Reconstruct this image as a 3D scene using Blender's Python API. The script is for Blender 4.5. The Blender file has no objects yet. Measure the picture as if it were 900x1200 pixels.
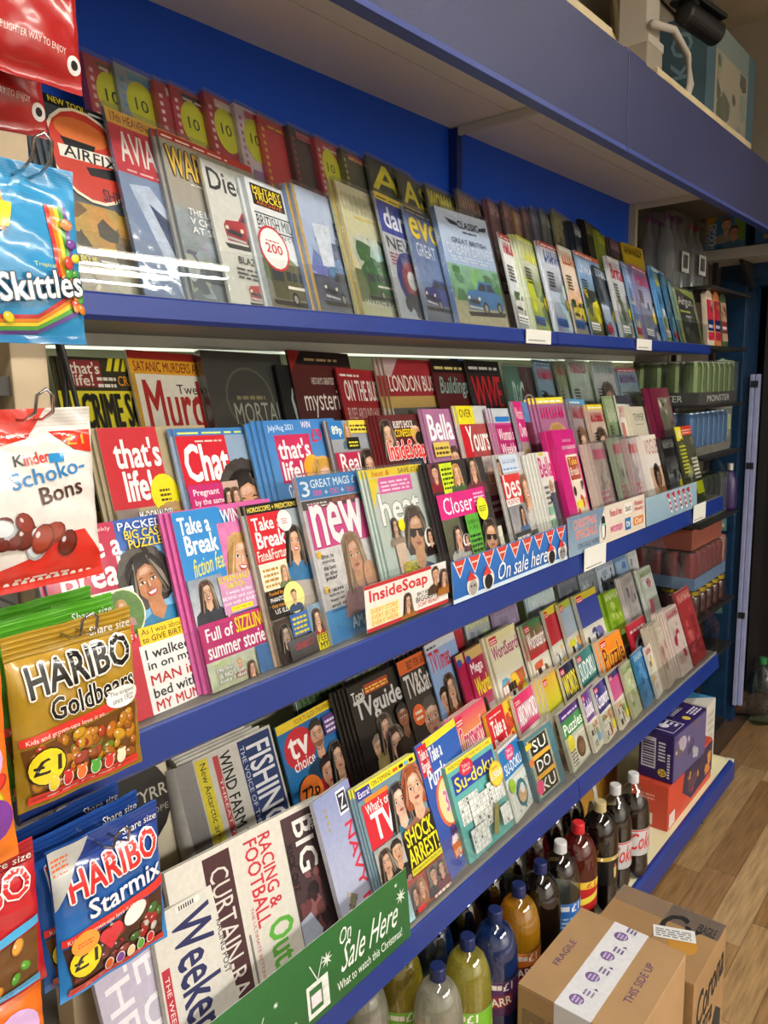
import bpy, bmesh, math, random
import numpy as np
from mathutils import Matrix, Vector

sc = bpy.context.scene
C = sc.collection

# ------------------------------------------------------------------ camera
cam_d = bpy.data.cameras.new('camera'); cam = bpy.data.objects.new('camera', cam_d); C.objects.link(cam)
cam_d.sensor_fit = 'VERTICAL'; cam_d.sensor_height = 36.0; cam_d.lens = 27.0; cam_d.clip_start = .02
_R = Matrix(((0.63609217, 0.13751064, -0.75926121), (-0.77134159, 0.08721884, -0.63041655), (-0.02046710, 0.98665277, 0.16154690)))
cam.matrix_world = Matrix.Translation((0, 0, 1.70)) @ _R.to_4x4()
sc.camera = cam

# ------------------------------------------------------------------ world, exposure
w = bpy.data.worlds.new('world'); sc.world = w; w.use_nodes = True
w.node_tree.nodes['Background'].inputs[0].default_value = (.9, .95, 1, 1)
w.node_tree.nodes['Background'].inputs[1].default_value = .04
sc.view_settings.view_transform = 'Standard'; sc.view_settings.look = 'None'
sc.view_settings.exposure = -0.18; sc.view_settings.gamma = 1.0
sc.view_settings.use_curve_mapping = False

# ceiling fluorescent lamps in the aisle (area lights sit just under their tubes, built below)
LAMPS = [(-.3, -.35, 3.1, 22), (1.05, -.35, 3.1, 22), (2.4, -.35, 3.1, 7), (.5, -2.7, 2.56, 58), (1.85, -2.7, 2.56, 58), (3.2, -2.7, 2.56, 26), (.5, -3.4, 2.56, 58), (1.85, -3.4, 2.56, 58), (3.2, -3.4, 2.56, 26)]
for (lx, ly, lz, le) in LAMPS:
    ld = bpy.data.lights.new('ceiling_lamp_light', 'AREA'); ld.shape = 'RECTANGLE'; ld.size = 1.15; ld.size_y = .09
    ld.energy = le; ld.color = (1.0, .985, .95)
    lo = bpy.data.objects.new('ceiling_lamp_light', ld); C.objects.link(lo); lo.location = (lx, ly, lz - .062)

# ------------------------------------------------------------------ helpers
def s2l(c): return c/12.92 if c <= .04045 else ((c+.055)/1.055)**2.4
_hc = {}
def H(h):
    if h not in _hc: _hc[h] = tuple(s2l(int(h[i:i+2], 16)/255) for i in (0, 2, 4))
    return _hc[h]
def mixc(a, b, t): return tuple(a[i]*(1-t)+b[i]*t for i in range(3))

_mats = {}
def M(name, col='808080', rough=.5, metal=0., coat=0., noise=0., nscale=8., bump=0., bscale=30., emit=0., spec=.5, stretch=None, col2=None):
    if name in _mats: return _mats[name]
    m = bpy.data.materials.new(name); m.use_nodes = True; nt = m.node_tree; b = nt.nodes['Principled BSDF']
    c = H(col); b.inputs['Base Color'].default_value = (*c, 1); b.inputs['Roughness'].default_value = rough
    b.inputs['Metallic'].default_value = metal; b.inputs['Coat Weight'].default_value = coat
    b.inputs['Specular IOR Level'].default_value = spec
    tc = nt.nodes.new('ShaderNodeTexCoord'); mp = nt.nodes.new('ShaderNodeMapping'); nt.links.new(tc.outputs['Object'], mp.inputs[0])
    if stretch: mp.inputs['Scale'].default_value = stretch
    if noise:
        n = nt.nodes.new('ShaderNodeTexNoise'); n.inputs['Scale'].default_value = nscale; n.inputs['Detail'].default_value = 5
        r = nt.nodes.new('ShaderNodeValToRGB'); nt.links.new(mp.outputs[0], n.inputs['Vector']); nt.links.new(n.outputs[0], r.inputs[0])
        r.color_ramp.elements[0].position = .3; r.color_ramp.elements[1].position = .7
        r.color_ramp.elements[0].color = (*[x*(1-noise) for x in c], 1)
        r.color_ramp.elements[1].color = (*(H(col2) if col2 else [min(1, x*(1+noise*.6)) for x in c]), 1)
        nt.links.new(r.outputs[0], b.inputs['Base Color'])
    if bump:
        n2 = nt.nodes.new('ShaderNodeTexNoise'); n2.inputs['Scale'].default_value = bscale; n2.inputs['Detail'].default_value = 3
        bp = nt.nodes.new('ShaderNodeBump'); bp.inputs['Strength'].default_value = bump; bp.inputs['Distance'].default_value = .01
        nt.links.new(mp.outputs[0], n2.inputs['Vector']); nt.links.new(n2.outputs[0], bp.inputs['Height']); nt.links.new(bp.outputs[0], b.inputs['Normal'])
    if emit:
        b.inputs['Emission Color'].default_value = (*c, 1); b.inputs['Emission Strength'].default_value = emit
    _mats[name] = m; return m

def film(name, tint=(1, 1, 1), ior=1.45, rough=.06, bump=0., bscale=25., haze=0.):
    """clear plastic sheet: lets light straight through, mirrors a little at grazing angles"""
    if name in _mats: return _mats[name]
    m = bpy.data.materials.new(name); m.use_nodes = True; nt = m.node_tree; nt.nodes.clear()
    o = nt.nodes.new('ShaderNodeOutputMaterial'); mx = nt.nodes.new('ShaderNodeMixShader'); t = nt.nodes.new('ShaderNodeBsdfTransparent')
    g = nt.nodes.new('ShaderNodeBsdfGlossy'); f = nt.nodes.new('ShaderNodeLayerWeight'); f.inputs[0].default_value = .5
    pw = nt.nodes.new('ShaderNodeMath'); pw.operation = 'POWER'; pw.inputs[1].default_value = 5; f0 = ((ior-1)/(ior+1))**2
    ma = nt.nodes.new('ShaderNodeMath'); ma.operation = 'MULTIPLY_ADD'; ma.inputs[1].default_value = 1-f0; ma.inputs[2].default_value = f0
    t.inputs[0].default_value = (*tint, 1); g.inputs['Roughness'].default_value = rough
    nt.links.new(f.outputs['Facing'], pw.inputs[0]); nt.links.new(pw.outputs[0], ma.inputs[0]); nt.links.new(ma.outputs[0], mx.inputs[0]); nt.links.new(t.outputs[0], mx.inputs[1]); nt.links.new(g.outputs[0], mx.inputs[2])
    if bump:
        tc = nt.nodes.new('ShaderNodeTexCoord'); n2 = nt.nodes.new('ShaderNodeTexNoise'); n2.inputs['Scale'].default_value = bscale; n2.inputs['Detail'].default_value = 2
        bp = nt.nodes.new('ShaderNodeBump'); bp.inputs['Strength'].default_value = bump; bp.inputs['Distance'].default_value = .01
        nt.links.new(tc.outputs['Object'], n2.inputs['Vector']); nt.links.new(n2.outputs[0], bp.inputs['Height'])
        nt.links.new(bp.outputs[0], g.inputs['Normal']); nt.links.new(bp.outputs[0], f.inputs['Normal'])
    last = mx
    if haze:
        d = nt.nodes.new('ShaderNodeBsdfDiffuse'); d.inputs[0].default_value = (.8, .8, .8, 1)
        m2 = nt.nodes.new('ShaderNodeMixShader'); m2.inputs[0].default_value = haze
        nt.links.new(mx.outputs[0], m2.inputs[1]); nt.links.new(d.outputs[0], m2.inputs[2]); last = m2
    nt.links.new(last.outputs[0], o.inputs[0]); _mats[name] = m; return m

def printmat(name, rough=.35, coat=.25, bump=.0, bscale=14., paper=False, photo=False):
    """ink on paper: the printed colours are a colour attribute on the printed shapes"""
    if name in _mats: return _mats[name]
    m = bpy.data.materials.new(name); m.use_nodes = True; nt = m.node_tree; b = nt.nodes['Principled BSDF']
    a = nt.nodes.new('ShaderNodeVertexColor'); a.layer_name = 'ink'
    tc = nt.nodes.new('ShaderNodeTexCoord'); n = nt.nodes.new('ShaderNodeTexNoise'); n.inputs['Scale'].default_value = 90; n.inputs['Detail'].default_value = 4
    r = nt.nodes.new('ShaderNodeMapRange'); r.inputs['To Min'].default_value = .86 if not paper else .8; r.inputs['To Max'].default_value = 1.06
    mx = nt.nodes.new('ShaderNodeVectorMath'); mx.operation = 'SCALE'
    nt.links.new(tc.outputs['Object'], n.inputs['Vector']); nt.links.new(n.outputs[0], r.inputs[0])
    nt.links.new(a.outputs[0], mx.inputs[0]); nt.links.new(r.outputs[0], mx.inputs['Scale']); nt.links.new(mx.outputs[0], b.inputs['Base Color'])
    if photo:                                   # printed photographs: tonal grain
        n.inputs['Scale'].default_value = 55; n.inputs['Detail'].default_value = 8; n.inputs['Roughness'].default_value = .7
        r.inputs['From Min'].default_value = .28; r.inputs['From Max'].default_value = .72; r.inputs['To Min'].default_value = .66; r.inputs['To Max'].default_value = 1.16
    b.inputs['Roughness'].default_value = rough; b.inputs['Coat Weight'].default_value = coat; b.inputs['Coat Roughness'].default_value = .08
    if bump:
        n2 = nt.nodes.new('ShaderNodeTexNoise'); n2.inputs['Scale'].default_value = bscale; n2.inputs['Detail'].default_value = 1.5
        bp = nt.nodes.new('ShaderNodeBump'); bp.inputs['Strength'].default_value = bump; bp.inputs['Distance'].default_value = .02
        nt.links.new(tc.outputs['Object'], n2.inputs['Vector']); nt.links.new(n2.outputs[0], bp.inputs['Height'])
        nt.links.new(bp.outputs[0], b.inputs['Normal']); nt.links.new(bp.outputs[0], b.inputs['Coat Normal'])
    _mats[name] = m; return m

class MB:
    """collects shapes; build() links them as one mesh object"""
    def __init__(s): s.v = []; s.f = []
    def add(s, vs, fs):
        n = len(s.v); s.v += [tuple(p) for p in vs]; s.f += [tuple(i+n for i in f) for f in fs]; return s
    def box(s, x0, y0, z0, x1, y1, z1):
        return s.add([(x0,y0,z0),(x1,y0,z0),(x1,y1,z0),(x0,y1,z0),(x0,y0,z1),(x1,y0,z1),(x1,y1,z1),(x0,y1,z1)],
                     [(0,3,2,1),(4,5,6,7),(0,1,5,4),(1,2,6,5),(2,3,7,6),(3,0,4,7)])
    def lathe(s, prof, n=24, c=(0,0,0), caps=True):
        n0 = len(s.v)
        for r, z in prof:
            for i in range(n):
                a = 2*math.pi*i/n; s.v.append((c[0]+r*math.cos(a), c[1]+r*math.sin(a), c[2]+z))
        for k in range(len(prof)-1):
            for i in range(n):
                j = (i+1) % n; s.f.append((n0+k*n+i, n0+k*n+j, n0+(k+1)*n+j, n0+(k+1)*n+i))
        if caps:
            s.f.append(tuple(n0+i for i in reversed(range(n)))); s.f.append(tuple(n0+(len(prof)-1)*n+i for i in range(n)))
        return s
    def tube(s, pts, r, n=8):
        pts = [Vector(p) for p in pts]; n0 = len(s.v)
        for i, p in enumerate(pts):
            t = (pts[min(i+1, len(pts)-1)]-pts[max(i-1, 0)]).normalized()
            a = t.cross(Vector((0, 0, 1)))
            if a.length < .05: a = t.cross(Vector((1, 0, 0)))
            a.normalize(); b = t.cross(a)
            for k in range(n):
                q = p+a*(r*math.cos(2*math.pi*k/n))+b*(r*math.sin(2*math.pi*k/n)); s.v.append(tuple(q))
        for i in range(len(pts)-1):
            for k in range(n):
                j = (k+1) % n; s.f.append((n0+i*n+k, n0+i*n+j, n0+(i+1)*n+j, n0+(i+1)*n+k))
        s.f.append(tuple(n0+k for k in reversed(range(n)))); s.f.append(tuple(n0+(len(pts)-1)*n+k for k in range(n)))
        return s
    def prism(s, poly, axis, a, b):
        """extrude a 2-D outline along axis ('x': outline is (y,z); 'y': (x,z); 'z': (x,y))"""
        def P(p, t): return {'x': (t, p[0], p[1]), 'y': (p[0], t, p[1]), 'z': (p[0], p[1], t)}[axis]
        n = len(poly); vs = [P(p, a) for p in poly]+[P(p, b) for p in poly]
        fs = [tuple(range(n)), tuple(range(2*n-1, n-1, -1))]+[(i, i+n, (i+1) % n+n, (i+1) % n) for i in range(n)]
        return s.add(vs, fs)
    def build(s, name, mat, parent=None, smooth=False, bevel=0., fix=True):
        me = bpy.data.meshes.new(name); me.from_pydata(s.v, [], s.f)
        if fix or bevel:
            bm = bmesh.new(); bm.from_mesh(me); bmesh.ops.recalc_face_normals(bm, faces=bm.faces)
            if bevel: bmesh.ops.bevel(bm, geom=list(bm.edges), offset=bevel, segments=2, affect='EDGES', profile=.6)
            bm.to_mesh(me); bm.free()
        if smooth: me.polygons.foreach_set('use_smooth', [True]*len(me.polygons))
        me.materials.append(mat); o = bpy.data.objects.new(name, me); C.objects.link(o)
        if parent: o.parent = parent
        return o
def tag(o, label, cat, group=None):
    o['label'] = label; o['category'] = cat
    if group: o['group'] = group
    return o
def thing(name, label, cat, mat=None, group=None):
    o = bpy.data.objects.new(name, None); o.empty_display_size = .05; C.objects.link(o)
    if mat is not None: o.matrix_world = mat
    return tag(o, label, cat, group)
def struct(o): o['kind'] = 'structure'; return o
def T(x, y, z): return Matrix.Translation((x, y, z))
def RX(d): return Matrix.Rotation(math.radians(d), 4, 'X')
def RY(d): return Matrix.Rotation(math.radians(d), 4, 'Y')
def RZ(d): return Matrix.Rotation(math.radians(d), 4, 'Z')
def mesh_copy(o, parent=None):
    c = o.copy(); C.objects.link(c); c.parent = parent
    for k in ('label', 'category', 'group'):
        if k in c: del c[k]
    return c
def copy_tree(o, parent=None):
    c = o.copy(); C.objects.link(c); c.parent = parent
    for ch in list(o.children): copy_tree(ch, c)
    return c

# ------------------------------------------------------------------ flat print: lettering, panels, pictures
_tc = {}
def glyphs(s, bold):
    k = (s, bold)
    if k not in _tc:
        cu = bpy.data.curves.new('lettering', 'FONT'); cu.body = s; cu.offset = bold; cu.resolution_u = 2; cu.fill_mode = 'FRONT'
        ob = bpy.data.objects.new('lettering', cu); me = ob.to_mesh(); me.calc_loop_triangles()
        v = np.zeros(len(me.vertices)*3, np.float32); me.vertices.foreach_get('co', v); v = v.reshape(-1, 3)[:, :2]
        t = np.zeros(len(me.loop_triangles)*3, np.int32); me.loop_triangles.foreach_get('vertices', t); t = t.reshape(-1, 3)
        ob.to_mesh_clear(); bpy.data.objects.remove(ob); bpy.data.curves.remove(cu)
        lo, hi = v.min(0), v.max(0); _tc[k] = ((v-lo)/np.maximum(hi-lo, 1e-6), t, float((hi[0]-lo[0])/max(hi[1]-lo[1], 1e-6)))
    return _tc[k]

class Art:
    """a printed sheet w x h metres; shapes are given in fractions of it, (0,0) bottom left"""
    STEP = .00006
    def __init__(s, w, h, z0=.0002, us=1.): s.w, s.h, s.k, s.z0, s.us, s.el = w, h, 0, z0, us, 0; s.parts = []; s.names = []; s.p('artwork')
    def p(s, name): s.cur = dict(name=name, v=[], f=[], c=[]); s.parts.append(s.cur)
    def _z(s): s.k += 1; return s.z0+s.k*s.STEP
    def U(s, u): return u if u >= 1 or u <= 0 else u*s.us
    def _poly(s, pts, cols, z):
        # clip to the sheet
        q = [(x, y, c) for (x, y), c in zip(pts, cols)]
        for ax, lim, sg in ((0, 0, 1), (0, s.w, -1), (1, 0, 1), (1, s.h, -1)):
            out = []
            for i in range(len(q)):
                a, b = q[i-1], q[i]; da, db = sg*(a[ax]-lim), sg*(b[ax]-lim)
                if (da >= 0) != (db >= 0):
                    t = da/(da-db); out.append((a[0]+(b[0]-a[0])*t, a[1]+(b[1]-a[1])*t, mixc(a[2], b[2], t)))
                if db >= 0: out.append(b)
            q = out
            if len(q) < 3: return
        n = len(s.cur['v']); s.cur['v'] += [(x, y, z) for x, y, c in q]; s.cur['f'].append(tuple(range(n, n+len(q)))); s.cur['c'].append([c for x, y, c in q])
    def poly(s, pts, c, m=False):
        c = H(c) if isinstance(c, str) else c
        s._poly([(a, b) if m else (s.U(a)*s.w, b*s.h) for a, b in pts], [c]*len(pts), s._z()); return s
    def r(s, u0, v0, u1, v1, c, c2=None):
        a = H(c) if isinstance(c, str) else c; b = a if c2 is None else (H(c2) if isinstance(c2, str) else c2)
        u0, u1 = s.U(u0), s.U(u1); s._poly([(u0*s.w, v0*s.h), (u1*s.w, v0*s.h), (u1*s.w, v1*s.h), (u0*s.w, v1*s.h)], [a, a, b, b], s._z()); return s
    def e(s, cu, cv, ru, c, rv=None, n=18, rot=0., a0=0., a1=360.):
        """ellipse; ru in sheet widths, rv in sheet widths too (round when left out)"""
        rv = ru if rv is None else rv; c = H(c) if isinstance(c, str) else c
        ca, sa = math.cos(math.radians(rot)), math.sin(math.radians(rot)); pts = []
        for i in range(n):
            t = math.radians(a0+(a1-a0)*i/(n if a1-a0 >= 360 else n-1)); x, y = ru*s.w*math.cos(t), rv*s.w*math.sin(t)
            pts.append((cu*s.us*s.w+x*ca-y*sa, cv*s.h+x*sa+y*ca))
        s._poly(pts, [c]*n, s._z()); return s
    def t(s, txt, u0, v0, u1, v1, c, b=.02, out=None, ow=.035, sh=0., rot=0., sq=False):
        """lettering stretched into a box; rot=90/-90 turns it; out = outline colour; sh = slant"""
        if out: s._t(txt, u0, v0, u1, v1, out, b, sh, rot, ow)
        s._t(txt, u0, v0, u1, v1, c, b, sh, rot, 0); return s
    def _t(s, txt, u0, v0, u1, v1, c, b, sh, rot, grow):
        if not txt.strip(): return
        c = H(c) if isinstance(c, str) else c
        v, t, asp = glyphs(txt, 0.); z = s._z()
        X0, Y0, X1, Y1 = u0*s.us*s.w, v0*s.h, u1*s.us*s.w, v1*s.h
        if rot in (90, -90):
            hh, ww = X1-X0, Y1-Y0
        else: ww, hh = X1-X0, Y1-Y0
        x = v[:, 0]*ww; y = v[:, 1]*hh; x = x+sh*y
        if rot == 90: xx, yy = X0+(hh-y), Y0+x
        elif rot == -90: xx, yy = X0+y, Y1-x
        else:
            cx, cy = ww/2, hh/2; a = math.radians(rot); xx = X0+cx+(x-cx)*math.cos(a)-(y-cy)*math.sin(a); yy = Y0+cy+(x-cx)*math.sin(a)+(y-cy)*math.cos(a)
        d_ = (b*.62+grow*.85)*hh; k8 = (0,) if d_ < .00012 else (range(4) if not grow else range(8))
        for k in k8:
            ox, oy = (0, 0) if d_ < .00012 else (d_*math.cos(math.pi*(k+.5)/2), d_*math.sin(math.pi*(k+.5)/2)) if not grow else (d_*math.cos(math.pi*k/4), d_*math.sin(math.pi*k/4))
            n = len(s.cur['v']); s.cur['v'] += [(float(p)+ox, float(q)+oy, z+k*s.STEP*.11) for p, q in zip(xx, yy)]
            for tri in t: s.cur['f'].append((n+int(tri[0]), n+int(tri[1]), n+int(tri[2]))); s.cur['c'].append([c]*3)
    def bars(s, u0, v0, u1, v1, n, c, seed=1, fill=.5):
        """print too small to read: rows of short strokes"""
        rr = random.Random(seed); c = H(c) if isinstance(c, str) else c; z = s._z(); u0, u1 = s.U(u0), s.U(u1)
        dv = (v1-v0)/n
        for i in range(n):
            u = u0; vv = v0+dv*i
            while u < u1-.01:
                l = min((u1-u0)*rr.uniform(.1, .3), u1-u)
                s._poly([(u*s.w, vv*s.h), ((u+l)*s.w, vv*s.h), ((u+l)*s.w, (vv+dv*fill)*s.h), (u*s.w, (vv+dv*fill)*s.h)], [c]*4, z); u += l+(u1-u0)*.05
        return s
    def busy(s, u0, v0, u1, v1, cols, n=14, seed=1, size=.3):
        rr = random.Random(seed); u0, u1 = s.U(u0), s.U(u1); du, dv = u1-u0, v1-v0
        for i in range(n):
            cu, cv = rr.uniform(u0, u1), rr.uniform(v0, v1); r1 = size*rr.uniform(.3, 1)*du; c = H(rr.choice(cols)); a = rr.uniform(0, 6)
            pts = []
            for k in range(7):
                rad = r1*rr.uniform(.6, 1.1); x = cu+rad*math.cos(a+k*.9); y = cv+rad*math.sin(a+k*.9)*s.w/s.h
                pts.append((min(max(x, u0), u1)*s.w, min(max(y, v0), v1)*s.h))
            c2 = tuple(x*rr.uniform(.6, 1.2) for x in c); s._poly(pts, [c if k < 4 else c2 for k in range(7)], s._z())
        return s
    def f(s, cu, cv, sz, skin='e0ac8c', hair='3a2418', top='30508a', style='long', smile=1, glasses=0, beard=0, tilt=0., box=None):
        """printed portrait, sz = face height as a fraction of the sheet height, (cu,cv) = middle of the face"""
        m = sz*s.h*(.55+.45*s.us); cx, cy = cu*s.us*s.w, cv*s.h; ta = math.radians(tilt); ca, sa = math.cos(ta), math.sin(ta)
        sk, hr, tp = H(skin), H(hair), H(top); dk = tuple(x*.62 for x in sk); hl = mixc(hr, (1, .9, .8), .10)
        def q(pts, c, c2=None):
            P = []
            for x, y in pts:
                X, Y = cx+(x*ca-y*sa)*m, cy+(x*sa+y*ca)*m
                if box: X = min(max(X, box[0]*s.w), box[2]*s.w); Y = min(max(Y, box[1]*s.h), box[3]*s.h)
                P.append((X, Y))
            cols = [c]*len(P) if c2 is None else [mixc(c2, c, (y+.6)/1.2 if -.6 < y < .6 else (0 if y <= -.6 else 1)) for x, y in pts]
            s._poly(P, cols, s._z())
        def el(x, y, rx, ry, c, n=16, c2=None): q([(x+rx*math.cos(6.2832*i/n), y+ry*math.sin(6.2832*i/n)) for i in range(n)], c, c2)
        rr = random.Random(int(cx*9999)+int(m*77777))
        if style == 'long':
            q([(-.5, .3), (-.46, .52), (-.25, .68), (.1, .7), (.36, .6), (.5, .32), (.56, -.2), (.66, -.8), (.6, -1.15), (-.6, -1.15), (-.66, -.8), (-.55, -.2)], hl, hr)
        elif style == 'curly':
            for i in range(16):
                a = -0.9+i*(math.pi+1.8)/15; el(.52*math.cos(a), .12+.55*math.sin(a), .27, .27, mixc(hr, hl, rr.random()), 9)
            el(0, .2, .56, .52, hr)
        elif style == 'bob':
            q([(-.48, .35), (-.3, .64), (0, .7), (.3, .64), (.48, .35), (.54, -.3), (.45, -.52), (-.45, -.52), (-.54, -.3)], hl, hr)
        q([(-1.05, -1.5), (-.98, -1.0), (-.7, -.82), (-.2, -.7), (.2, -.7), (.7, -.82), (.98, -1.0), (1.05, -1.5)], tp, tuple(x*.6 for x in tp))
        q([(-.2, -.3), (.2, -.3), (.22, -.74), (0, -.95), (-.22, -.74)], dk, sk)
        if style == 'short':
            el(0, .2, .42, .42, hr)
        pts = []
        for i in range(22):
            a = 6.2832*i/22; x, y = .375*math.cos(a), .5*math.sin(a); x *= 1-.3*max(0, -math.sin(a))**2; pts.append((x, y))
        q(pts, sk, mixc(sk, dk, .25))
        q([(.2, .3), (.36, .1), (.34, -.2), (.2, -.44), (.27, -.1)], mixc(sk, dk, .45))
        el(-.17, -.1, .1, .07, mixc(sk, H('d06858'), .25), 9); el(.17, -.1, .1, .07, mixc(sk, H('d06858'), .3), 9)
        if beard: q([(-.36, 0), (-.28, -.2), (.28, -.2), (.36, 0), (.3, -.32), (.12, -.52), (-.12, -.52), (-.3, -.32)], mixc(hr, sk, .35))
        if style in ('long', 'bob', 'curly'):
            q([(-.4, -.05), (-.46, .35), (-.2, .62), (.15, .63), (.42, .4), (.42, 0), (.33, .25), (.1, .42), (-.15, .36), (-.33, .15)], hr, hl)
        else:
            q([(-.4, .1), (-.42, .4), (-.15, .62), (.2, .62), (.42, .35), (.4, .1), (.34, .28), (0, .36), (-.33, .28)], hr, hl)
        if glasses:
            q([(-.36, .12), (-.03, .1), (-.05, -.06), (-.18, -.12), (-.33, -.06)], H('101014')); q([(.36, .12), (.03, .1), (.05, -.06), (.18, -.12), (.33, -.06)], H('101014')); q([(-.1, .1), (.1, .1), (.1, .06), (-.1, .06)], H('101014'))
        else:
            for e in (-1, 1):
                q([(e*.06, .12), (e*.17, .165), (e*.28, .11), (e*.17, .135)], mixc(hr, (0, 0, 0), .4))
                q([(e*.07, .02), (e*.12, .06), (e*.19, .06), (e*.26, .02), (e*.17, -.02)], H('f4efe9')); el(e*.165, .025, .038, .04, H('2a1a12'), 9)
                q([(e*.06, .025), (e*.12, .075), (e*.2, .072), (e*.27, .02), (e*.19, .055), (e*.12, .055)], H('1a100c'))
        q([(-.12, .33), (.1, .36), (.18, .24), (-.02, .2), (-.18, .22)], mixc(sk, (1, .97, .92), .22))
        q([(-.3, -.25), (-.2, -.42), (0, -.5), (.2, -.42), (.3, -.25), (.16, -.37), (0, -.43), (-.16, -.37)], mixc(sk, dk, .35))
        if style in ('long', 'bob', 'curly'):
            for k in range(7):
                a = (-1, 1)[k % 2]; x0 = a*(.34+.05*(k//2)); b_ = -.35 if style != 'long' else -.95
                q([(x0*.55, .58-.06*(k//2)), (x0*.55+a*.03, .6-.06*(k//2)), (x0+a*.035, .1), (x0*1.1+a*.03, b_), (x0*1.1, b_)], mixc(hr, (1, .85, .65), .12+.05*(k % 3)) if k % 3 else mixc(hr, (0, 0, 0), .35))
        q([(-.02, .05), (.03, .05), (.075, -.13), (0, -.165), (-.065, -.13)], mixc(sk, dk, .28)); q([(-.015, .05), (.01, .05), (.02, -.1), (-.015, -.1)], mixc(sk, (1, .97, .92), .3)); q([(-.05, -.14), (.06, -.14), (0, -.17)], dk)
        if smile:
            q([(-.17, -.215), (-.05, -.19), (0, -.2), (.05, -.19), (.17, -.215), (.1, -.32), (0, -.35), (-.1, -.32)], H('b8404a')); q([(-.13, -.225), (.13, -.225), (.07, -.29), (-.07, -.29)], H('fbf6f0'))
        else:
            q([(-.13, -.245), (-.05, -.21), (0, -.225), (.05, -.21), (.13, -.245), (.06, -.3), (-.06, -.3)], H('b05a58')); q([(-.12, -.243), (.12, -.243), (0, -.255)], H('6a2a2c'))
        return s
    def car(s, cu, cv, sz, c='2a6ac0', kind='car'):
        """printed vehicle seen from the front three-quarter, sz = length as a fraction of sheet width"""
        L = sz*s.us*s.w; cx, cy = cu*s.us*s.w, cv*s.h; col = H(c); dk = tuple(x*.45 for x in col); gl = H('26323c')
        def q(pts, k): s._poly([(cx+x*L, cy+y*L) for x, y in pts], [k]*len(pts), s._z())
        def wh(x, y, r):
            q([(x+r*.75*math.cos(i*.524), y+r*math.sin(i*.524)) for i in range(12)], H('141414')); q([(x+r*.42*math.cos(i*.524), y+r*.55*math.sin(i*.524)) for i in range(12)], H('9a9a98'))
        q([(-.55, -.24), (.55, -.2), (.5, -.27), (-.5, -.3)], H('2a2a28'))
        if kind == 'car':
            q([(-.5, 0), (-.44, .07), (-.2, .1), (-.08, .24), (.26, .25), (.38, .1), (.5, .06), (.52, -.16), (-.48, -.2)], col)
            q([(-.5, 0), (-.12, -.02), (-.1, -.2), (-.48, -.2)], mixc(col, dk, .45)); q([(-.16, .1), (-.06, .21), (.1, .21), (.06, .1)], gl); q([(.1, .1), (.13, .21), (.25, .22), (.34, .1)], gl)
            q([(-.44, -.04), (-.18, -.06), (-.18, -.12), (-.44, -.1)], H('1c1c1e')); q([(-.48, -.14), (-.12, -.16), (-.12, -.19), (-.48, -.18)], H('c8c8c8'))
            wh(-.02, -.17, .11); wh(.38, -.14, .1); q([(-.48, -.01), (-.42, .0), (-.42, -.05), (-.48, -.05)], H('f6f2d8')); q([(-.2, -.01), (-.14, 0), (-.14, -.05), (-.2, -.06)], H('f6f2d8'))
        else:
            q([(-.5, .2), (-.42, .27), (.45, .3), (.5, .22), (.5, -.16), (-.48, -.22)], col); q([(-.5, .2), (-.2, .22), (-.2, -.21), (-.48, -.22)], mixc(col, dk, .4))
            q([(-.46, .16), (-.23, .17), (-.23, .03), (-.46, .02)], gl)
            for i in range(5): q([(-.16+i*.13, .17), (-.06+i*.13, .18), (-.06+i*.13, .06), (-.16+i*.13, .05)], gl)
            q([(-.18, -.02), (.5, .0), (.5, -.04), (-.18, -.06)], H('efe8d8')); wh(-.06, -.19, .1); wh(.34, -.16, .09)
        return s
    def apart(s, d):
        """shapes of one part that lie far from each other become parts of their own"""
        if d is s.parts[0] or not d['f']: return [d]
        E = {}
        for i, f in enumerate(d['f']): E.setdefault(int((d['v'][f[0]][2]-s.z0)/s.STEP+.02), []).append(i)
        ks = list(E); B = []
        for k in ks:
            P = np.array([d['v'][j] for i in E[k] for j in d['f'][i]]); B.append((P.min(0), P.max(0)))
        comp = list(range(len(ks)))
        def find(a):
            while comp[a] != a: a = comp[a]
            return a
        for a in range(len(ks)):
            for b in range(a):
                g = np.maximum(0, np.maximum(B[a][0]-B[b][1], B[b][0]-B[a][1])); sz = max((B[a][1]-B[a][0]).max(), (B[b][1]-B[b][0]).max())
                if np.hypot(g[0], g[1]) <= max(.017, .42*sz): comp[find(a)] = find(b)
        gr = {}
        for a in range(len(ks)): gr.setdefault(find(a), []).append(ks[a])
        if len(gr) == 1: return [d]
        out = []
        for g in gr.values():
            n = dict(name=d['name'], v=[], f=[], c=[]); mp = {}
            for k in g:
                for i in E[k]:
                    for j in d['f'][i]:
                        if j not in mp: mp[j] = len(n['v']); n['v'].append(d['v'][j])
                    n['f'].append(tuple(mp[j] for j in d['f'][i])); n['c'].append(d['c'][i])
            out.append(n)
        return out
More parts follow.
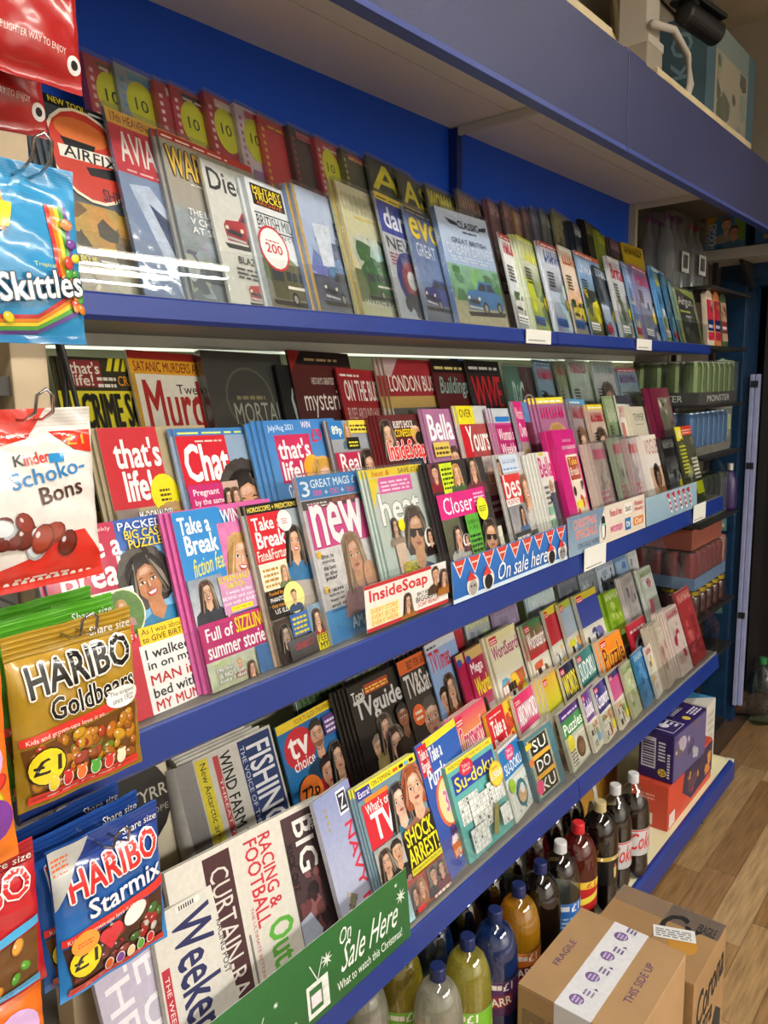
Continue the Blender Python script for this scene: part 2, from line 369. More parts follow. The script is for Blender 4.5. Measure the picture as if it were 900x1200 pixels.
    def build(s, parent, mat, base=None, warp=None, fine=.012, keep=None):
        """link every named part as its own mesh; base = number of leading parts that stay parts, the rest go under parts[0]"""
        out = []; todo = []
        for d in s.parts: todo += s.apart(d)
        for d in todo:
            if not d['f']: continue
            me = bpy.data.meshes.new(d['name']); me.from_pydata(d['v'], [], d['f'])
            ca = me.color_attributes.new('ink', 'FLOAT_COLOR', 'CORNER')
            flat = [x for f in d['c'] for c in f for x in (*c, 1.)]; ca.data.foreach_set('color', flat)
            if warp:
                bm = bmesh.new(); bm.from_mesh(me); bmesh.ops.triangulate(bm, faces=bm.faces)
                for _ in range(5):
                    es = [e for e in bm.edges if e.calc_length() > fine]
                    if not es: break
                    bmesh.ops.subdivide_edges(bm, edges=es, cuts=1); bmesh.ops.triangulate(bm, faces=[f for f in bm.faces if len(f.verts) > 3])
                for v in bm.verts: v.co = warp(v.co.x, v.co.y, v.co.z)
                bm.to_mesh(me); bm.free(); me.polygons.foreach_set('use_smooth', [True]*len(me.polygons))
            me.materials.append(PHOTO if mat.name.startswith('ink_on_glossy') and ('photo' in d['name'] or d['name'] == 'picture') else mat); o = bpy.data.objects.new(d['name'], me); C.objects.link(o); o.parent = parent; out.append(o)
        return out
# ------------------------------------------------------------------ the room
WOODS = [M('vinyl_plank_%d' % i, c, .32, noise=.35, nscale=6, stretch=(1.2, 14, 6), bump=.08, bscale=40) for i, c in enumerate(('93734d', '9f8057', '876741', 'aa8c63', '8e6d47'))]
CREAM = M('cream_wall_paint', 'b3aa98', .7, noise=.15, nscale=3)
m = MB(); m.box(-1.8, -4.3, -.06, 3.9, 1.32, -.004); m.box(3.9, -2.2, -.06, 6.2, 2.2, -.004)
floor = struct(m.build('floor', M('floor_joint', '4a3320', .8)))
rr = random.Random(5)
_pl = {}
row = 0; y = -1.16
while y < .86:
    x = .7-rr.uniform(0, .6)
    while x < 4.6:
        L = rr.choice((.45, .6, .75, .9)); k = rr.randrange(5)
        if (L, k) not in _pl:
            me_o = MB().box(.0006, .0006, -.004, L-.0006, .1044, 0).build('plank', WOODS[k], floor); _pl[(L, k)] = me_o; o = me_o
        else: o = mesh_copy(_pl[(L, k)], floor)
        o.location = (x, y, 0); x += L
    y += .105; row += 1
ceil = struct(MB().box(-1.8, -4.3, 3.268, 6.2, 1.32, 3.3).build('ceiling', M('ceiling_grid', '5f5646', .8)))
TILE = M('ceiling_tile', 'b9ab90', .9, noise=.22, nscale=4, bump=.3, bscale=60); _t0 = None
for i in range(9):
    for j in range(5):
        if _t0 is None: _t0 = o = MB().box(.004, .004, 3.25, .596, .596, 3.268).build('ceiling_tile', TILE, ceil)
        else: o = mesh_copy(_t0, ceil)
        o.location = (-.62+i*.6, -1.7+j*.6, 0)
struct(MB().box(-1.8, 1.32, 0, 4.0, 1.4, 3.268).build('wall_back', CREAM))
struct(MB().box(-1.9, -4.3, 0, -1.8, 1.32, 3.268).build('wall_left', CREAM))
struct(MB().box(-1.8, -4.4, 0, 4.0, -4.3, 3.268).build('wall_front', M('white_wall_paint', 'd4d0c8', .7, noise=.08, nscale=2)))
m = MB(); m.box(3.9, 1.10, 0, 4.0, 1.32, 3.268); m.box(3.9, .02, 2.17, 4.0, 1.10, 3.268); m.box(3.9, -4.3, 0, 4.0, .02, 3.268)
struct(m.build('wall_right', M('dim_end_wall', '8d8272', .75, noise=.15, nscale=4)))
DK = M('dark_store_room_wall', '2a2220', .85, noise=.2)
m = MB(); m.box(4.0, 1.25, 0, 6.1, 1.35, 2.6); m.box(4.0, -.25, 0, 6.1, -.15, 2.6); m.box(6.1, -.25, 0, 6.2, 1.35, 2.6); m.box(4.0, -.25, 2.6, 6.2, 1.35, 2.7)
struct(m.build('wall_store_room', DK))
# door frame painted dark blue, open doorway
FR = M('dark_blue_gloss_paint', '12314f', .35, coat=.2, noise=.25, nscale=20, bump=.1)
m = MB(); m.box(3.86, 1.02, 0, 3.9, 1.14, 2.24); m.box(3.86, -.08, 0, 3.9, .04, 2.24); m.box(3.86, .04, 2.15, 3.9, 1.02, 2.24)
door = struct(m.build('door_1', FR, bevel=.004))
m = MB(); m.box(3.9, .995, 0, 4.0, 1.03, 2.17); m.box(3.9, .03, 0, 4.0, .06, 2.17); m.box(3.9, .06, 2.12, 4.0, .995, 2.17); m.build('door_lining', FR, door)
MET = M('pale_lilac_metal', 'aab0d8', .3, metal=.3, noise=.1, nscale=30)
for k, yy in enumerate((.972, .951)): MB().box(3.872+.01*k, yy, .1, 3.9+.01*k, yy+.018, 1.72).build('weather_strip', MET, door, bevel=.002)
for zz in (.55, 1.28, 1.66): MB().box(3.868, .955, zz, 3.874, .985, zz+.03).build('hinge_plate', M('dark_iron', '1c1c22', .5), door)
DLEAF = M('dark_door_leaf', '1a1616', .6, noise=.2)
MB().box(4.02, .93, .02, 4.75, .97, 2.1).build('door_leaf', DLEAF, door)
m = MB(); m.lathe([(.0, -.01), (.06, 0), (.066, .1), (.062, .2), (.066, .3), (.0, .31)], 16)
dr = m.build('door_draught_roll', M('brown_plush', '5a3a2a', .95, noise=.4, nscale=60, bump=.8, bscale=120), None, smooth=True)
tag(dr, 'brown plush draught roll lying on the floor in the doorway', 'draught excluder'); dr.matrix_world = T(3.98, 1.08, .066) @ RZ(-62) @ RY(90)
# lamps of the shop ceiling
HOUS = M('lamp_housing', 'e8e6e0', .5); GLOW = M('fluorescent_tube_glow', 'fff6e4', .5, emit=26.)
for k, (lx, ly, lz, le) in enumerate(LAMPS):
    t = thing('ceiling_lamp', ('left', 'middle', 'right')[k % 3]+' fluorescent batten lamp in the '+('row over the magazine aisle', 'first row across the shop', 'farthest row across the shop')[k//3], 'ceiling lamp', T(lx, ly, lz), 'shop ceiling lamps')
    MB().box(-.62, -.05, .03, .62, .05, .13).build('housing', HOUS, t)
    for xx in (-.5, .5): MB().box(xx-.006, -.006, .13, xx+.006, .006, 3.25-lz).build('drop_rod', HOUS, t)
    for yy in (-.026, .026): MB().lathe([(.013, -.58), (.013, .58)], 10).build('tube', GLOW, t).matrix_local = T(0, yy, .01) @ RY(90)

# ------------------------------------------------------------------ magazine shelving
BLUE = M('blue_enamel', '17317e', .38, coat=.15, noise=.1, nscale=5); NAVY = M('blue_back_panel', '1a60f0', .42, noise=.06, nscale=2)
PALE = M('pale_green_back_panel', 'c3c8a6', .55, noise=.06); GREY = M('grey_shelf_metal', '7d7a74', .5, noise=.12); CRM = M('cream_enamel', 'dcd3b4', .45, noise=.08)
ACR = film('clear_acrylic', (.97, .98, .98), 1.5, .015); TICK = M('white_ticket_card', 'd9d9d2', .6)
X0, XJ, XE = .36, 1.8375, 3.0875
unit = thing('magazine_shelving', 'blue metal wall shelving with three stepped magazine shelves and a cream base deck', 'shelving', T(XJ, 1.0, 0))
def U(mb, name, mat, **k):
    o = mb.build(name, mat, unit, **k); o.location = (-XJ, -1.0, 0); return o
def USUB(mb, name, mat, par, **k):
    return mb.build(name, mat, par, **k)
for a, b in ((X0, XJ-.002), (XJ+.002, XE)):
    U(MB().box(a, 1.262, 1.83, b, 1.275, 2.385), 'back_panel', NAVY)
    U(MB().box(a, 1.262, .19, b, 1.275, 1.80), 'back_panel', PALE)
for xx in (X0+.2, XJ, XE-.012):
    U(MB().box(xx-.012, 1.235, .02, xx+.012, 1.262, 2.38), 'upright', CRM if xx != XJ else BLUE)
SH = {'top': (.9375, 1.793, 1.829, [(.945, 1.83), (1.09, 1.83), (1.09, 1.935), (1.262, 1.935)], 1.905),
      'mid': (.8625, 1.200, 1.256, [(.87, 1.257), (.957, 1.257), (.957, 1.37), (1.06, 1.37), (1.06, 1.49), (1.262, 1.49)], 1.365),
      'low': (.850, .562, .622, [(.858, .63), (.925, .63), (.925, .655), (1.015, .655), (1.015, .765), (1.13, .765), (1.13, .855), (1.262, .855)], .752)}
for s, (yf, z0, z1, st, lip) in SH.items():
    for a, b in ((X0, XJ-.0015), (XJ+.0015, XE)):
        U(MB().box(a, yf+.012, z0+.004, b, 1.262, z0+.022), 'shelf_board', GREY)
        ya, za = st[0]; U(MB().prism(st+[(1.262, z0+.023), (ya, z0+.023)], 'x', a, b), 'stepped_riser', GREY)
        U(MB().prism([(yf+.010, z0), (yf+.001, z0), (yf-.004, z0+.006), (yf+.002, z1-.003), (yf+.005, z1), (yf+.010, z1)], 'x', a, b), 'price_rail', BLUE)
        U(MB().box(a+.004, yf+.0105, z1-.01, b-.004, yf+.0125, lip), 'acrylic_lip', ACR)
# price tickets on the rails
for s, (xa, xb), dz in (('top', (1.665, 1.79), 0), ('top', (2.35, 2.47), 0), ('mid', (1.85, 1.985), .004), ('mid', (2.72, 2.85), .004)):
    yf, z0, z1 = SH[s][:3]; tk = U(MB().box(xa, yf-.008, z0+.002+dz, xb, yf-.006, z1-.001+dz*3), 'price_ticket', TICK)
    MB().box(xa+.01, yf-.0085, z0+.008+dz, xb-.03, yf-.008, z0+.011+dz).build('ticket_print', M('grey_print', '8a8a88', .7), tk)
# clear end panels on the right
for (yf, z0, z1, zb) in ((.862, 1.25, 1.37, 1.74), (.852, .61, .75, 1.15)):
    U(MB().prism([(yf, z0), (1.26, z0), (1.26, zb), (1.16, zb), (yf, z1)], 'x', XE-.003, XE), 'acrylic_end_panel', ACR)
# strip light under the top shelf
sl = U(MB().box(.62, 1.205, 1.776, XE-.06, 1.235, 1.797), 'strip_light_channel', M('strip_channel', 'd0d0c8', .5)); MB().box(.63, 1.208, 1.772, XE-.07, 1.232, 1.776).build('strip_light_diffuser', M('strip_glow', 'eef6dc', .5, emit=1.3), sl)
# base
DECK = M('cream_base_deck', 'ded6ae', .42, coat=.15, noise=.07, nscale=4)
for a, b in ((X0, XJ-.001), (XJ+.001, XE+.015)):
    U(MB().box(a, .788, .168, b, 1.262, .19), 'base_deck', DECK, bevel=.002)
    U(MB().prism([(.789, .10), (.776, .10), (.770, .112), (.772, .178), (.779, .1905), (.789, .1905)], 'x', a, b), 'base_rail', BLUE)
U(MB().box(X0, .87, .0, XE-.05, .885, .168), 'kick_plate', M('dark_plinth', '20222c', .7))
U(MB().box(XE+.0, .774, .15, XE+.017, .80, .192), 'corner_cap', M('scuffed_white_plastic', 'c8c4bc', .6))
for xx in (X0+.3, XJ, XE-.2): U(MB().lathe([(.02, 0), (.02, .02), (.012, .025), (.012, .168)], 12, (xx, .84, 0)), 'foot', M('black_foot', '18181a', .6))

# ------------------------------------------------------------------ canopy over the shelves
FAS = M('dull_blue_fascia', '282d52', .5, coat=.0, noise=.18, nscale=2.5, bump=.15, bscale=220); SOF = M('canopy_soffit', 'efede8', .6, noise=.05, nscale=2)
can = thing('canopy', 'deep blue fascia canopy with pale soffit panels over the top magazine shelf', 'canopy', T(XJ, 1.0, 2.385))
def K(mb, name, mat, **k):
    o = mb.build(name, mat, can, **k); o.location = (-XJ, -1.0, -2.385); return o
for a, b in ((.2, XJ-.002), (XJ+.002, 3.88)):
    K(MB().box(a, .768, 2.236, b, .786, 2.447), 'fascia_panel', FAS, bevel=.002)
    K(MB().prism([(.764, 2.228), (.790, 2.228), (.790, 2.238), (.767, 2.240)], 'x', a, b), 'fascia_edge_trim', M('light_blue_trim', '2c3c7c', .45))
for a, b in ((.2, XJ-.001), (XJ+.001, XE)):
    for c, d in ((.786, .92), (.923, 1.075), (1.078, 1.262)):
        K(MB().box(a, c, 2.385, b, d, 2.40), 'soffit_panel', SOF)
for xx in (.56, XJ, XE-.006):
    K(MB().prism([(1.262, 2.30), (1.262, 2.384), (.79, 2.384), (.79, 2.366), (1.235, 2.362), (1.25, 2.35)], 'x', xx-.006, xx+.006), 'bracket', M('white_bracket', 'd6d2c4', .5))
K(MB().box(.2, .786, 2.40, 3.88, 1.262, 2.412), 'top_board', GREY)
# ------------------------------------------------------------------ magazines
INK = printmat('ink_on_glossy_cover', .3, .3, .12, 9.); PHOTO = printmat('ink_photo_on_cover', .3, .3, .12, 9., photo=True); NEWS = printmat('ink_on_newsprint', .85, 0., .0, paper=True)
PAGES = M('page_edges', 'd8d2c4', .8, noise=.25, nscale=3, stretch=(1, 1, 900)); WRAP = film('cellophane_wrap', (.96, .97, .97), 2.0, .10, .6, 14., haze=.03)
PAGED = M('tinted_page_edges', '9a9690', .8, noise=.25, nscale=3, stretch=(1, 1, 900))
#        base y, base z, lean back in degrees
TIER = {'TF': (.955, 1.832, 15), 'TR': (1.12, 1.937, 12), 'M1': (.885, 1.259, 15), 'M2': (.978, 1.372, 15), 'M3': (1.08, 1.492, 14),
        'L1': (.872, .632, 18), 'L2': (.942, .657, 18), 'L3': (1.037, .767, 18), 'L4': (1.147, .857, 14)}
QUEUE = {k: [] for k in TIER}; NEWS2 = M('grey_newsprint', 'a5a29c', .85, noise=.3, nscale=12); NP_ = M('newsprint_sheet', 'c4c0b6', .9, noise=.2, nscale=20)
def add(tier, x, h, w, draw, label, copies=0, t=.0045, wrap=0, roll=0., cat='magazine', kind='magazine', group=None, mat=None, dy=.0, pages=None, cdx=.0065, clabel=None):
    label = label.replace('rear row', {'TR': 'top rear row', 'M3': 'middle rear row'}.get(tier, 'rear row'))
    if tier in ('M2', 'L2', 'L3') and 'shelf' not in label: label = label.replace('second row', ('middle' if tier == 'M2' else 'lower')+' second row').replace('third row', 'lower third row')
    QUEUE[tier].append(dict(x=x, h=h, w=w, draw=draw, label=label, n=copies, t=t, wrap=wrap, roll=roll, cat=cat, kind=kind, group=group, mat=mat, dy=dy, pages=pages, cdx=cdx, clabel=clabel))
def make_mag(tier, q, yaw):
    yb, zb, lean = TIER[tier]; w_, h, t = q['w'], q['h'], q['t']
    base = T(q['x'], yb+q['dy'], zb) @ RX(90-lean) @ RY(yaw) @ RZ(q['roll'])
    root = thing(q['kind'], q['label'], q['cat'], base, q['group'])
    a = Art(w_, h, us=q.get('us', 1.)); a.parts[0]['name'] = 'cover'; a.r(0, 0, 1, 1, 'e8e4da'); q['draw'](a)
    c0 = a.parts[0]['c'][min(1, len(a.parts[0]['c'])-1)][0]; d = a.parts[0]
    def quad(vs, c): n = len(d['v']); d['v'] += vs; d['f'].append((n, n+1, n+2, n+3)); d['c'].append([c]*4)
    quad([(-.0004, 0, -t), (-.0004, 0, .0002), (-.0004, h, .0002), (-.0004, h, -t)], c0); quad([(0, 0, -t), (0, h, -t), (w_, h, -t), (w_, 0, -t)], c0)
    quad([(-.0004, 0, .0002), (.0, 0, .0002), (.0, h, .0002), (-.0004, h, .0002)], c0)
    parts = a.build(root, q['mat'] or INK)
    for o in parts[1:]: o.parent = parts[0]
    pg = MB().box(0, .0012, -t+.0003, w_-.001, h-.0012, .0001).build('pages', q['pages'] or PAGES, root)
    if q['kind'] == 'newspaper' and t > .03:        # rolled fold on the left, loose sheets rising at the top
        f_ = MB().prism([(-.0165*math.sin(math.pi*k/10), -t/2+.0005+t/2*math.cos(math.pi*k/10)*.97) for k in range(11)], 'y', 0, h).build('fold', NEWS2, root, smooth=True)
        for k in range(5): MB().prism([(.01, -.006-k*.005), (w_*(.9-.06*k), -.004-k*.004), (w_*(.9-.06*k), -.0055-k*.004), (.01, -.0075-k*.005)], 'y', .01, h+.006+.005*k).build('loose_sheet', NP_, root)
    if q['wrap']:
        e = .002; MB().box(-e, -.001, -t-.001, w_+e, h+e*3, .0034).build('wrapper', WRAP, root)
    ws = (q['clabel'] or q['label'].split(',')[0]).split()[:10]
    while ws[-1] in ('with', 'and', 'a', 'of', 'the', 'over', 'on', 'in', 'above', 'beside', 'an', 'under', 'right', 'left', 'its', 'to', 'behind', 'fronting', 'round', 'red,'): ws.pop()
    for k in range(1, q['n']+1):
        r2 = thing(q['kind'], ('spare copy', 'second spare copy', 'third spare copy', 'fourth spare copy', 'fifth spare copy', 'sixth spare copy')[k-1]+' behind the '+' '.join(ws), q['cat'], base @ T(-q['cdx']*k, .0015*((k*7) % 3-1)+.001, -(t+.0007)*k), ('copies of '+q['label'])[:60])
        for o in (parts[0], pg): mesh_copy(o, r2)
    return root
def place_all():
    for tier, L in QUEUE.items():
        L.sort(key=lambda q: q['x'])
        for i, q in enumerate(L):
            yaw = 1.2
            if i+1 < len(L):
                nx = L[i+1]; s = nx['x']-nx['cdx']*nx['n']-q['x']; need = (nx['n']+1)*(nx['t']+.0007)+.003+(.003 if nx['wrap'] else 0)+(.0045 if q['wrap'] else .002)
                if q['x']+q['w'] > nx['x']-nx['cdx']*nx['n']-.002: yaw = min(9., math.degrees(math.atan(need/max(s, .03))))
                if tier in ('M1', 'M2', 'L1', 'L2', 'L3') and q['kind'] == 'magazine': q['us'] = min(1., max(.55, s*1.06/q['w']))
                elif tier in ('TF', 'M3', 'TR') and q['x'] not in (1.421, .726): q['us'] = min(1., max({'TF': .74, 'M3': .84, 'TR': .72}[tier], s*1.06/q['w']))
            make_mag(tier, q, max(yaw, .6))

def strip(d, v0, v1, c, txt=None, tc='ffffff', u0=.04, u1=.96, **k):
    d.r(0, v0, 1, v1, c)
    if txt: d.t(txt, u0, v0+(v1-v0)*.22, u1, v1-(v1-v0)*.22, tc, **k)
def gen(title, bg, tc, kind='woman', cols=('c8a890', '705040', 'e8e0d8'), seed=1, band=None, bg2=None, lines='202020', hair=None, skin='e0ac8c', top=None, accent='f2d818', th=.15, out=None, sh=0.):
    """a cover known only in outline: background, masthead, one picture, a few coverlines"""
    def draw(d):
        rr = random.Random(seed); d.r(0, 0, 1, 1, bg2 or bg, bg)
        y = 1.
        if band: d.r(0, .94, 1, 1, band); d.bars(.05, .955, .95, .985, 1, 'ffffff', seed); y = .94
        if kind in ('woman', 'man', 'two'):
            d.p('cover_photo'); hr = hair or rr.choice(('2a1a12', '6a4424', 'b88a4a', '181414')); tp = top or rr.choice(('b03048', '2a4a80', 'd8d0c8', '305048'))
            if kind == 'two': d.f(.36, .5, .26, skin, hr, tp, 'short', 1); d.f(.68, .46, .25, skin, rr.choice(('2a1a12', 'b88a4a')), 'a8485a', 'long')
            else: d.f(.55, .46, .42, skin, hr, tp, 'long' if kind == 'woman' else 'short', rr.random() > .3)
        elif kind in ('car', 'bus'):
            d.p('cover_photo'); d.r(0, 0, 1, .3, cols[0], cols[1]); d.r(0, .3, 1, .62, cols[2], bg); d.busy(0, .26, 1, .4, ('3a5a34', '55703c', '2c4428'), 8, seed, .12)
            d.car(.5, .26, .86, cols[-1], kind)
        elif kind == 'scene':
            d.p('cover_photo'); d.r(0, 0, 1, .45, cols[0], cols[1]); d.r(0, .45, 1, .75, cols[2], bg); d.busy(0, .02, 1, .55, cols, 16, seed, .22)
        elif kind == 'puzzle':
            d.p('puzzle_grid'); d.r(.1, .06, .9, .52, 'f4f2ea')
            for i in range(7):
                for j in range(5):
                    if rr.random() < .3: d.r(.1+i*.114, .06+j*.092, .1+(i+1)*.114, .06+(j+1)*.092, rr.choice((cols[0], '303030')))
            d.p('picture'); d.busy(.3, .12, .72, .48, cols, 8, seed, .35)
        elif kind == 'card':
            d.p('picture'); d.busy(.15, .15, .85, .8, cols, 12, seed, .3); d.r(.04, .03, .06, .97, cols[-1])
        d.p('masthead')
        if title: d.t(title, .05, y-th-.015, .95, y-.03, tc, .03, out=out, sh=sh)
        else:                                   # lettering too blurred to read: upright strokes
            u = .07; z_ = y-th-.01
            while u < .9:
                l = rr.uniform(.05, .1); d.r(u, z_+.01, u+l*.45, y-.035, tc); d.r(u, z_+rr.choice((.01, th*.4)), u+l, z_+rr.choice((.035, th*.55)), tc); u += l+.035
        if kind in ('woman', 'man', 'two', 'scene', 'car'):
            d.p('coverline'); d.bars(.05, .5, .32, .68, 5, lines, seed+3); d.e(.8, .32, .1, accent); d.r(.04, .06, .5, .15, rr.choice((accent, 'd02038', '2a5aa8', 'ffffff'))); d.bars(.07, .075, .47, .135, 2, '181818', seed+5)
    return draw

# ---------- top shelf, front row
def c_models(d):
    d.r(0, 0, 1, 1, '59636a', '39434c'); d.r(0, .95, 1, 1, '15181c'); d.p('cover_photo'); d.r(0, 0, 1, .42, '8a8272', '6c665a')
    d.busy(0, .16, 1, .46, ('4a3a26', '6e5630', 'b09040', '3a3224'), 16, 3, .25); d.busy(0, .0, 1, .15, ('b8b0a0', '8f887a', 'a39b8a'), 8, 4, .25)
    d.p('emblem'); d.e(.36, .72, .31, 'e8e0c8'); d.e(.36, .72, .29, 'c23a2c'); d.e(.33, .84, .2, 'd8743a', .09)
    d.poly([(.1, .79), (.45, .79), (.40, .73), (.13, .75)], '16181a'); d.poly([(.3, .66), (.62, .69), (.64, .63), (.33, .62)], '16181a'); d.poly([(.06, .68), (.68, .70), (.68, .765), (.06, .745)], 'e8e4d8'); d.t('AIRFIX', .1, .69, .64, .75, '101012', .03, sh=.15)
    d.p('coverline'); d.t('NEW TOOL', .06, .958, .42, .99, 'f2e030', .02); d.bars(.45, .962, .95, .985, 1, 'c8ccd0', 2); d.t('SHIN', .42, .50, .66, .565, '2a3440', .03); d.t('PLUS', .04, .135, .2, .175, 'f0e030', .03); d.bars(.24, .13, .9, .18, 2, 'dcd8d0', 4)
def c_aviation(d):
    d.r(0, 0, 1, 1, '5f7ba8', '8fa3c4'); d.r(0, .92, 1, 1, 'eeb73a'); d.r(0, .66, 1, .92, 'c92a3a'); d.p('masthead'); d.t('AVIATION', .09, .72, .98, .89, 'f2eee4', .02); d.bars(.12, .675, .9, .695, 1, 'f0c8c8', 3)
    d.p('coverline'); d.t('17th HEAVEN YOUR GUIDE', .05, .935, .97, .985, '8a1820', .02); d.p('cover_photo')
    d.poly([(.1, .6), (.35, .62), (.75, .36), (.98, .1), (.9, 0), (.5, .0), (.3, .3)], 'c4d2ea'); d.poly([(.3, .52), (.6, .42), (.75, .2), (.5, .25)], '33466e'); d.poly([(.6, .64), (1, .6), (1, .3), (.85, .45)], '1c2434'); d.e(.7, .15, .09, '22304e')
def c_ships(d):
    d.r(0, 0, 1, 1, '7d858c', 'a39a86'); d.r(0, .955, 1, 1, 'b03a30'); d.bars(.04, .967, .96, .988, 1, 'f0e0d0', 3); d.p('cover_photo'); d.r(0, 0, 1, .55, '5d6a72', '8c979c'); d.busy(0, .02, 1, .4, ('8c9aa0', '6c7a82', 'a8b4b8', '566066'), 18, 9, .22)
    d.poly([(.2, .12), (.9, .1), (.98, .2), (.7, .22), (.6, .34), (.5, .22), (.25, .2)], '4a5258'); d.p('masthead'); d.t('WARSHIPS', .05, .74, .98, .915, 'd6b04e', .03, out='3a3020'); d.bars(.3, .71, .7, .725, 1, 'e8e0d0', 1)
    d.p('coverline'); d.t('THE US NAVY', .18, .52, .82, .56, 'eef0f0', .03); d.t('V CHINA', .18, .465, .66, .505, 'eef0f0', .03); d.t('AT SEA', .18, .41, .6, .45, 'eef0f0', .03)
def c_diecast(d):
    d.r(0, 0, 1, 1, 'd6d6ce', 'e2e2da'); d.p('masthead'); d.t('Diecast', .06, .8, .97, .95, '26282a', .035); d.p('cover_photo'); d.car(.56, .56, .82, 'b81e2a'); d.car(.62, .12, .6, 'c02c38'); d.p('coverline'); d.t('BLAZER', .26, .3, .66, .35, '30343a', .02); d.bars(.2, .19, .8, .28, 3, '50545a', 4)
def c_trucks(d):
    d.r(0, 0, 1, 1, 'c4ccd0', 'd8dee0'); d.p('masthead'); d.r(.07, .8, .62, .97, '2a1c18'); d.t('MILITARY', .1, .905, .58, .955, 'f0d830', .04); d.t('TRUCKS', .1, .845, .58, .9, 'f0d830', .04); d.t('ARCHIVE', .12, .81, .56, .838, 'e07030', .03)
    d.r(.05, .735, .98, .745, '2a2c2e'); d.r(.05, .61, .98, .62, '2a2c2e'); d.t('BRITISH MILITARY', .06, .635, .97, .725, '1c1e20', .0); d.t('SOFT-SKIN CT and GS', .06, .565, .97, .6, '50585c', .0)
    d.p('cover_photo'); d.r(0, 0, 1, .38, '6f6a58', '8f9a94'); d.busy(0, .2, 1, .5, ('5c7050', '7d8e70', 'a8b4b0'), 10, 5, .2); d.car(.5, .2, .85, '5c5a40', 'bus'); d.p('badge'); d.e(.24, .47, .19, 'c83038'); d.e(.24, .47, .17, 'e6e8e6'); d.t('200', .1, .43, .38, .505, 'c02028', .04); d.bars(.12, .52, .36, .54, 1, 'c02028', 1)
def c_van(d):
    d.r(0, 0, 1, 1, '8fa8d8', 'c4d2ea'); d.r(0, 0, .05, 1, 'c8a03a'); d.p('cover_photo'); d.r(.05, 0, 1, .3, '6a6f7c', '49506a'); d.busy(.05, .3, 1, .6, ('5a70a8', '7088c0', '48588a'), 10, 8, .25); d.poly([(.25, .72), (.6, .74), (.55, .4), (.3, .38)], 'dfe8f6'); d.car(.6, .22, .8, '46506a'); d.p('coverline'); d.t('Pri', .7, .66, .97, .78, '2c3a5c', .02); d.t('199', .68, .55, .95, .64, '2c3a5c', .02)  # pale four-sided patch printed over the blue picture
def c_commercial(d):
    d.r(0, 0, 1, 1, 'b9bb98', 'd8d4ae'); d.r(0, 0, .035, 1, 'b89a30'); d.p('masthead'); d.t('COMMERCIAL', .08, .8, .97, .93, 'c8c2a0', .02, out='8c8a60'); d.bars(.3, .75, .9, .785, 1, 'd0b848', 2); d.p('cover_photo'); d.r(.04, .1, 1, .35, '6f7a5c', '55683c'); d.busy(.04, .3, 1, .62, ('3c6a34', '55804a', 'c8d0c4', '2c5a2c'), 14, 12, .25); d.car(.62, .26, .72, '2f6a30', 'bus'); d.p('coverline'); d.t("WASN'T FOR", .1, .07, .9, .12, 'dcdcd0', .02)
def c_darts(d):
    d.r(0, 0, 1, 1, 'a8aeb8', 'c4cad2'); d.r(0, .94, 1, 1, 'f0d428'); d.bars(.05, .957, .95, .982, 1, '40402c', 2); d.r(0, .68, 1, .94, '2238a0'); d.p('masthead'); d.t('darts', .12, .73, .96, .9, 'f2f4f8', .05); d.p('coverline'); d.t('NEW!', .07, .56, .9, .655, '18181c', .03); d.bars(.08, .43, .6, .54, 4, 'a03040', 5); d.p('cover_photo'); d.e(.55, .33, .3, '22307a'); d.e(.55, .33, .2, '8a2838'); d.e(.55, .33, .1, 'c8c8c8'); d.busy(.1, .02, .95, .22, ('5c6068', '8f949c', '383c48'), 8, 3, .25)
def c_evo(d):
    d.r(0, 0, 1, 1, '8ea4c8', '3c5a9c'); d.r(0, .95, 1, 1, '15181c'); d.bars(.04, .965, .96, .985, 1, 'c8ccd0', 2); d.p('masthead'); d.t('evo', .06, .74, .96, .92, 'f0d21e', .06, out='6a5a10'); d.p('coverline'); d.t('GREAT', .12, .58, .7, .7, 'e8eef8', .0); d.p('cover_photo'); d.r(0, 0, 1, .28, '5a6272', '8a94a4'); d.car(.52, .26, .9, '3a3f8c')
def c_dream(d):
    d.r(0, 0, 1, 1, '6f9ad8', 'd4e2f6'); d.p('cover_photo'); d.r(0, 0, 1, .22, 'b8b090', 'a8a888'); d.r(0, .22, 1, .52, '4f8a5c', '8fc0a8'); d.busy(0, .2, 1, .5, ('5a9868', '7ab084', '48804e'), 10, 2, .25); d.car(.6, .25, .72, '2878b8'); d.p('masthead'); d.t('CLASSIC', .36, .855, .78, .92, '2c3448', .02); d.bars(.44, .815, .72, .84, 1, '3c4860', 2)
    d.poly([(.16, .92), (.34, .9), (.36, .87), (.22, .875)], '39435a'); d.poly([(.96, .92), (.8, .9), (.78, .87), (.92, .875)], '39435a'); d.p('coverline'); d.t('GREAT BRITISH', .18, .71, .86, .755, '1c2c58', .0); d.t('DREAM DRIVES', .07, .61, .95, .7, 'e8f2ff', .0); d.bars(.1, .55, .9, .6, 2, 'd8e6f4', 3)
def c_airgun(d):
    d.r(0, 0, 1, 1, '8f9a40', 'a2b04a'); d.poly([(0, 1), (.95, .85), (.86, 0), (0, 0)], '262a24'); d.p('masthead'); d.poly([(.0, .9), (.82, .78), (.7, .58), (.0, .62)], '121412'); d.t('Airgun', .05, .66, .78, .86, 'eef0e4', .02, sh=.15); d.r(.06, .57, .62, .6, 'c8d83a'); d.p('cover_photo'); d.busy(.02, .02, .6, .5, ('4a5048', '2c302a', '6a7068', '3a4a34'), 14, 6, .2); d.bars(.3, .48, .62, .54, 1, 'dfe2d8', 2)
FT = 'magazine'
add('TF', .548, .266, .215, c_models, 'dark grey modelling magazine with a round red emblem, leftmost on the top shelf', 3, clabel='modelling magazine with the round red emblem')
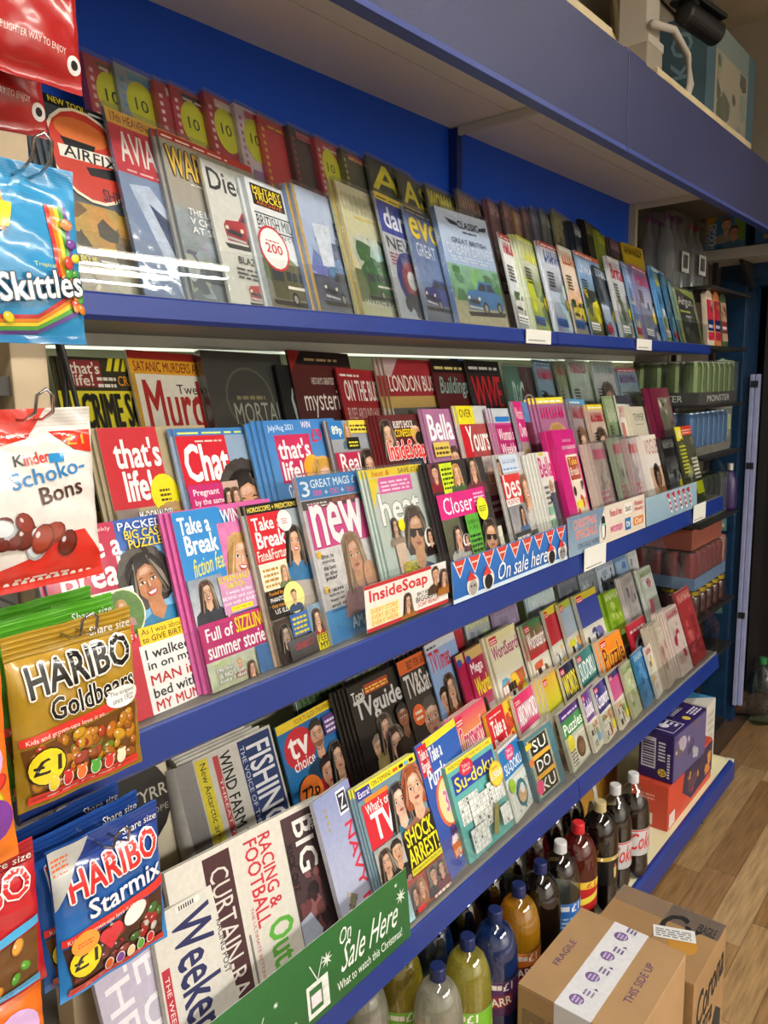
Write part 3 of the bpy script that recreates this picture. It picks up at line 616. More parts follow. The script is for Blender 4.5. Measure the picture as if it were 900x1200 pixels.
add('TF', .641, .271, .205, c_aviation, 'magazine with yellow top strip, red masthead and a bluish aircraft photo', wrap=1)
add('TF', .724, .259, .21, c_ships, 'grey magazine with gold lettering over a warship on a grey sea', 1)
add('TF', .793, .230, .205, c_diecast, 'pale magazine showing a red model sports car, on the top shelf', wrap=1)
add('TF', .878, .217, .205, c_trucks, 'military truck magazine with yellow-on-brown badge and the red number 200', 1, t=.008)
add('TF', .985, .227, .205, c_van, 'blue motoring magazine with a gold spine and a pale glare of cloud', 1, t=.007, wrap=1)
add('TF', 1.102, .256, .205, c_commercial, 'beige vehicle magazine with gold spine and a green wagon among trees', 1, t=.006, wrap=1)
add('TF', 1.217, .257, .2, c_darts, 'magazine with yellow strip, blue masthead and NEW! in black', wrap=1)
add('TF', 1.306, .241, .2, c_evo, 'performance car magazine with three fat yellow letters', wrap=1, t=.006)
add('TF', 1.421, .261, .215, c_dream, 'pale blue classic car magazine with winged badge and a blue saloon', wrap=1, t=.012)
for x, h, dr, lab, n, t in (
    (1.676, .239, gen('', 'e4e8ec', 'c02838', 'car', ('9aa0a4', 'c0c8cc', 'c8d4dc', 'e8e8e4'), 21, 'c83a3a'), 'white car magazine with a red strip right of the big blue classic car cover', 0, .004),
    (1.764, .245, gen('', 'd8e0c8', 'e6ea40', 'scene', ('8aa060', 'c8d040', '5c7040', 'e8e8d8'), 22, 'c8d83a', th=.2), 'yellow-green magazine fronting a fan of yellow spines on the top shelf', 3, .005),
    (1.883, .246, gen('', 'd4dcec', '2a4a8c', 'scene', ('8a94a8', 'b8c4d8', '6a7080'), 23, 'c04a50', th=.18), 'white and blue magazine with a red top strip and dark blue lettering', 1, .005),
    (1.990, .248, gen('', 'e6d4c0', 'c86a30', 'car', ('8a8478', 'a8a090', 'd89a60', 'e0c830'), 24, 'e8e4d0'), 'orange and white motoring magazine with a yellow band on the top shelf', 0, .004),
    (2.088, .246, gen('', '8fb8e8', 'e8f0f8', 'scene', ('3a3c38', 'd8d030', '5a6a50'), 25, 'd06a50', th=.2), 'sky blue magazine with a salmon top strip and a yellow flash', 0, .004),
    (2.194, .214, gen('', '2c3440', 'c8d8ec', 'scene', ('8ab0d8', 'c8d8e8', '4a5a70', '9a7058'), 26), 'dark framed magazine with three small blue pictures, shortest of its row', 0, .004),
    (2.313, .256, gen('Britain', 'c8ccd0', 'b82840', 'scene', ('5a6a54', '8a9488', 'b8c0c0'), 27, 'e0e0e0', th=.2), 'silver grey magazine with tall crimson lettering on the top shelf', 1, .005),
    (2.426, .251, gen('', '7fa8e0', 'f0f4f8', 'scene', ('d8c850', '5a80b8', 'a8c0dc'), 28, '8098c0', th=.2), 'cornflower blue magazine with white lettering beside black-and-white edges', 0, .004),
    (2.501, .251, gen('', '8a86b0', 'd83a68', 'scene', ('50506a', '8f8fa8', 'c4c4d0'), 29, 'c05a70', th=.2), 'mauve magazine fronting a striped stack of black and white edges', 4, .006),
    (2.680, .265, gen('', '5a9ad0', 'f0e85a', 'scene', ('e08a40', 'f0f0e8', '4a88b8', '70b060'), 30, 'a8d0e8', th=.2), 'bright blue travel magazine with yellow-green lettering, right of the striped stack', 1, .006),
    (2.758, .249, gen('', '2c6a9c', 'a8d0e8', 'scene', ('1c4a70', '4a8ab0', '88b8d0'), 31, th=.16), 'deep blue magazine next to the bright travel title', 0, .005),
    (2.830, .222, gen('', '6a9a98', 'd0e8e0', 'scene', ('4a7a78', '8ab8b0', 'a8c8c0'), 32), 'teal wrapped magazine left of the black and lime shooting title', 0, .005)):
    add('TF', x, h, .2, dr, lab, n, t, wrap=1 if 'wrapped' in lab else 0, cdx=.009)
add('TF', 2.872, .205, .21, c_airgun, 'black and lime shooting magazine, last on the right of the top shelf', wrap=1, t=.008)

# ---------- top shelf, rear row
def wrapcover(bg, pic, tc, word, seed, sticker=1, bg2=None, num='10'):
    def draw(d):
        d.r(0, 0, 1, 1, bg2 or bg, bg); d.p('cover_photo'); d.busy(.1, .02, .98, .6, pic, 16, seed, .28); d.e(.5, .42, .34, pic[0], .26); d.p('masthead'); d.r(.03, .5, .13, .97, bg2 or bg); d.bars(.05, .52, .11, .95, 9, tc, seed)
        d.p('side_panel'); d.r(.18, .93, .96, .98, pic[-1]); d.bars(.2, .94, .92, .97, 1, tc, seed)
        if sticker: d.p('price_sticker'); d.e(.34, .8, .17, 'd6d81e', .22); d.t(num, .23, .77, .43, .84, '26300a', .02)
    return draw
for x, h, bg, pic, tc, word, lab, st in (
    (.708, .295, 'c0404a', ('b8b060', '8a7a50', 'c8c890', '7a5a40'), 'f0d0d0', 'ITALIA', 'red spined wrapped part-work with yellow sticker, far left of the rear row', 1),
    (.762, .295, '9aa8b0', ('8a9aa8', 'b0b8b8', '6a8088', '70a0b8'), '3a9ad0', 'SQUARE', 'grey-blue wrapped part-work with a yellow round sticker, second in the rear row', 1),
    (.834, .288, 'b83040', ('b8a8a0', 'c8b8b0', '9a8078', 'd8c8c0'), 'f0e0d8', 'RACER', 'narrow red wrapped part-work without a sticker, left of centre in the rear row', 0),
    (.866, .289, 'c23446', ('a8a060', '988a78', 'c0b0a0', '2a2a28'), 'f0d8d0', 'TUNING', 'red wrapped part-work with yellow sticker and a dark lower corner', 1),
    (.940, .298, 'b42c40', ('b0a8a0', '8f8880', 'c8c0b8', 'd0c8c0'), 'f0d8d8', 'STREET', 'crimson wrapped part-work with yellow sticker and pale curls below it', 1),
    (1.009, .295, 'd8c8d0', ('9a7aa8', 'b890b8', 'c05a80', 'b84070'), 'b03a60', 'LILAC', 'lilac and pink wrapped part-work with a large yellow oval', 1),
    (1.063, .287, 'c83038', ('b8a8a8', 'd8d0d0', 'a87878', 'c04048'), 'f0d820', '1 9', 'red wrapped part-work with tall yellow and white numerals', 0),
    (1.143, .287, '3a2c30', ('b84858', 'd88a98', '8a3040', 'c87080'), 'c03a48', 'NOIR', 'dark wrapped part-work with pink and red swirls', 0),
    (1.216, .280, 'bc3044', ('b0b0a0', '9a9a8a', 'c8c8b8', 'c85868'), 'f0e0e0', 'CORAL', 'red wrapped part-work with yellow sticker, above the beige vehicle magazine', 1),
    (1.295, .275, '4a4a38', ('c08a98', 'a86878', 'd8b0b8', 'b84a5c'), 'e0d840', 'ROSE', 'olive and pink wrapped part-work left of the three dark green ones', 0)):
    add('TR', x, h, .19, wrapcover(bg, pic, tc, '' , len(lab)+int(x*100), st), lab, 0, .014, wrap=1)
def c_wom(title, pic, seed, tc='e6d81e', bg='4a5040'):
    def draw(d):
        d.r(0, 0, 1, 1, bg, '30362c'); d.p('cover_photo'); d.busy(0, 0, 1, .95, pic, 18, seed, .25); d.p('masthead'); d.t(title, .06, .74, .95, .96, tc, .05)
    return draw
add('TR', 1.379, .279, .2, c_wom('A', ('50603c', '6a7a50', '384a30', '8a9a6a'), 41), 'dark green wrapped magazine with a single yellow letter in the rear row', wrap=1)
add('TR', 1.489, .259, .2, c_wom('AS', ('8a6a58', 'a88a70', '5a4a40'), 42), 'brownish wrapped magazine with two yellow letters in the rear row', wrap=1)
add('TR', 1.591, .252, .21, c_wom('WOMAN', ('5a6a48', '88967a', 'a8b09a'), 43), 'wrapped magazine with WOMAN in large yellow capitals', wrap=1)
for x, h, bg, tc, lab, seed, n in (
    (1.730, .262, '5a4a44', 'c89a88', 'brown wrapped magazine behind the winged-badge car title', 51, 0), (1.878, .265, '7a5058', 'd8b0b0', 'dusky red wrapped magazine right of the panel joint in the rear row', 52, 1),
    (1.956, .271, '6a4a50', 'e0a0a0', 'maroon wrapped magazine third right of the panel joint', 53, 0), (2.012, .256, 'a87a58', 'e8c8a0', 'tan wrapped magazine in the rear row', 54, 0),
    (2.065, .273, '5a4048', 'c87a80', 'plum wrapped magazine in the rear row', 55, 0), (2.119, .281, '50506a', '9aa0c8', 'slate violet wrapped magazine in the rear row', 56, 0),
    (2.178, .286, '4a5a60', 'c8d8d8', 'blue-grey wrapped magazine with a white scribble in the rear row', 57, 0), (2.262, .300, '8a8a5a', 'd8d840', 'yellow edged olive magazine, tallest in the rear row', 58, 0)):
    add('TR', x, h, .2, gen('', bg, tc, 'scene', (bg, tc, '706860', '3c3838'), seed), lab, n, .006, wrap=1)
add('TR', 2.400, .283, .2, gen('', '2a3444', 'c8d0d8', 'scene', ('3a4a60', '8a98a8', 'c8ccd0'), 61), 'dark blue magazine fronting a fan of white edged copies in the rear row', 4, .004, cdx=.010)
add('TR', 2.496, .304, .2, gen('', '1c1c20', 'b0a060', 'scene', ('30302c', '8a8058', '5a5a50'), 62), 'black magazine with light edges, second tallest in the rear row', 3, .004, cdx=.010)
add('TR', 2.580, .281, .2, gen('', '8a9a40', 'e0e040', 'scene', ('6a7830', 'c8c850', '40482c'), 63), 'lime green magazine right of the black one in the rear row', 1, .005, cdx=.012)
add('TR', 2.682, .270, .2, gen('', '4a3a40', 'b08898', 'scene', ('6a505a', '988088', '302830'), 64), 'dark mauve magazine near the right end of the rear row', 1, .005, cdx=.012)
add('TR', 2.790, .267, .21, gen('', 'c8a828', '3c3010', 'scene', ('e0c840', '8a7020', '584818'), 65), 'mustard yellow magazine, last on the right of the rear row', 0, .006)
# ---------- middle shelf, front row
def c_tab(d):
    d.r(0, 0, 1, 1, '8cc4ea', '6aa8d8'); d.r(0, .66, .58, 1, 'b8264a'); d.r(.58, .84, 1, 1, '3a62b0'); d.p('masthead'); d.t('Take a', .1, .83, .6, .94, 'f6f2ee', .05); d.t('Break', .1, .685, .66, .82, 'f6f2ee', .06)
    d.t('favourite weekly', .1, .955, .55, .98, 'f0d8dc', .02); d.p('cover_photo'); d.f(.76, .66, .24, 'c08258', '17100e', '3aa0d8', 'curly', tilt=12)
    d.p('puzzle_flash'); d.t('PACKED', .6, .945, .99, .985, 'f0f4fa', .03); d.t('BIG CASH', .64, .895, .99, .94, 'f4d628', .03); d.t('PUZZLES', .66, .845, .99, .89, 'f4d628', .03)
    d.p('coverline'); d.r(0, .36, .62, .66, 'e8ecec'); d.t("HUBBY'S", .14, .62, .42, .655, 'e6d822', .03, out='2a6a8a'); d.t('BOMBSHELL', .12, .58, .5, .615, 'e6d822', .03, out='2a6a8a'); d.t('Dumped after', .14, .535, .55, .565, '2a4a9a', .01); d.t('my', .4, .5, .48, .525, '2a4a9a', .01)
    d.p('inset_photo'); d.e(.5, .53, .15, 'f0e8c8'); d.e(.5, .53, .14, '5a8040'); d.f(.49, .56, .07, 'e0b090', 'c89858', 'd8a0a8', 'bob'); d.p('shock_panel'); d.r(.2, .36, .54, .47, 'd02830'); d.t('WEDDING SHOCK', .22, .43, .52, .46, 'f4d820', .02); d.t('I went down the', .23, .41, .52, .428, 'ffffff', .0); d.t('aisle and my heart', .23, .39, .52, .407, 'ffffff', .0); d.t('STOPPED DEAD', .23, .367, .52, .386, 'ffffff', .02)
    d.p('lower_photo'); d.r(.2, .16, .54, .35, '7a9ac0', 'a8c0d8'); d.f(.36, .28, .06, 'd8a884', '2a1c14', '5a6a80', 'long'); d.e(.48, .23, .07, '3a8ad0'); d.bars(.43, .215, .53, .245, 3, 'ffffff', 4)
    d.p('holiday_flash'); d.e(.34, .0, .34, 'f0e8f0', .24); d.e(.34, .0, .33, 'a8488a', .23); d.t('HOLIDAYS', .2, .115, .5, .145, 'f0d820', .02); d.t('TO BE WON HERE!', .14, .08, .52, .105, 'f0d820', .02); d.t('50', .3, .01, .42, .06, 'ffffff', .03)
    d.p('story_panel'); d.e(.7, .14, .3, 'c8283c', .34); d.r(.54, 0, 1, .35, 'f4f2f0'); d.r(.56, .35, 1, .44, 'f4c81e'); d.t('As I was about', .58, .4, .97, .43, '3a2808', .02); d.t('to GIVE BIRTH', .58, .36, .97, .39, '3a2808', .03)
    for k, (s_, c_) in enumerate((('I walked', '18181a'), ('in on my', '18181a'), ('MAN in', 'c82028'), ('bed with', '18181a'), ('MY MUM', 'c82028'))): d.t(s_, .58, .275-k*.066, .97, .325-k*.066, c_, .04)
def c_fiction(d):
    d.r(0, 0, 1, 1, 'd060a0'); d.p('masthead'); d.r(0, .62, .6, 1, '2c86cc'); d.e(.32, .78, .36, '2c86cc'); d.t('Take a', .06, .87, .5, .965, 'f8f6f2', .05); d.t('Break', .1, .755, .56, .86, 'f8f6f2', .06); d.t('fiction feast', .12, .64, .66, .74, 'f2e22a', .0, sh=.25, rot=7)
    d.p('cover_photo'); d.r(.6, .4, 1, .9, 'd87ab0'); d.f(.88, .68, .26, 'e8b898', 'c89a5c', '5ab0d8', 'long', tilt=-10); d.t('WIN', .68, .9, .96, .975, 'f8f4f8', .03)
    d.p('inset_photo'); d.r(0, .36, .5, .62, 'c0c4c8', '8a96a4'); d.f(.24, .53, .13, 'e0b090', '4a3020', '3a4250', 'long'); d.p('coverline'); d.r(.42, .38, .98, .6, 'c890b8'); d.t('SUPERMARKET', .42, .56, .92, .595, 'f2e030', .03, out='5a2a10'); d.t('SWITCH', .52, .52, .8, .552, 'f2e030', .03, out='5a2a10')
    d.t('I went in for', .5, .49, .9, .51, 'f4f0f4', .01); d.t('BEANS and came', .42, .46, .95, .48, 'f4f0f4', .02); d.t('out with a BABY', .44, .43, .95, .45, 'f4f0f4', .02); d.r(.52, .39, .86, .418, 'f0e028'); d.t("Could I keep him?", .54, .395, .84, .413, '30280a', .0)
    d.p('story_panel'); d.r(0, .16, 1, .37, 'b8246c'); d.t('Full of', .08, .27, .48, .34, 'f8f4f6', .04); d.t('SIZZLING', .52, .27, .99, .355, 'f2ce24', .04, out='a82818'); d.t('summer stories', .06, .175, .99, .255, 'f8f4f6', .04)
    d.p('lower_photo'); d.r(0, 0, 1, .16, 'a8b090', 'c8cdb8'); d.f(.46, .1, .06, 'e8b898', 'c8a878', 'd8a890', 'short'); d.f(.62, .05, .08, 'e0a888', '5a3a28', 'c83030', 'long'); d.r(.72, 0, 1, .16, '3a6aa0'); d.t('TWIST', .08, .125, .3, .15, 'c8e870', .02); d.t('My man', .1, .09, .36, .115, 'ffffff', .02, out='303030'); d.t('IS NOT our', .12, .06, .5, .085, 'ffffff', .02, out='303030'); d.t("baby's dad", .12, .03, .5, .055, 'ffffff', .02, out='303030')
def c_fate(d):
    d.r(0, 0, 1, 1, 'b8a088', '98a8b0'); d.r(0, .94, 1, 1, '16181a'); d.p('masthead'); d.r(0, .63, .62, .94, 'cc2430'); d.t('Take a', .06, .835, .6, .915, 'f8f4f0', .05); d.t('Break', .08, .725, .62, .825, 'f8f4f0', .06); d.t('Fate&Fortune', .04, .645, .66, .71, 'f6e4d8', .02); d.p('strapline'); d.t('HOROSCOPES + PREDICTIONS', .03, .953, .97, .985, 'f4e060', .03)
    d.p('cover_photo'); d.f(.78, .72, .2, 'e0ac88', '241814', '4a90c8', 'long', tilt=-6); d.e(.66, .87, .09, 'f2f0ec'); d.bars(.6, .85, .72, .89, 3, 'c02030', 4); d.p('inset_photo'); d.r(0, .46, .52, .63, 'e8dcc0', 'f0ead0'); d.bars(.05, .48, .34, .61, 4, 'b88a30', 4); d.f(.44, .55, .08, 'e0b090', 'b89058', '8a9a6a', 'long')
    d.p('coverline'); d.r(0, .28, .62, .46, '141010'); d.t('Fooled by', .06, .42, .32, .45, 'f0a028', .02); d.t('PHANTOM', .06, .385, .36, .412, 'ffffff', .02); d.t('that made', .06, .35, .34, .375, 'f0a028', .02); d.t('US ILL', .1, .31, .34, .34, 'ffffff', .02); d.e(.5, .38, .13, 'e8e08a'); d.f(.5, .39, .08, 'e0b090', '6a4a30', '3a5a88', 'short')
    d.p('lower_photo'); d.r(0, 0, .34, .27, '241c1c', '4a3a34'); d.f(.18, .17, .13, 'b8a090', '141012', '2a2020', 'long', 0); d.r(.3, .14, .66, .28, '3a70b8'); d.bars(.34, .15, .62, .27, 4, 'f0d820', 6); d.r(.66, .1, 1, .3, '88a8c0'); d.f(.82, .2, .12, 'e8b898', '4a2c1c', 'd83a30', 'long'); d.r(.16, .0, .72, .13, '2a2a2c', '606068'); d.t('DERELICT', .28, .06, .66, .1, 'c83038', .02); d.r(.72, 0, 1, .1, 'e8d820'); d.t('FEEL', .74, .055, .97, .095, '141414', .04); d.t('MY', .76, .005, .93, .048, '141414', .04)
def c_new(d):
    d.r(0, 0, 1, 1, 'd8d4d8', 'c8c4cc'); d.r(0, .86, 1, 1, '1f7ec2'); d.r(0, 0, 1, .2, '1578b8', '2c92d0'); d.p('offer_band'); d.t('3', .04, .88, .17, .97, 'e0f0fa', .03); d.t('GREAT MAGS £', .2, .925, .96, .975, 'e8f4fc', .03); d.t('new', .22, .875, .36, .91, 'e84a98', .03); d.t('+', .4, .878, .46, .905, 'e8f4fc', .02); d.t('OK!', .5, .875, .64, .91, 'e85a90', .03); d.t('+', .68, .878, .74, .905, 'e8f4fc', .02); d.t('Star', .78, .875, .94, .91, 'e84050', .03)
    d.r(0, .8, 1, .855, '34302e'); d.bars(.08, .81, .4, .845, 2, 'e8e0d8', 3); d.t("GOLDEN'S FURY", .5, .825, .92, .848, 'e87a30', .02)
    d.p('masthead'); d.r(.04, .56, 1, .8, 'd8358c'); d.t('new', .1, .575, .96, .82, 'fbf8fa', .06, out='b01a6a'); d.p('cover_photo'); d.r(.04, .2, 1, .56, 'cfc8c4', 'e0dcdc'); d.f(.66, .47, .24, 'd8a07c', '8a6848', 'd8a0a8', 'long', 0, tilt=4); d.e(.86, .33, .1, 'd8a07c', .13)
    d.p('coverline'); d.e(.08, .53, .03, 'f0c020'); d.e(.08, .32, .03, 'f0c020')
    for k, s_ in enumerate(('She is', 'moving', 'the best', 'in the', 'year')): d.t(s_, .1, .5-k*.034, .3, .525-k*.034, '20202a', .03)
    for k, s_ in enumerate(('I am', 'back to my', 'happy self', 'and in', 'control')): d.t(s_, .1, .3-k*.03, .34, .322-k*.03, '20202a', .03)
    d.p('price_band'); d.t('AMAZING', .36, .05, .97, .12, 'bfe2f4', .03)
def c_heat(d):
    d.r(0, 0, 1, 1, 'a8c0b8', 'd0d4cc'); d.r(0, .945, 1, 1, 'f2d41c'); d.p('offer_band'); d.t('heat &', .08, .953, .4, .99, 'c83a1c', .02, sh=.2); d.t('SAVE £1', .58, .955, .92, .988, '1c1810', .03); d.r(.16, .83, .8, .94, 'e058a8'); d.bars(.2, .845, .76, .925, 3, 'f8dcec', 2); d.poly([(0, .94), (.18, .94), (0, .74)], 'f0d81c')
    d.p('masthead'); d.t('heat', .1, .62, .86, .83, 'fbfaf6', .05, out='7a8a80'); d.p('cover_photo'); d.f(.68, .52, .3, 'd8a27a', '3a2418', '3a68a0', 'bob', 0, glasses=1, tilt=-5); d.f(.28, .6, .09, 'e0b090', '3a2620', 'c8b09a', 'long'); d.r(.2, .28, .38, .48, 'c4ac98')
    d.p('inset_photo'); d.e(.9, .46, .11, 'e8e4dc'); d.f(.9, .47, .09, 'd8a884', '241814', '302020', 'bob', 0); d.e(.38, .6, .06, 'f0e020'); d.p('coverline'); d.t("CHERYL'S", .26, .31, .52, .345, 'ece02a', .03, out='302a10'); d.t('EMERGENCY', .26, .275, .56, .308, 'ece02a', .03, out='302a10'); d.t('REVEALED', .26, .24, .54, .272, 'ece02a', .03, out='302a10'); d.t("'REHAB", .46, .14, .98, .22, 'eef4fa', .03, out='203a5a'); d.p('lower_photo'); d.r(.05, 0, .42, .2, '5a7a98'); d.f(.3, .12, .12, 'e0b090', 'a87a48', 'b84a58', 'long'); d.r(.42, 0, 1, .13, 'c04a60')
def c_closer(d):
    d.r(0, 0, 1, 1, '3a3436', '302a2c'); d.p('upper_photo'); d.r(0, .78, .2, 1, '6a3440'); d.f(.1, .93, .1, 'd8a884', '241814', 'a02838', 'short'); d.r(.18, .76, .4, .99, 'c8e028'); d.bars(.2, .79, .38, .97, 5, '304010', 3); d.f(.46, .9, .11, 'e8b898', 'c08a48', '5a7a50', 'long'); d.f(.76, .92, .14, 'd8a484', '2a1a14', '8a3a48', 'long'); d.p('masthead'); d.r(0, .57, .86, .76, 'd0247c'); d.t('Closer', .08, .6, .6, .73, 'fbf4f8', .0); d.bars(.64, .62, .84, .74, 4, 'f0c0d8', 5)
    d.p('cover_photo'); d.r(.0, .16, .3, .57, '4a3c38', '5a6048'); d.f(.22, .43, .13, 'd8a488', '201610', 'e8e4e4', 'long', 0); d.e(.34, .38, .07, 'f0e8e8'); d.f(.34, .39, .06, 'e0b090', '3a2418', '804050', 'bob'); d.r(.38, .14, .62, .57, '58a838'); d.t("QUEEN'S", .4, .49, .6, .525, '1c3010', .02); d.t('FURY', .42, .45, .58, .482, '1c3010', .02); d.bars(.4, .2, .6, .43, 6, '183010', 5); d.f(.78, .35, .23, 'd8a27a', '2a1a12', 'b8a090', 'bob', 0, glasses=1, tilt=-8); d.r(.92, .1, 1, .42, 'd8d4c0'); d.e(.72, .59, .1, 'e6ea2c', .12); d.bars(.65, .57, .79, .62, 3, '405010', 3)
    d.p('coverline'); d.r(.02, .05, .36, .2, 'e8a8b8'); d.bars(.05, .07, .33, .18, 3, '802848', 4)
def c_best(d):
    d.r(0, 0, 1, 1, 'c8c4c0', 'b8b4b4'); d.p('upper_panel'); d.r(.1, .84, .8, .99, 'cfdcec'); d.t('La La Lady', .2, .905, .7, .96, '2c58a8', .0, sh=.25); d.bars(.18, .86, .74, .89, 1, '6a90c8', 3); d.f(.04, .9, .1, 'd8a884', '3a2418', '4a3a48', 'long'); d.p('masthead'); d.r(0, .56, .7, .82, 'd83a3c'); d.t('best', .06, .62, .8, .82, 'fbf4f0', .03); d.r(0, .55, .5, .61, 'f0f0ec'); d.t('MONTHLY', .04, .562, .48, .602, 'c82c34', .02)
    d.p('cover_photo'); d.f(.84, .66, .22, 'e0ac88', '8a4a24', 'f0ece8', 'long', tilt=6); d.p('inset_photo'); d.r(0, .28, .66, .55, 'b0aaa8', '8a8a90'); d.f(.46, .46, .12, 'd8a07c', '241814', '5a86c0', 'long', 0); d.p('coverline'); d.r(.02, .2, .62, .32, '2c2c34'); d.bars(.06, .215, .58, .305, 2, 'f4f4f0', 4); d.r(0, .1, .6, .2, 'e8d8f0'); d.bars(.06, .115, .54, .185, 2, '8a3a98', 5); d.r(.66, .12, .9, .3, '303030'); d.bars(.68, .14, .88, .28, 3, 'f0e020', 5); d.r(0, 0, 1, .1, 'b060a8')
def c_bella2(d):
    d.r(0, 0, 1, 1, 'd8d8d0', 'e4e2dc'); d.p('masthead'); d.r(.2, .97, .5, 1, 'e0d020'); d.t('Bella', .06, .76, .95, .95, 'c8267c', .04); d.p('cover_photo'); d.f(.62, .66, .12, 'e0b090', 'c8a868', '3a4a58', 'bob'); d.poly([(.42, .6), (.8, .6), (.86, .12), (.5, .1)], '4a5866'); d.busy(.42, .12, .84, .58, ('5c6a78', '3c4854', '8a98a4'), 14, 8, .12); d.r(.84, .2, 1, .7, '3a1a24'); d.p('coverline'); d.r(.04, .4, .38, .48, '8ac0a0'); d.r(.04, .28, .4, .36, '8ac0a0'); d.bars(.06, .5, .36, .7, 4, '5a5a58', 3); d.r(.02, .04, .5, .2, 'f2f0ee'); d.bars(.06, .06, .46, .18, 3, 'b03060', 4)
def c_pinkbag(d):
    d.r(0, 0, 1, 1, 'c81e78', 'd42a84'); d.p('masthead'); d.t('chat & mags', .4, .885, .78, .925, 'f4c8e0', .0); d.t('2 GREAT MAGAZINES INSIDE', .3, .83, .95, .86, 'f8e0ec', .02); d.p('window_magazine'); d.r(.38, .04, .93, .78, 'e8dcc8'); d.r(.42, .56, .9, .76, 'a83820'); d.t('Take', .46, .69, .84, .75, 'f2d020', .03); d.t('Break', .46, .6, .86, .67, 'f4e8d8', .03); d.busy(.4, .06, .92, .54, ('d8a030', '3a2418', 'e8c8a0', 'c83028', '5a3a28'), 18, 7, .25); d.e(.5, .14, .12, 'ece42a', .16); d.r(.42, .32, .7, .38, 'f0e020'); d.r(.5, .2, .9, .26, '181414')
add('M1', .455, .275, .238, c_tab, 'puzzle weekly with crimson masthead and a curly dark-haired woman, beside the gold bag', 1, t=.004)
add('M1', .658, .272, .215, c_fiction, 'pink and blue fiction magazine with a story panel about summer across it', 2, t=.0045)
add('M1', .796, .264, .205, c_fate, 'horoscope magazine with red masthead and a long dark-haired smiling woman', 1, t=.004)
add('M1', .920, .298, .215, c_new, 'bagged celebrity magazine with blue bands, pink masthead and a long-haired woman', 0, t=.008, wrap=1)
add('M1', 1.105, .292, .205, c_heat, 'celebrity magazine with white masthead and a woman in sunglasses, yellow offer strip on top', 2, t=.004, wrap=1)
add('M1', 1.299, .286, .22, c_closer, 'celebrity weekly with magenta masthead, green panel and a woman in sunglasses', 2, t=.004)
add('M1', 1.571, .284, .19, c_best, 'weekly with white masthead on red and an auburn-haired woman', 1, t=.004)
add('M1', 1.762, .273, .185, c_bella2, 'pale weekly with pink masthead and a woman in a grey patterned dress', 4, t=.005, cdx=.008)
add('M1', 1.872, .327, .19, c_pinkbag, 'magenta bagged magazine pack with a window showing a busy cover', 1, t=.014, wrap=0, cdx=.012)
def c_clear(bg, cols, seed, tc, word=''):
    def draw(d):
        d.r(0, 0, 1, 1, bg, cols[0]); d.p('cover_photo'); d.busy(.1, .02, .95, .8, cols, 20, seed, .2); d.p('masthead')
        if word: d.t(word, .1, .8, .9, .95, tc, .03)
        else: d.r(.12, .82, .88, .93, tc)
        d.p('coverline'); d.bars(.1, .1, .7, .5, 7, tc, seed)
    return draw
add('M1', 2.080, .275, .17, c_clear('c8b8b0', ('b8a098', 'd8c8c0', '988a84', 'b07888'), 71, 'c84a7a'), 'clear bagged beige magazine with a pink top edge, right of the magenta pack', 2, t=.008, wrap=1, cdx=.009)
add('M1', 2.225, .282, .17, c_clear('8a9a80', ('9aa88a', '6a7a60', 'c0b0a8', '5a5a54'), 72, 'b05060'), 'clear bagged grey-green magazine in the front row of the middle shelf', 0, t=.012, wrap=1)
add('M1', 2.341, .273, .17, c_clear('b8989a', ('c8b8c0', 'a8a0a8', 'd8d0d8'), 73, 'c83a48'), 'clear bagged red and silver magazine left of the white fashion cover', 0, t=.016, wrap=1)
def c_vogue(d):
    d.r(0, 0, 1, 1, 'e8e2d8', 'efe9e0'); d.p('masthead'); d.t('VOGUE', .1, .76, .96, .95, 'b0504a', .0); d.p('cover_photo'); d.r(.14, .04, 1, .6, 'c8a080', 'd8b498'); d.f(.56, .46, .2, 'a06a48', '120e0c', 'd8b08c', 'curly', 0); d.poly([(.2, .06), (.6, .36), (.98, .3), (.9, .04)], 'b88458')
add('M1', 2.468, .273, .175, c_vogue, 'white fashion magazine with thin red masthead and a dark-haired model', 0, t=.018)
add('M1', 2.633, .255, .17, gen('', '1c1c1e', '8a8a88', 'scene', ('2c2c30', '505458', '787a78'), 74), 'black glossy magazine between the white fashion cover and the yellow cornered one', 0, t=.012)
def c_yel(d):
    d.r(0, 0, 1, 1, '3c4030', '585848'); d.p('masthead'); d.r(0, .82, .36, 1, 'e6d81a'); d.t('AB', .06, .85, .3, .97, 'f8f4d0', .03); d.r(.36, .88, 1, 1, 'd0402a'); d.bars(.4, .9, .95, .97, 2, 'f0c8b8', 2); d.p('cover_photo'); d.busy(.2, .05, .95, .85, ('2a2c24', '6a6a58', '8a8870', '444838'), 18, 4, .2); d.p('coverline'); d.bars(.04, .4, .4, .78, 8, 'c8cc30', 3); d.bars(.6, .3, .95, .6, 6, 'dcdcc8', 5); d.r(.5, .1, .96, .26, 'c8d428')
add('M1', 2.787, .284, .185, c_yel, 'dark magazine with a yellow corner and red strip, last in the middle front row', 0, t=.008)

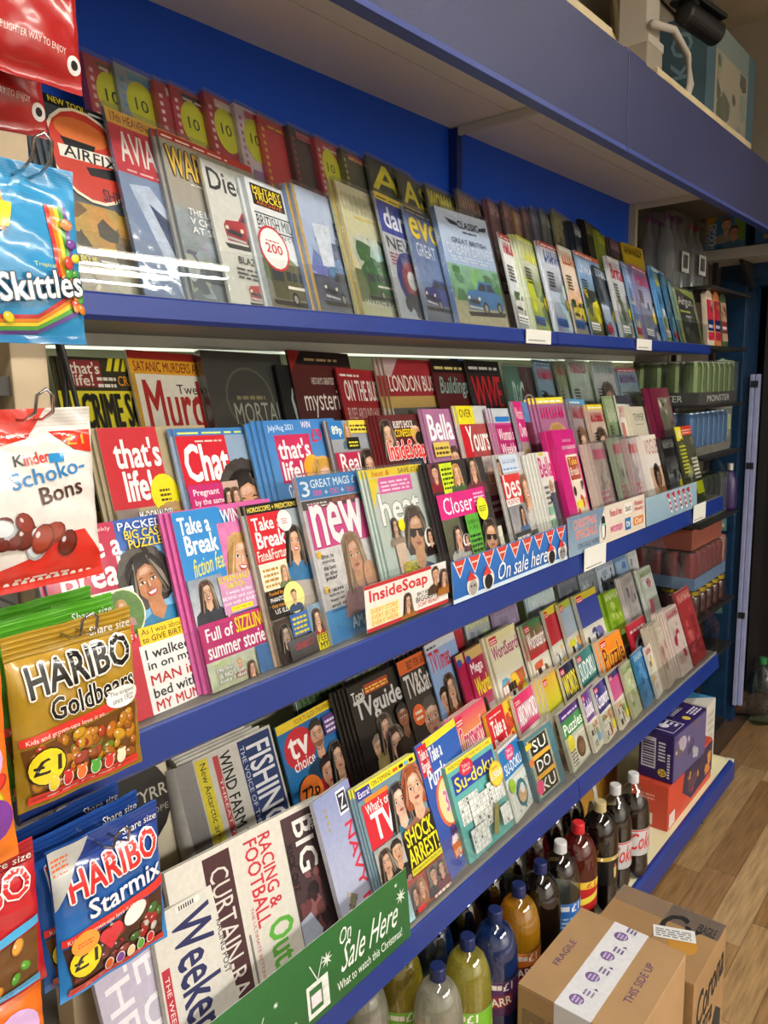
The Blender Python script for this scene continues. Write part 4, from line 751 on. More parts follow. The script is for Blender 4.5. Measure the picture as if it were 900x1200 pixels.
# ---------- middle shelf, second row
def c_tl(d):
    d.r(0, 0, 1, 1, 'b0a488', 'a89878'); d.p('masthead'); d.r(0, .56, .82, 1, 'c42832'); d.t("that's", .16, .78, .8, .94, 'f8f4f0', .05); d.t('life!', .22, .6, .6, .76, 'f8f4f0', .06); d.p('badge'); d.e(.76, .62, .13, 'ead81e', .15); d.bars(.68, .58, .84, .66, 3, '403008', 2); d.p('cover_photo'); d.f(.82, .36, .28, 'e0b08c', 'b08848', '6a5a48', 'curly'); d.r(0, .3, .32, .56, '8a7a70'); d.f(.16, .4, .14, 'd8a484', '4a342a', '5a5a60', 'short')
    d.p('coverline'); d.t("McDONALD'S!", .3, .48, .78, .54, 'f8f6f2', .03, out='302824'); d.t('TOYBOY!', .38, .39, .78, .46, 'f8f6f2', .03, out='302824'); d.t('SEDUCTION!', .34, .3, .82, .365, 'f8f6f2', .03, out='302824'); d.r(.2, .12, .7, .26, 'e8b41e'); d.t('I ran off', .44, .2, .68, .245, '302008', .02); d.t('with my', .44, .15, .68, .19, '302008', .02); d.t('TEEN boyfriend', .06, .05, .7, .11, '302008', .02)
def c_chat(d):
    d.r(0, 0, 1, 1, '98a8c0', '88a0b8'); d.r(0, .955, 1, 1, '3a78b8'); d.bars(.04, .965, .96, .988, 1, 'd8e470', 2); d.p('masthead'); d.r(0, .64, .66, .955, 'cc2030'); d.t('Chat', .06, .68, .64, .9, 'fbf8f4', .06); d.bars(.24, .915, .62, .935, 1, 'f0d0c8', 2); d.p('cover_photo'); d.f(.82, .5, .36, 'dca27c', '1c1412', '3a6ab0', 'curly', tilt=6)
    d.p('coverline'); d.r(0, .38, .5, .66, 'c22c70'); d.t('Pregnant', .06, .58, .4, .63, 'f8f0f4', .02); d.t('by the same', .06, .525, .46, .57, 'f8f0f4', .02); d.t('bloke in just', .06, .47, .46, .515, 'f8f0f4', .02); d.t('24 HOURS!', .06, .4, .5, .455, 'f4d420', .03); d.r(.46, .42, .68, .66, 'c8a898'); d.f(.52, .56, .1, 'e0b090', '3a2418', '8a5a60', 'long'); d.f(.61, .56, .1, 'e0b090', '5a3a24', 'b88a80', 'long'); d.r(0, .1, .62, .36, '2a7ac8'); d.t('Justice for', .28, .28, .58, .33, 'c8e850', .02); d.t('our Colette', .28, .22, .58, .27, 'c8e850', .02); d.t('WHY IS HER', .28, .14, .6, .2, 'f4f8fc', .02); d.f(.14, .22, .13, 'e0b090', '2a1c18', '4a3a3a', 'bob')
def c_summer(d):
    d.r(0, 0, 1, 1, '6a9cc8', '3a7cc0'); d.p('masthead'); d.t('July/Aug 2021', .05, .92, .46, .97, 'e8f2fa', .0); d.r(.12, .58, .7, .9, 'c42a5a'); d.t("that's", .15, .74, .66, .87, 'f8f4f0', .05); d.t('life!', .16, .6, .48, .72, 'f8f4f0', .06); d.t('Summer 2', .14, .45, .72, .57, 'eef6fc', .01, out='1c58a0', sh=.2); d.p('badge'); d.e(.66, .66, .13, 'e8a82a'); d.t('WIN', .6, .94, .76, .985, 'f8e8f0', .02); d.t('£9', .74, .84, .92, .93, 'd02a4a', .04)
    d.p('cover_photo'); d.f(.84, .56, .28, 'e0aa80', 'c8983c', '4a70a0', 'long'); d.p('inset_photo'); d.r(.04, .1, .46, .44, '8a8488'); d.f(.24, .3, .16, 'e0b090', '4a3424', 'c8a040', 'long'); d.bars(.5, .3, .7, .42, 3, '20304a', 4)
def c_real(d):
    d.r(0, 0, 1, 1, '8a7a78', '98a0a8'); d.p('upper_panel'); d.r(0, .86, .36, 1, '2c7ac0'); d.t('89p', .06, .88, .3, .96, 'f2f6d8', .04); d.f(.44, .92, .1, 'e0b090', 'b89050', '608098', 'long'); d.r(.5, .9, 1, 1, 'e8d048'); d.bars(.52, .92, .96, .98, 2, '403818', 3); d.r(.36, .78, .68, .87, '20201c'); d.bars(.4, .8, .64, .85, 2, 'e0d830', 2); d.p('masthead'); d.r(0, .46, .8, .76, 'b8264c'); d.t('Real', .1, .62, .6, .75, 'f8f4f0', .03); d.t('People', .14, .48, .76, .6, 'f8f4f0', .03); d.p('cover_photo'); d.f(.82, .62, .26, 'd8a484', '2a1a14', '704858', 'long')
def c_soap(d):
    d.r(0, 0, 1, 1, '7a2428', '5a1c20'); d.p('cover_photo'); d.f(.16, .84, .2, 'e0b090', '2a1a14', '6a2830', 'long', 0); d.f(.82, .84, .2, 'd8a07c', '3a2418', '2a3a58', 'short', 0); d.p('coverline'); d.t("RUBY'S SHOCK", .3, .89, .78, .95, 'f4ece4', .03); d.t('CONFESSION', .3, .82, .82, .88, 'f2d424', .03); d.p('masthead'); d.t('InsideSoap', .06, .6, .96, .79, 'dc2a30', .05, out='f4e8e0'); d.bars(.06, .53, .7, .58, 1, 'f0c828', 3); d.e(.88, .8, .08, '181412')
def c_bella(d):
    d.r(0, 0, 1, 1, 'b888a8', 'a86a94'); d.p('masthead'); d.t('Bella', .1, .74, .9, .95, 'fbf6fa', .05); d.p('cover_photo'); d.f(.78, .56, .22, 'd8a484', '4a3020', '5a6a80', 'short'); d.f(.26, .4, .2, 'e0b090', 'c8a060', 'c8c0c0', 'long'); d.f(.52, .42, .2, 'e0b090', '3a2418', '8a3a58', 'long'); d.p('coverline'); d.r(.06, .6, .6, .72, 'e0c860'); d.bars(.1, .62, .56, .7, 2, '5a3a20', 3)
def c_yours(d):
    d.r(0, 0, 1, 1, 'd0c8c0', 'c0b8b4'); d.r(0, .84, .6, 1, 'e8dc2c'); d.r(.6, .86, 1, 1, 'c4c8c8'); d.t('OVER', .08, .9, .5, .97, '6a2a10', .01); d.p('masthead'); d.r(0, .55, .3, .84, 'cc2430'); d.r(.3, .55, 1, .84, 'a84a48'); d.t('Yours', .18, .6, .96, .82, 'fbf6f2', .03); d.p('cover_photo'); d.f(.34, .34, .24, 'e0b090', 'c84a50', 'b83a48', 'long'); d.f(.72, .36, .24, 'e8b898', 'b8b0a8', 'a82c3c', 'bob'); d.p('coverline'); d.r(.4, .04, 1, .2, '702848'); d.bars(.44, .06, .95, .18, 2, 'f0d8e0', 3)
def c_ww(d):
    d.r(0, 0, 1, 1, 'c8a0b8', 'c02c80'); d.r(0, .86, 1, 1, 'c4ccd4'); d.r(.1, .87, .9, .92, '2c7ac8'); d.p('masthead'); d.r(0, .5, 1, .84, 'b8266e'); d.t("Woman's", .1, .69, .95, .81, 'fbf6f8', .01); d.t('Weekly', .1, .53, .95, .66, 'fbf6f8', .01); d.p('coverline'); d.r(.06, .3, .6, .48, 'e8d828'); d.t('BEAT', .12, .32, .52, .42, '2a58a8', .03); d.p('cover_photo'); d.f(.74, .3, .26, 'e0b090', 'b89058', 'c0607a', 'bob')
def c_wo(d):
    d.r(0, 0, 1, 1, '9aa0a8', 'b06a94'); d.p('masthead'); d.r(0, .62, .62, 1, 'd42a7c'); d.t("Woman's", .06, .83, .58, .95, 'f8e8f0', .0); d.t('Own', .1, .66, .56, .8, 'f8e8f0', .02); d.p('upper_photo'); d.r(.62, .8, 1, 1, '5a88b8'); d.p('cover_photo'); d.r(0, .1, .62, .6, 'a8988a'); d.f(.36, .4, .26, 'd8a884', '8a6a40', '6a7a58', 'long'); d.r(.62, 0, 1, .8, '6a2438'); d.f(.84, .36, .26, 'c8906c', '2a1418', '802840', 'bob', 0); d.p('coverline'); d.r(.04, .04, .6, .14, 'e8e8e8'); d.bars(.08, .06, .56, .12, 1, '202020', 3)
add('M2', .606, .285, .215, c_tl, 'red-masthead weekly with a curly blonde woman, above the crimson puzzle weekly', 2, t=.004)
add('M2', .738, .277, .22, c_chat, 'weekly with big white masthead on red and a short dark-haired smiling woman', 1, t=.004)
add('M2', .929, .281, .205, c_summer, 'blue summer special with a blonde woman, fronting a fan of blue spines', 3, t=.005, cdx=.009)
add('M2', 1.094, .273, .19, c_real, 'weekly with blue price corner and crimson masthead behind the blue-banded bag', 1, t=.004)
add('M2', 1.246, .277, .195, c_soap, 'television soap magazine with red lettering and two faces, second row', 3, t=.004)
add('M2', 1.407, .285, .175, c_bella, 'mauve weekly with white masthead and three faces, second row', 1, t=.004)
add('M2', 1.542, .288, .175, c_yours, 'weekly with yellow corner, red block and two older women', 1, t=.004)
add('M2', 1.699, .276, .15, c_ww, 'magenta weekly with two-line white masthead above a yellow flash', 2, t=.004)
add('M2', 1.812, .291, .16, c_wo, 'pink-masthead weekly with a maroon side photo, second row', 1, t=.004)
add('M2', 1.941, .297, .17, gen('', 'a86a90', 'd82a78', 'woman', seed=81, band='e8dc40', hair='b88a4a', lines='f0d8e8'), 'weekly with yellow top strip and vivid pink lettering beside a row of dark spines', 3, t=.005, cdx=.012)
add('M2', 2.141, .290, .16, gen('', '9a8a90', 'b83a48', 'woman', seed=82, band='5aa0d0', hair='6a4424'), 'magazine with blue and yellow top strip over a brunette, second row', 1, t=.006)
add('M2', 2.254, .268, .17, gen('', 'c8b0a0', 'c83040', 'woman', seed=83, band='ecd828', hair='4a3020', sh=.2), 'magazine with bright yellow top band and slanted red lettering', 1, t=.006)
add('M2', 2.387, .292, .15, gen('', '8aa070', 'dce8c8', 'scene', ('70885a', 'c8d0b8', '40483a'), 84, th=.3), 'pale green magazine with white lettering, second row', 0, t=.006)
def c_simm(d):
    d.r(0, 0, 1, 1, 'dcd8d0', 'e6e2da'); d.r(0, .9, 1, 1, '3a3a50'); d.p('masthead'); d.t("SIMMONS", .06, .74, .95, .87, 'b83040', .02); d.p('cover_photo'); d.r(.06, .44, .5, .68, 'c86a60'); d.busy(.1, .05, .9, .42, ('b8b4b0', '8a8a88', 'd0ccc8'), 10, 3, .2)
add('M2', 2.482, .293, .17, c_simm, 'white magazine with red capitals under a dark blue band', 0, t=.005)
def c_temper(d):
    d.r(0, 0, 1, 1, 'd8d0b8', 'ded8c2'); d.p('masthead'); d.t('TEMPER', .16, .8, .86, .9, '2c3a34', .0); d.bars(.22, .74, .8, .76, 1, '6a6a60', 2); d.p('cover_photo'); d.poly([(.3, .0), (.36, .4), (.52, .56), (.66, .44), (.8, 0)], '34302c')
add('M2', 2.575, .250, .19, c_temper, 'cream journal with thin dark capitals and a dark mound, right of the red capitals', 4, t=.004, cdx=.011)
def c_bly(d):
    d.r(0, 0, 1, 1, '6a1a38', '741e3e'); d.p('cover_photo'); d.r(.3, .3, .95, .88, '5a5448', '8a8474'); d.busy(.32, .32, .94, .86, ('3a3630', 'c8c4b4', '6a6858', '20201c'), 14, 8, .25); d.p('masthead'); d.t('BLYTH', .3, .1, .9, .24, 'ece4dc', .03)
add('M2', 2.800, .312, .2, c_bly, 'maroon book-like magazine with a framed grey photo, last in the second row', 1, t=.006, cdx=.05)

# ---------- middle shelf, rear row
def c_crime(d):
    d.r(0, 0, 1, 1, '58503a', 'e0d428'); d.r(0, .56, 1, .8, 'e6da28'); d.r(0, .8, 1, 1, '34301c')
    for k in range(8): d.poly([(.42+k*.08, .92), (.47+k*.08, .92), (.52+k*.08, 1), (.47+k*.08, 1)], 'e6da28')
    for k in range(12): d.poly([(k*.09, .5), (.05+k*.09, .5), (.08+k*.09, .56), (.03+k*.09, .56)], '1c1a14' if k % 2 else 'e6da28')
    d.p('masthead'); d.r(0, .82, .36, .98, '8a2c30'); d.t("that's", .04, .9, .34, .97, 'f4ecd8', .04); d.t('life!', .05, .83, .26, .895, 'f4ecd8', .04); d.t('CRIME SCENE', .1, .58, .98, .78, '16140e', .05); d.t('CRIME O', .52, .83, .86, .89, 'e8a030', .02); d.bars(.3, .82, .5, .9, 2, 'f4f0e0', 2)
    d.p('cover_photo'); d.f(.88, .26, .3, 'c8a084', '5a4030', '605048', 'long', 0); d.f(.16, .24, .26, 'c8b4a0', 'a8a098', '50505a', 'short', 0); d.p('coverline'); d.r(.08, .36, .72, .48, '70283a'); d.t('The KILLER &', .1, .42, .46, .47, 'f4e8e0', .02); d.t('the CONDIMENT', .2, .365, .68, .415, 'f4e8e0', .02); d.t("Grandad's", .3, .27, .6, .33, 'f4f4ee', .02); d.t('head arrived', .34, .2, .76, .255, 'f4f4ee', .02); d.t('in a TUB of', .34, .13, .74, .185, 'f4f4ee', .02); d.e(.74, .5, .09, 'e8e4dc'); d.r(0, 0, 1, .1, 'dcc020')
def c_murder(d):
    d.r(0, 0, 1, 1, 'e4e0d0', 'ece8d8'); d.r(0, 0, .04, .95, 'c89a2a'); d.r(0, .86, 1, .95, 'e8a82a'); d.r(0, .95, 1, 1, 'b03028'); d.t('SATANIC MURDERS AND THE', .04, .875, .98, .935, '7a1814', .02); d.p('masthead'); d.t('Twenty', .46, .72, .86, .8, '1c1c20', .0); d.t('Murder', .1, .52, 1.0, .82, 'b02a28', .03); d.r(.06, .43, 1, .5, 'b03430'); d.bars(.1, .445, .95, .485, 1, 'f0d8c8', 2)
    d.p('coverline'); d.r(.04, 0, 1, .41, '161416'); d.t('VERSACE', .1, .29, .62, .38, 'f4f0ea', .03); d.t('GUNNED', .1, .18, .62, .27, 'f4f0ea', .03); d.t('DOWN', .12, .07, .5, .16, 'f4f0ea', .03); d.p('cover_photo'); d.r(.66, .1, .96, .39, 'd8d4cc'); d.f(.81, .24, .2, 'c8986c', '181210', '1c1c20', 'short', 0)
def c_mortal(d):
    d.r(0, 0, 1, 1, '242826', '30342f'); d.p('masthead'); d.e(.55, .68, .3, '58604a'); d.e(.55, .68, .28, '2a2e28'); d.t('MORTAL', .3, .52, .98, .66, 'b0b8a8', .0); d.bars(.36, .68, .76, .73, 1, '90885a', 3); d.t('REALMS', .36, .26, .92, .36, '8a9488', .0)
def c_myst(d):
    d.r(0, 0, 1, 1, '3c1c1c', '5a2424'); d.r(0, .9, 1, 1, '1c1414'); d.bars(.28, .93, .95, .965, 1, 'b8a070', 2); d.poly([(0, 1), (.24, 1), (0, .84)], '8a1c1c'); d.p('masthead'); d.t("HISTORY'S GREATEST", .34, .76, .78, .81, 'd8d0c4', .02); d.t('mysteries', .14, .52, 1.0, .72, 'f0ece4', .0); d.p('cover_photo'); d.r(0, 0, 1, .5, '2c2a30', '6a4a50'); d.poly([(.5, 0), (.54, .4), (.66, .5), (.74, .3), (.72, 0)], '80765a'); d.poly([(.56, 0), (.6, .38), (.66, .4), (.66, 0)], '2c2820'); d.p('coverline'); d.bars(.1, .08, .44, .28, 4, 'd8d030', 5)
def c_buses(d):
    d.r(0, 0, 1, 1, '8a2024', 'a82830'); d.r(.06, 0, 1, .5, '34425c', '5a6a88'); d.p('masthead'); d.t('ON THE BUSES', .1, .72, .98, .9, 'f0eae4', .03); d.t('BUSES AROUND HALIFAX', .08, .56, .98, .66, 'e8d0c8', .0); d.bars(.05, .93, .5, .97, 1, 'f0e8e0', 2); d.p('cover_photo'); d.busy(.06, .2, .5, .5, ('2c3a54', '4a5a78', '8090a8'), 8, 3, .3); d.car(.6, .22, .75, '9ab8a8', 'bus'); d.r(.06, 0, 1, .07, '3a6a3c')
def c_london(d):
    d.r(0, 0, 1, 1, 'c8b89a', 'd8d4d0'); d.r(0, .68, 1, 1, 'a83038'); d.poly([(0, 1), (.3, 1), (.1, .84), (0, .86)], 'c8b0b0'); d.r(0, .58, 1, .68, 'c8a860'); d.p('masthead'); d.t('LONDON BUS', .04, .72, .98, .86, 'f2ece4', .02); d.p('cover_photo'); d.r(.02, 0, .98, .58, '4c4c48', '6a6a62'); d.busy(.02, .3, .98, .57, ('5a5a50', '7a7a70', '3c4038'), 12, 4, .2); d.car(.54, .26, .86, 'b02428', 'bus')
def c_blds(d):
    d.r(0, 0, 1, 1, '6a2428', '5a2024'); d.r(0, .88, 1, 1, '1c1814'); d.bars(.06, .91, .94, .96, 1, 'd8cc80', 2); d.p('masthead'); d.t('Buildings', .1, .64, .96, .84, '9ab0a8', .02, out='20302c', sh=.15); d.p('cover_photo'); d.r(.04, .1, .98, .5, '8a8c84', 'a8aca4'); d.busy(.06, .12, .96, .48, ('3c403c', 'c8ccc8', '6a706c', '2a302c'), 14, 9, .2)
def c_wrest(d):
    d.r(0, 0, 1, 1, '4a4648', '28262a'); d.r(0, .88, 1, 1, '1c1a1c'); d.bars(.06, .91, .94, .965, 1, 'c8c8c4', 2); d.p('masthead'); d.t('WWE', .08, .52, .92, .84, 'b82830', .05, out='3a0c10'); d.p('cover_photo'); d.f(.34, .36, .2, 'd8a484', '4a3020', 'c8c4c0', 'short', 0); d.f(.68, .4, .24, 'c88c68', '241814', '8a8080', 'short', 0, beard=1)
def c_green(d):
    d.r(0, 0, 1, 1, '8ac0b0', '3a7060'); d.r(.5, 0, 1, 1, '4a1e24'); d.p('masthead'); d.t('RiG', .12, .3, .52, .84, 'd0f0e4', .0, sh=.1); d.p('emblem'); d.e(.72, .5, .28, 'd8d0c8', .26); d.e(.72, .5, .25, '5a2026', .23); d.t('G', .64, .38, .82, .64, 'e0d8d0', .03); d.r(0, 0, .5, .18, 'b8e8e0')
add('M3', .613, .272, .21, c_crime, 'black and yellow crime weekly with hazard stripes, leftmost in the rear row', 2, t=.004)
add('M3', .726, .285, .205, c_murder, 'cream true-crime magazine with ragged red lettering and a yellow strip', 0, t=.005)
add('M3', .875, .288, .21, c_mortal, 'black shrink-wrapped game magazine with silver lettering', 0, t=.012, wrap=1)
def c_sk(d):
    d.r(0, 0, 1, 1, '1c2020'); d.p('masthead'); d.t('SK', .1, .4, .8, .85, 'b8c0bc', .0, sh=.2); d.bars(.1, .1, .8, .3, 3, 'a8aca8', 3)
add('M3', 1.052, .263, .12, c_sk, 'narrow black magazine with handwritten white letters, beside the shrink-wrapped one', 0, t=.006)
add('M3', 1.090, .293, .2, c_myst, 'dark red history magazine with white lower-case masthead', 0, t=.005)
add('M3', 1.223, .257, .21, c_buses, 'red bus magazine with a pale green coach on its cover', 0, t=.005)
add('M3', 1.385, .280, .2, c_london, 'bus magazine with a red double-decker and white capitals on red', 2, t=.005, cdx=.009)
add('M3', 1.574, .281, .19, c_blds, 'maroon magazine with grey script masthead beside the red double-decker cover', 0, t=.005)
add('M3', 1.727, .281, .19, c_wrest, 'black magazine with three fat red letters over two men', 0, t=.005)
add('M3', 1.917, .267, .2, c_green, 'green and dark red magazine with a swirling white emblem', 0, t=.005, wrap=1)
for x, h, w_, bg, tc, kd, lab, sd, kw in (
    (2.097, .287, .16, '8ab0c8', 'c83a58', 'two', 'pale blue magazine with two dark-haired women, rear row', 91, dict(band='3a80c0')),
    (2.232, .283, .12, '8a9a70', 'b8303c', 'scene', 'narrow red and green magazine between two pale covers, rear row', 92, {}),
    (2.323, .290, .18, 'c8dcd0', 'c04a78', 'scene', 'mint white magazine with pink lettering and bright glare', 93, {}),  # pale mint ground with pale picture shapes
    (2.500, .287, .18, 'd0d8d8', '8ab0b0', 'woman', 'silver magazine with a pale gowned woman, rear row', 94, dict(top='e0d8d8', hair='6a5a50')),
    (2.702, .264, .18, '9ab8d0', '8a4a9a', 'scene', 'light blue magazine with mauve lettering and a yellow spot, last in the rear row', 95, dict(band='c84a5a'))):
    add('M3', x, h, w_, gen('', bg, tc, kd, ('b8c8c0', 'a8b8c8', 'd8e0d8', '88988c'), sd, **kw), lab, 1 if x == 2.702 else 0, .006, wrap=1)
# ---------- lower shelf: newspapers
NP = M('newsprint_edges', 'cfc8ba', .9, noise=.3, nscale=4, stretch=(1, 1, 700))
def n_week(d):
    d.r(0, 0, 1, 1, 'cfcac0', 'd6d2c8'); d.p('masthead'); d.t('Weekender', .22, .03, .72, .93, '2c2e5a', .03, rot=-90); d.t('RACING POST', .78, .5, .86, .8, '2c2c34', .02, rot=-90); d.p('strip'); d.r(.02, 0, .12, .72, 'b8303c'); d.t("THE WEEK'S BIG GUESTS", .045, .05, .1, .68, 'f0e0dc', .01, rot=-90)
    d.p('barcode'); d.r(.3, .955, .62, .99, 'e8e4dc')
    for k in range(7): d.r(.34+k*.03, .96, .355+k*.03, .985, '1c1c1c')
def n_outlook(d):
    d.r(0, 0, 1, 1, 'd0cabe', 'd8d3c8'); d.p('side_story'); d.r(.20, .02, .36, .97, '4a2a2c'); d.t('CURTAIN-RAISER', .225, .05, .335, .9, 'd8d0c8', .0, rot=-90); d.bars(.38, .1, .4, .9, 1, '6a6460', 2)
    d.p('masthead'); d.t('RACING &', .54, .56, .62, .95, 'c8303c', .03, rot=-90); d.t('FOOTBALL', .445, .5, .53, .95, 'c8303c', .03, rot=-90); d.t('Outlook', .5, .02, .66, .49, '5aa838', .05, rot=-90); d.t('THE ULTIMATE BETTING WEEKLY', .415, .1, .435, .62, 'b04a4a', .0, rot=-90)
    d.p('front_photo'); d.r(.7, .12, .96, .97, '3c2c2e', '4a3234'); d.busy(.72, .14, .95, .7, ('6a3a3c', '301e20', '8a5450', '241818'), 26, 5, .25); d.poly([(.70, .4), (.78, .42), (.84, .3), (.78, .14), (.70, .16)], 'a8b0c0'); d.t('THE', .88, .84, .93, .94, 'e8e4de', .03, rot=-90); d.t('BIG', .77, .64, .9, .93, 'e8e4de', .04, rot=-90); d.t('KICK OFF', .705, .56, .745, .82, '1c1a1a', .03, rot=-90)
def n_navy(d):
    d.r(0, 0, 1, 1, 'c8cad8', '8a94c0'); d.p('masthead'); d.t('NAVY NEWS', .62, -.12, .84, .76, 'd02a40', .05, rot=-90); d.p('emblem'); d.r(.58, .82, .84, .97, 'f0f0f4'); d.r(.6, .835, .82, .955, '2a2a3c'); d.t('N', .64, .85, .78, .94, 'f0f0f4', .02, rot=-90); d.p('front_photo'); d.bars(.2, .78, .26, .94, 4, 'b8a060', 2); d.poly([(.2, .3), (.34, .38), (.5, .34), (.36, .28)], '8a8468'); d.busy(.2, .24, .46, .42, ('9a9070', '6a6458', 'c8c4b8'), 10, 4, .35); d.poly([(.14, .3), (.2, .28), (.36, .04), (.3, .06)], 'b8343c')
def n_fishing(d):
    d.r(0, 0, 1, 1, 'c4c0b8', 'ccc8c0'); d.p('side_photo'); d.r(0, .3, .17, 1, '6f6c6c', '8f8c8a'); d.r(0, 0, .3, .3, 'd8c428'); d.bars(.04, .04, .26, .26, 9, '4a4420', 3); d.p('masthead'); d.r(.62, .02, .98, .98, '2c3c6c'); d.t('FISHING NEWS', .7, -.2, .95, .92, 'e8e8ec', .03, rot=-90); d.t('THE VOICE OF THE INDUSTRY', .635, .04, .68, .94, 'c8d0e0', .0, rot=-90)
    d.p('headline'); d.t('WIND FARM THREAT', .42, .06, .53, .96, '1c1c1c', .03, rot=-90); d.r(.355, .1, .41, .96, 'b84a4c'); d.t('THREAT TO JOBS', .362, .14, .4, .8, 'f0d8d0', .0, rot=-90); d.r(.18, .3, .3, .98, 'd8c838'); d.t('New Antarctic arrives in Killybegs', .2, .02, .28, .95, '242420', .01, rot=-90)
def n_reup(d):
    d.r(0, 0, 1, 1, 'c4bccc', 'b8b0c4'); d.p('headline'); d.t('RE UP', .5, .3, .85, .95, 'e8e4ea', .04, rot=-90); d.t('THE', .1, .5, .42, .92, 'e8e4ea', .04, rot=-90)
N = dict(cat='newspaper', kind='newspaper', mat=NEWS, pages=NP)
add('L1', .475, .30, .13, n_reup, 'lilac newspaper with big pale sideways lettering at the bottom left corner', t=.008, **N)
add('L1', .555, .285, .16, n_week, 'folded newspaper with navy sideways masthead and a red strip', t=.010, roll=-5, **N)
add('L1', .605, .325, .36, n_outlook, 'wide folded racing newspaper with green and red sideways lettering and a crowd photo', t=.010, dy=.02, roll=-4, **N)
add('L1', .938, .312, .118, n_navy, 'lilac-blue newspaper with red sideways capitals beside the television listings', t=.010, **N)
add('L3', .745, .275, .232, n_fishing, 'thick rolled fishing newspaper with white-on-blue sideways masthead', t=.035, **N)

# ---------- lower shelf: front row
def c_whats(d):
    d.r(0, 0, 1, 1, '88a0a8', '6a8a98'); d.r(0, .94, 1, 1, 'f0dc28'); d.p('strapline'); d.r(0, .91, .22, .985, '32308c'); d.t('Extra!', .03, .925, .2, .97, 'f4f4fa', .02, rot=0); d.t('ON DEMAND', .25, .952, .58, .985, '1c1c14', .02); d.r(.6, .955, .69, .98, 'e0602a'); d.r(.71, .955, .78, .98, '1c1c1c'); d.r(.8, .955, .87, .98, '58a8d0'); d.r(.89, .955, .96, .98, '1c1c1c'); d.r(.1, .875, .46, .905, 'f08a28')
    d.p('masthead'); d.r(.03, .56, .46, .875, 'd02434'); d.t("What's on", .08, .795, .45, .865, 'fbf4f0', .02); d.t('TV', .12, .6, .46, .785, 'fbf4f0', .06)
    d.p('cover_photo'); d.f(.58, .745, .21, 'e4bca4', '17121a', '4a90b0', 'long', 0); d.f(.85, .77, .26, 'e6b898', 'a04a20', 'c88a70', 'bob', 0); d.p('inset_photo'); d.r(.02, .26, .46, .56, 'c0bcb4', 'a8a8a4'); d.f(.16, .44, .14, 'e0b090', '3a2418', '404850', 'long', 0); d.f(.34, .46, .14, 'd8a884', '1c1614', '24262c', 'short', 0); d.t("Mandy's", .08, .275, .34, .33, 'c82a48', .03, out='f4ecec'); d.t('bombshell!', .06, .215, .44, .265, 'c82a48', .03, out='f4ecec')
    d.p('story_panel'); d.poly([(.46, .28), (1, .28), (1, .56), (.46, .5)], '1c1a14'); d.t('SHOCK', .49, .43, .96, .545, 'f2e01e', .04); d.t('ARREST!', .47, .29, .99, .415, 'f2e01e', .04); d.r(.46, .235, 1, .28, 'e8dc28'); d.t('Nina reports Fix for the first time', .48, .243, .98, .27, '2a2810', .0)
    d.p('lower_photo'); d.r(.3, 0, 1, .23, 'a03828', 'b04a34'); d.r(.33, .03, .62, .2, '6a4a3a'); d.f(.42, .12, .09, 'd8a07c', '2a1a14', '6a4a30', 'long', 0); d.f(.53, .14, .09, 'e0b090', 'a86a38', 'c8703a', 'long'); d.r(.65, .06, .97, .22, '706860'); d.f(.74, .16, .09, 'd8a07c', '2a1c14', '303440', 'short'); d.f(.88, .16, .09, 'e0b090', '3a2418', '8a3a48', 'bob'); d.r(.36, .01, .5, .045, 'd02a34'); d.bars(.66, .01, .96, .05, 1, 'f0dcd0', 3); d.r(0, 0, .3, .2, '9ac0c8')
def c_takepuz(d):
    d.r(0, 0, 1, 1, '3a4aa0', '2c62b8'); d.r(.3, .94, 1, 1, 'f0dc30'); d.p('masthead'); d.r(.03, .76, .42, .985, 'cc2438'); d.t('Take a', .07, .88, .4, .955, 'fbf4f0', .03); d.t('Break', .08, .795, .4, .87, 'fbf4f0', .03); d.t('Take a', .45, .82, .97, .93, 'fbf8fa', .04); d.t('Puzzle', .2, .66, .98, .79, 'fbf8fa', .05); d.p('emblem'); d.e(.72, .5, .26, 'd86a4a', .3); d.e(.74, .5, .22, 'f0d8a0', .26); d.t('30', .58, .43, .9, .58, 'd86ab0', .05, out='f8e8f0'); d.p('coverline'); d.busy(.3, .08, .98, .38, ('c8a0a8', '5a3a8a', 'f0e8e8', '8a3a70'), 12, 6, .25); d.t('FourSquare', .5, .25, .96, .31, '242430', .03); d.r(.4, .1, .98, .2, 'd8703a'); d.t('WIN!', .46, .2, .74, .245, 'f4f0f0', .02); d.t('EXTRA cash', .46, .11, .94, .15, 'f4e8d8', .03)
def sgrid(d, u0, v0, u1, v1, n, seed, c='e8ebe6', ln='8a9a98'):
    rr = random.Random(seed); d.r(u0, v0, u1, v1, ln); du, dv = (u1-u0)/n, (v1-v0)/n
    for i in range(n):
        for j in range(n): d.r(u0+i*du+.002, v0+j*dv+.002, u0+(i+1)*du-.002, v0+(j+1)*dv-.002, c)
    for i in range(n):
        for j in range(n):
            if rr.random() < .4: d.t(str(rr.randint(1, 9)), u0+(i+.3)*du, v0+(j+.22)*dv, u0+(i+.7)*du, v0+(j+.78)*dv, '5a6664', .0)
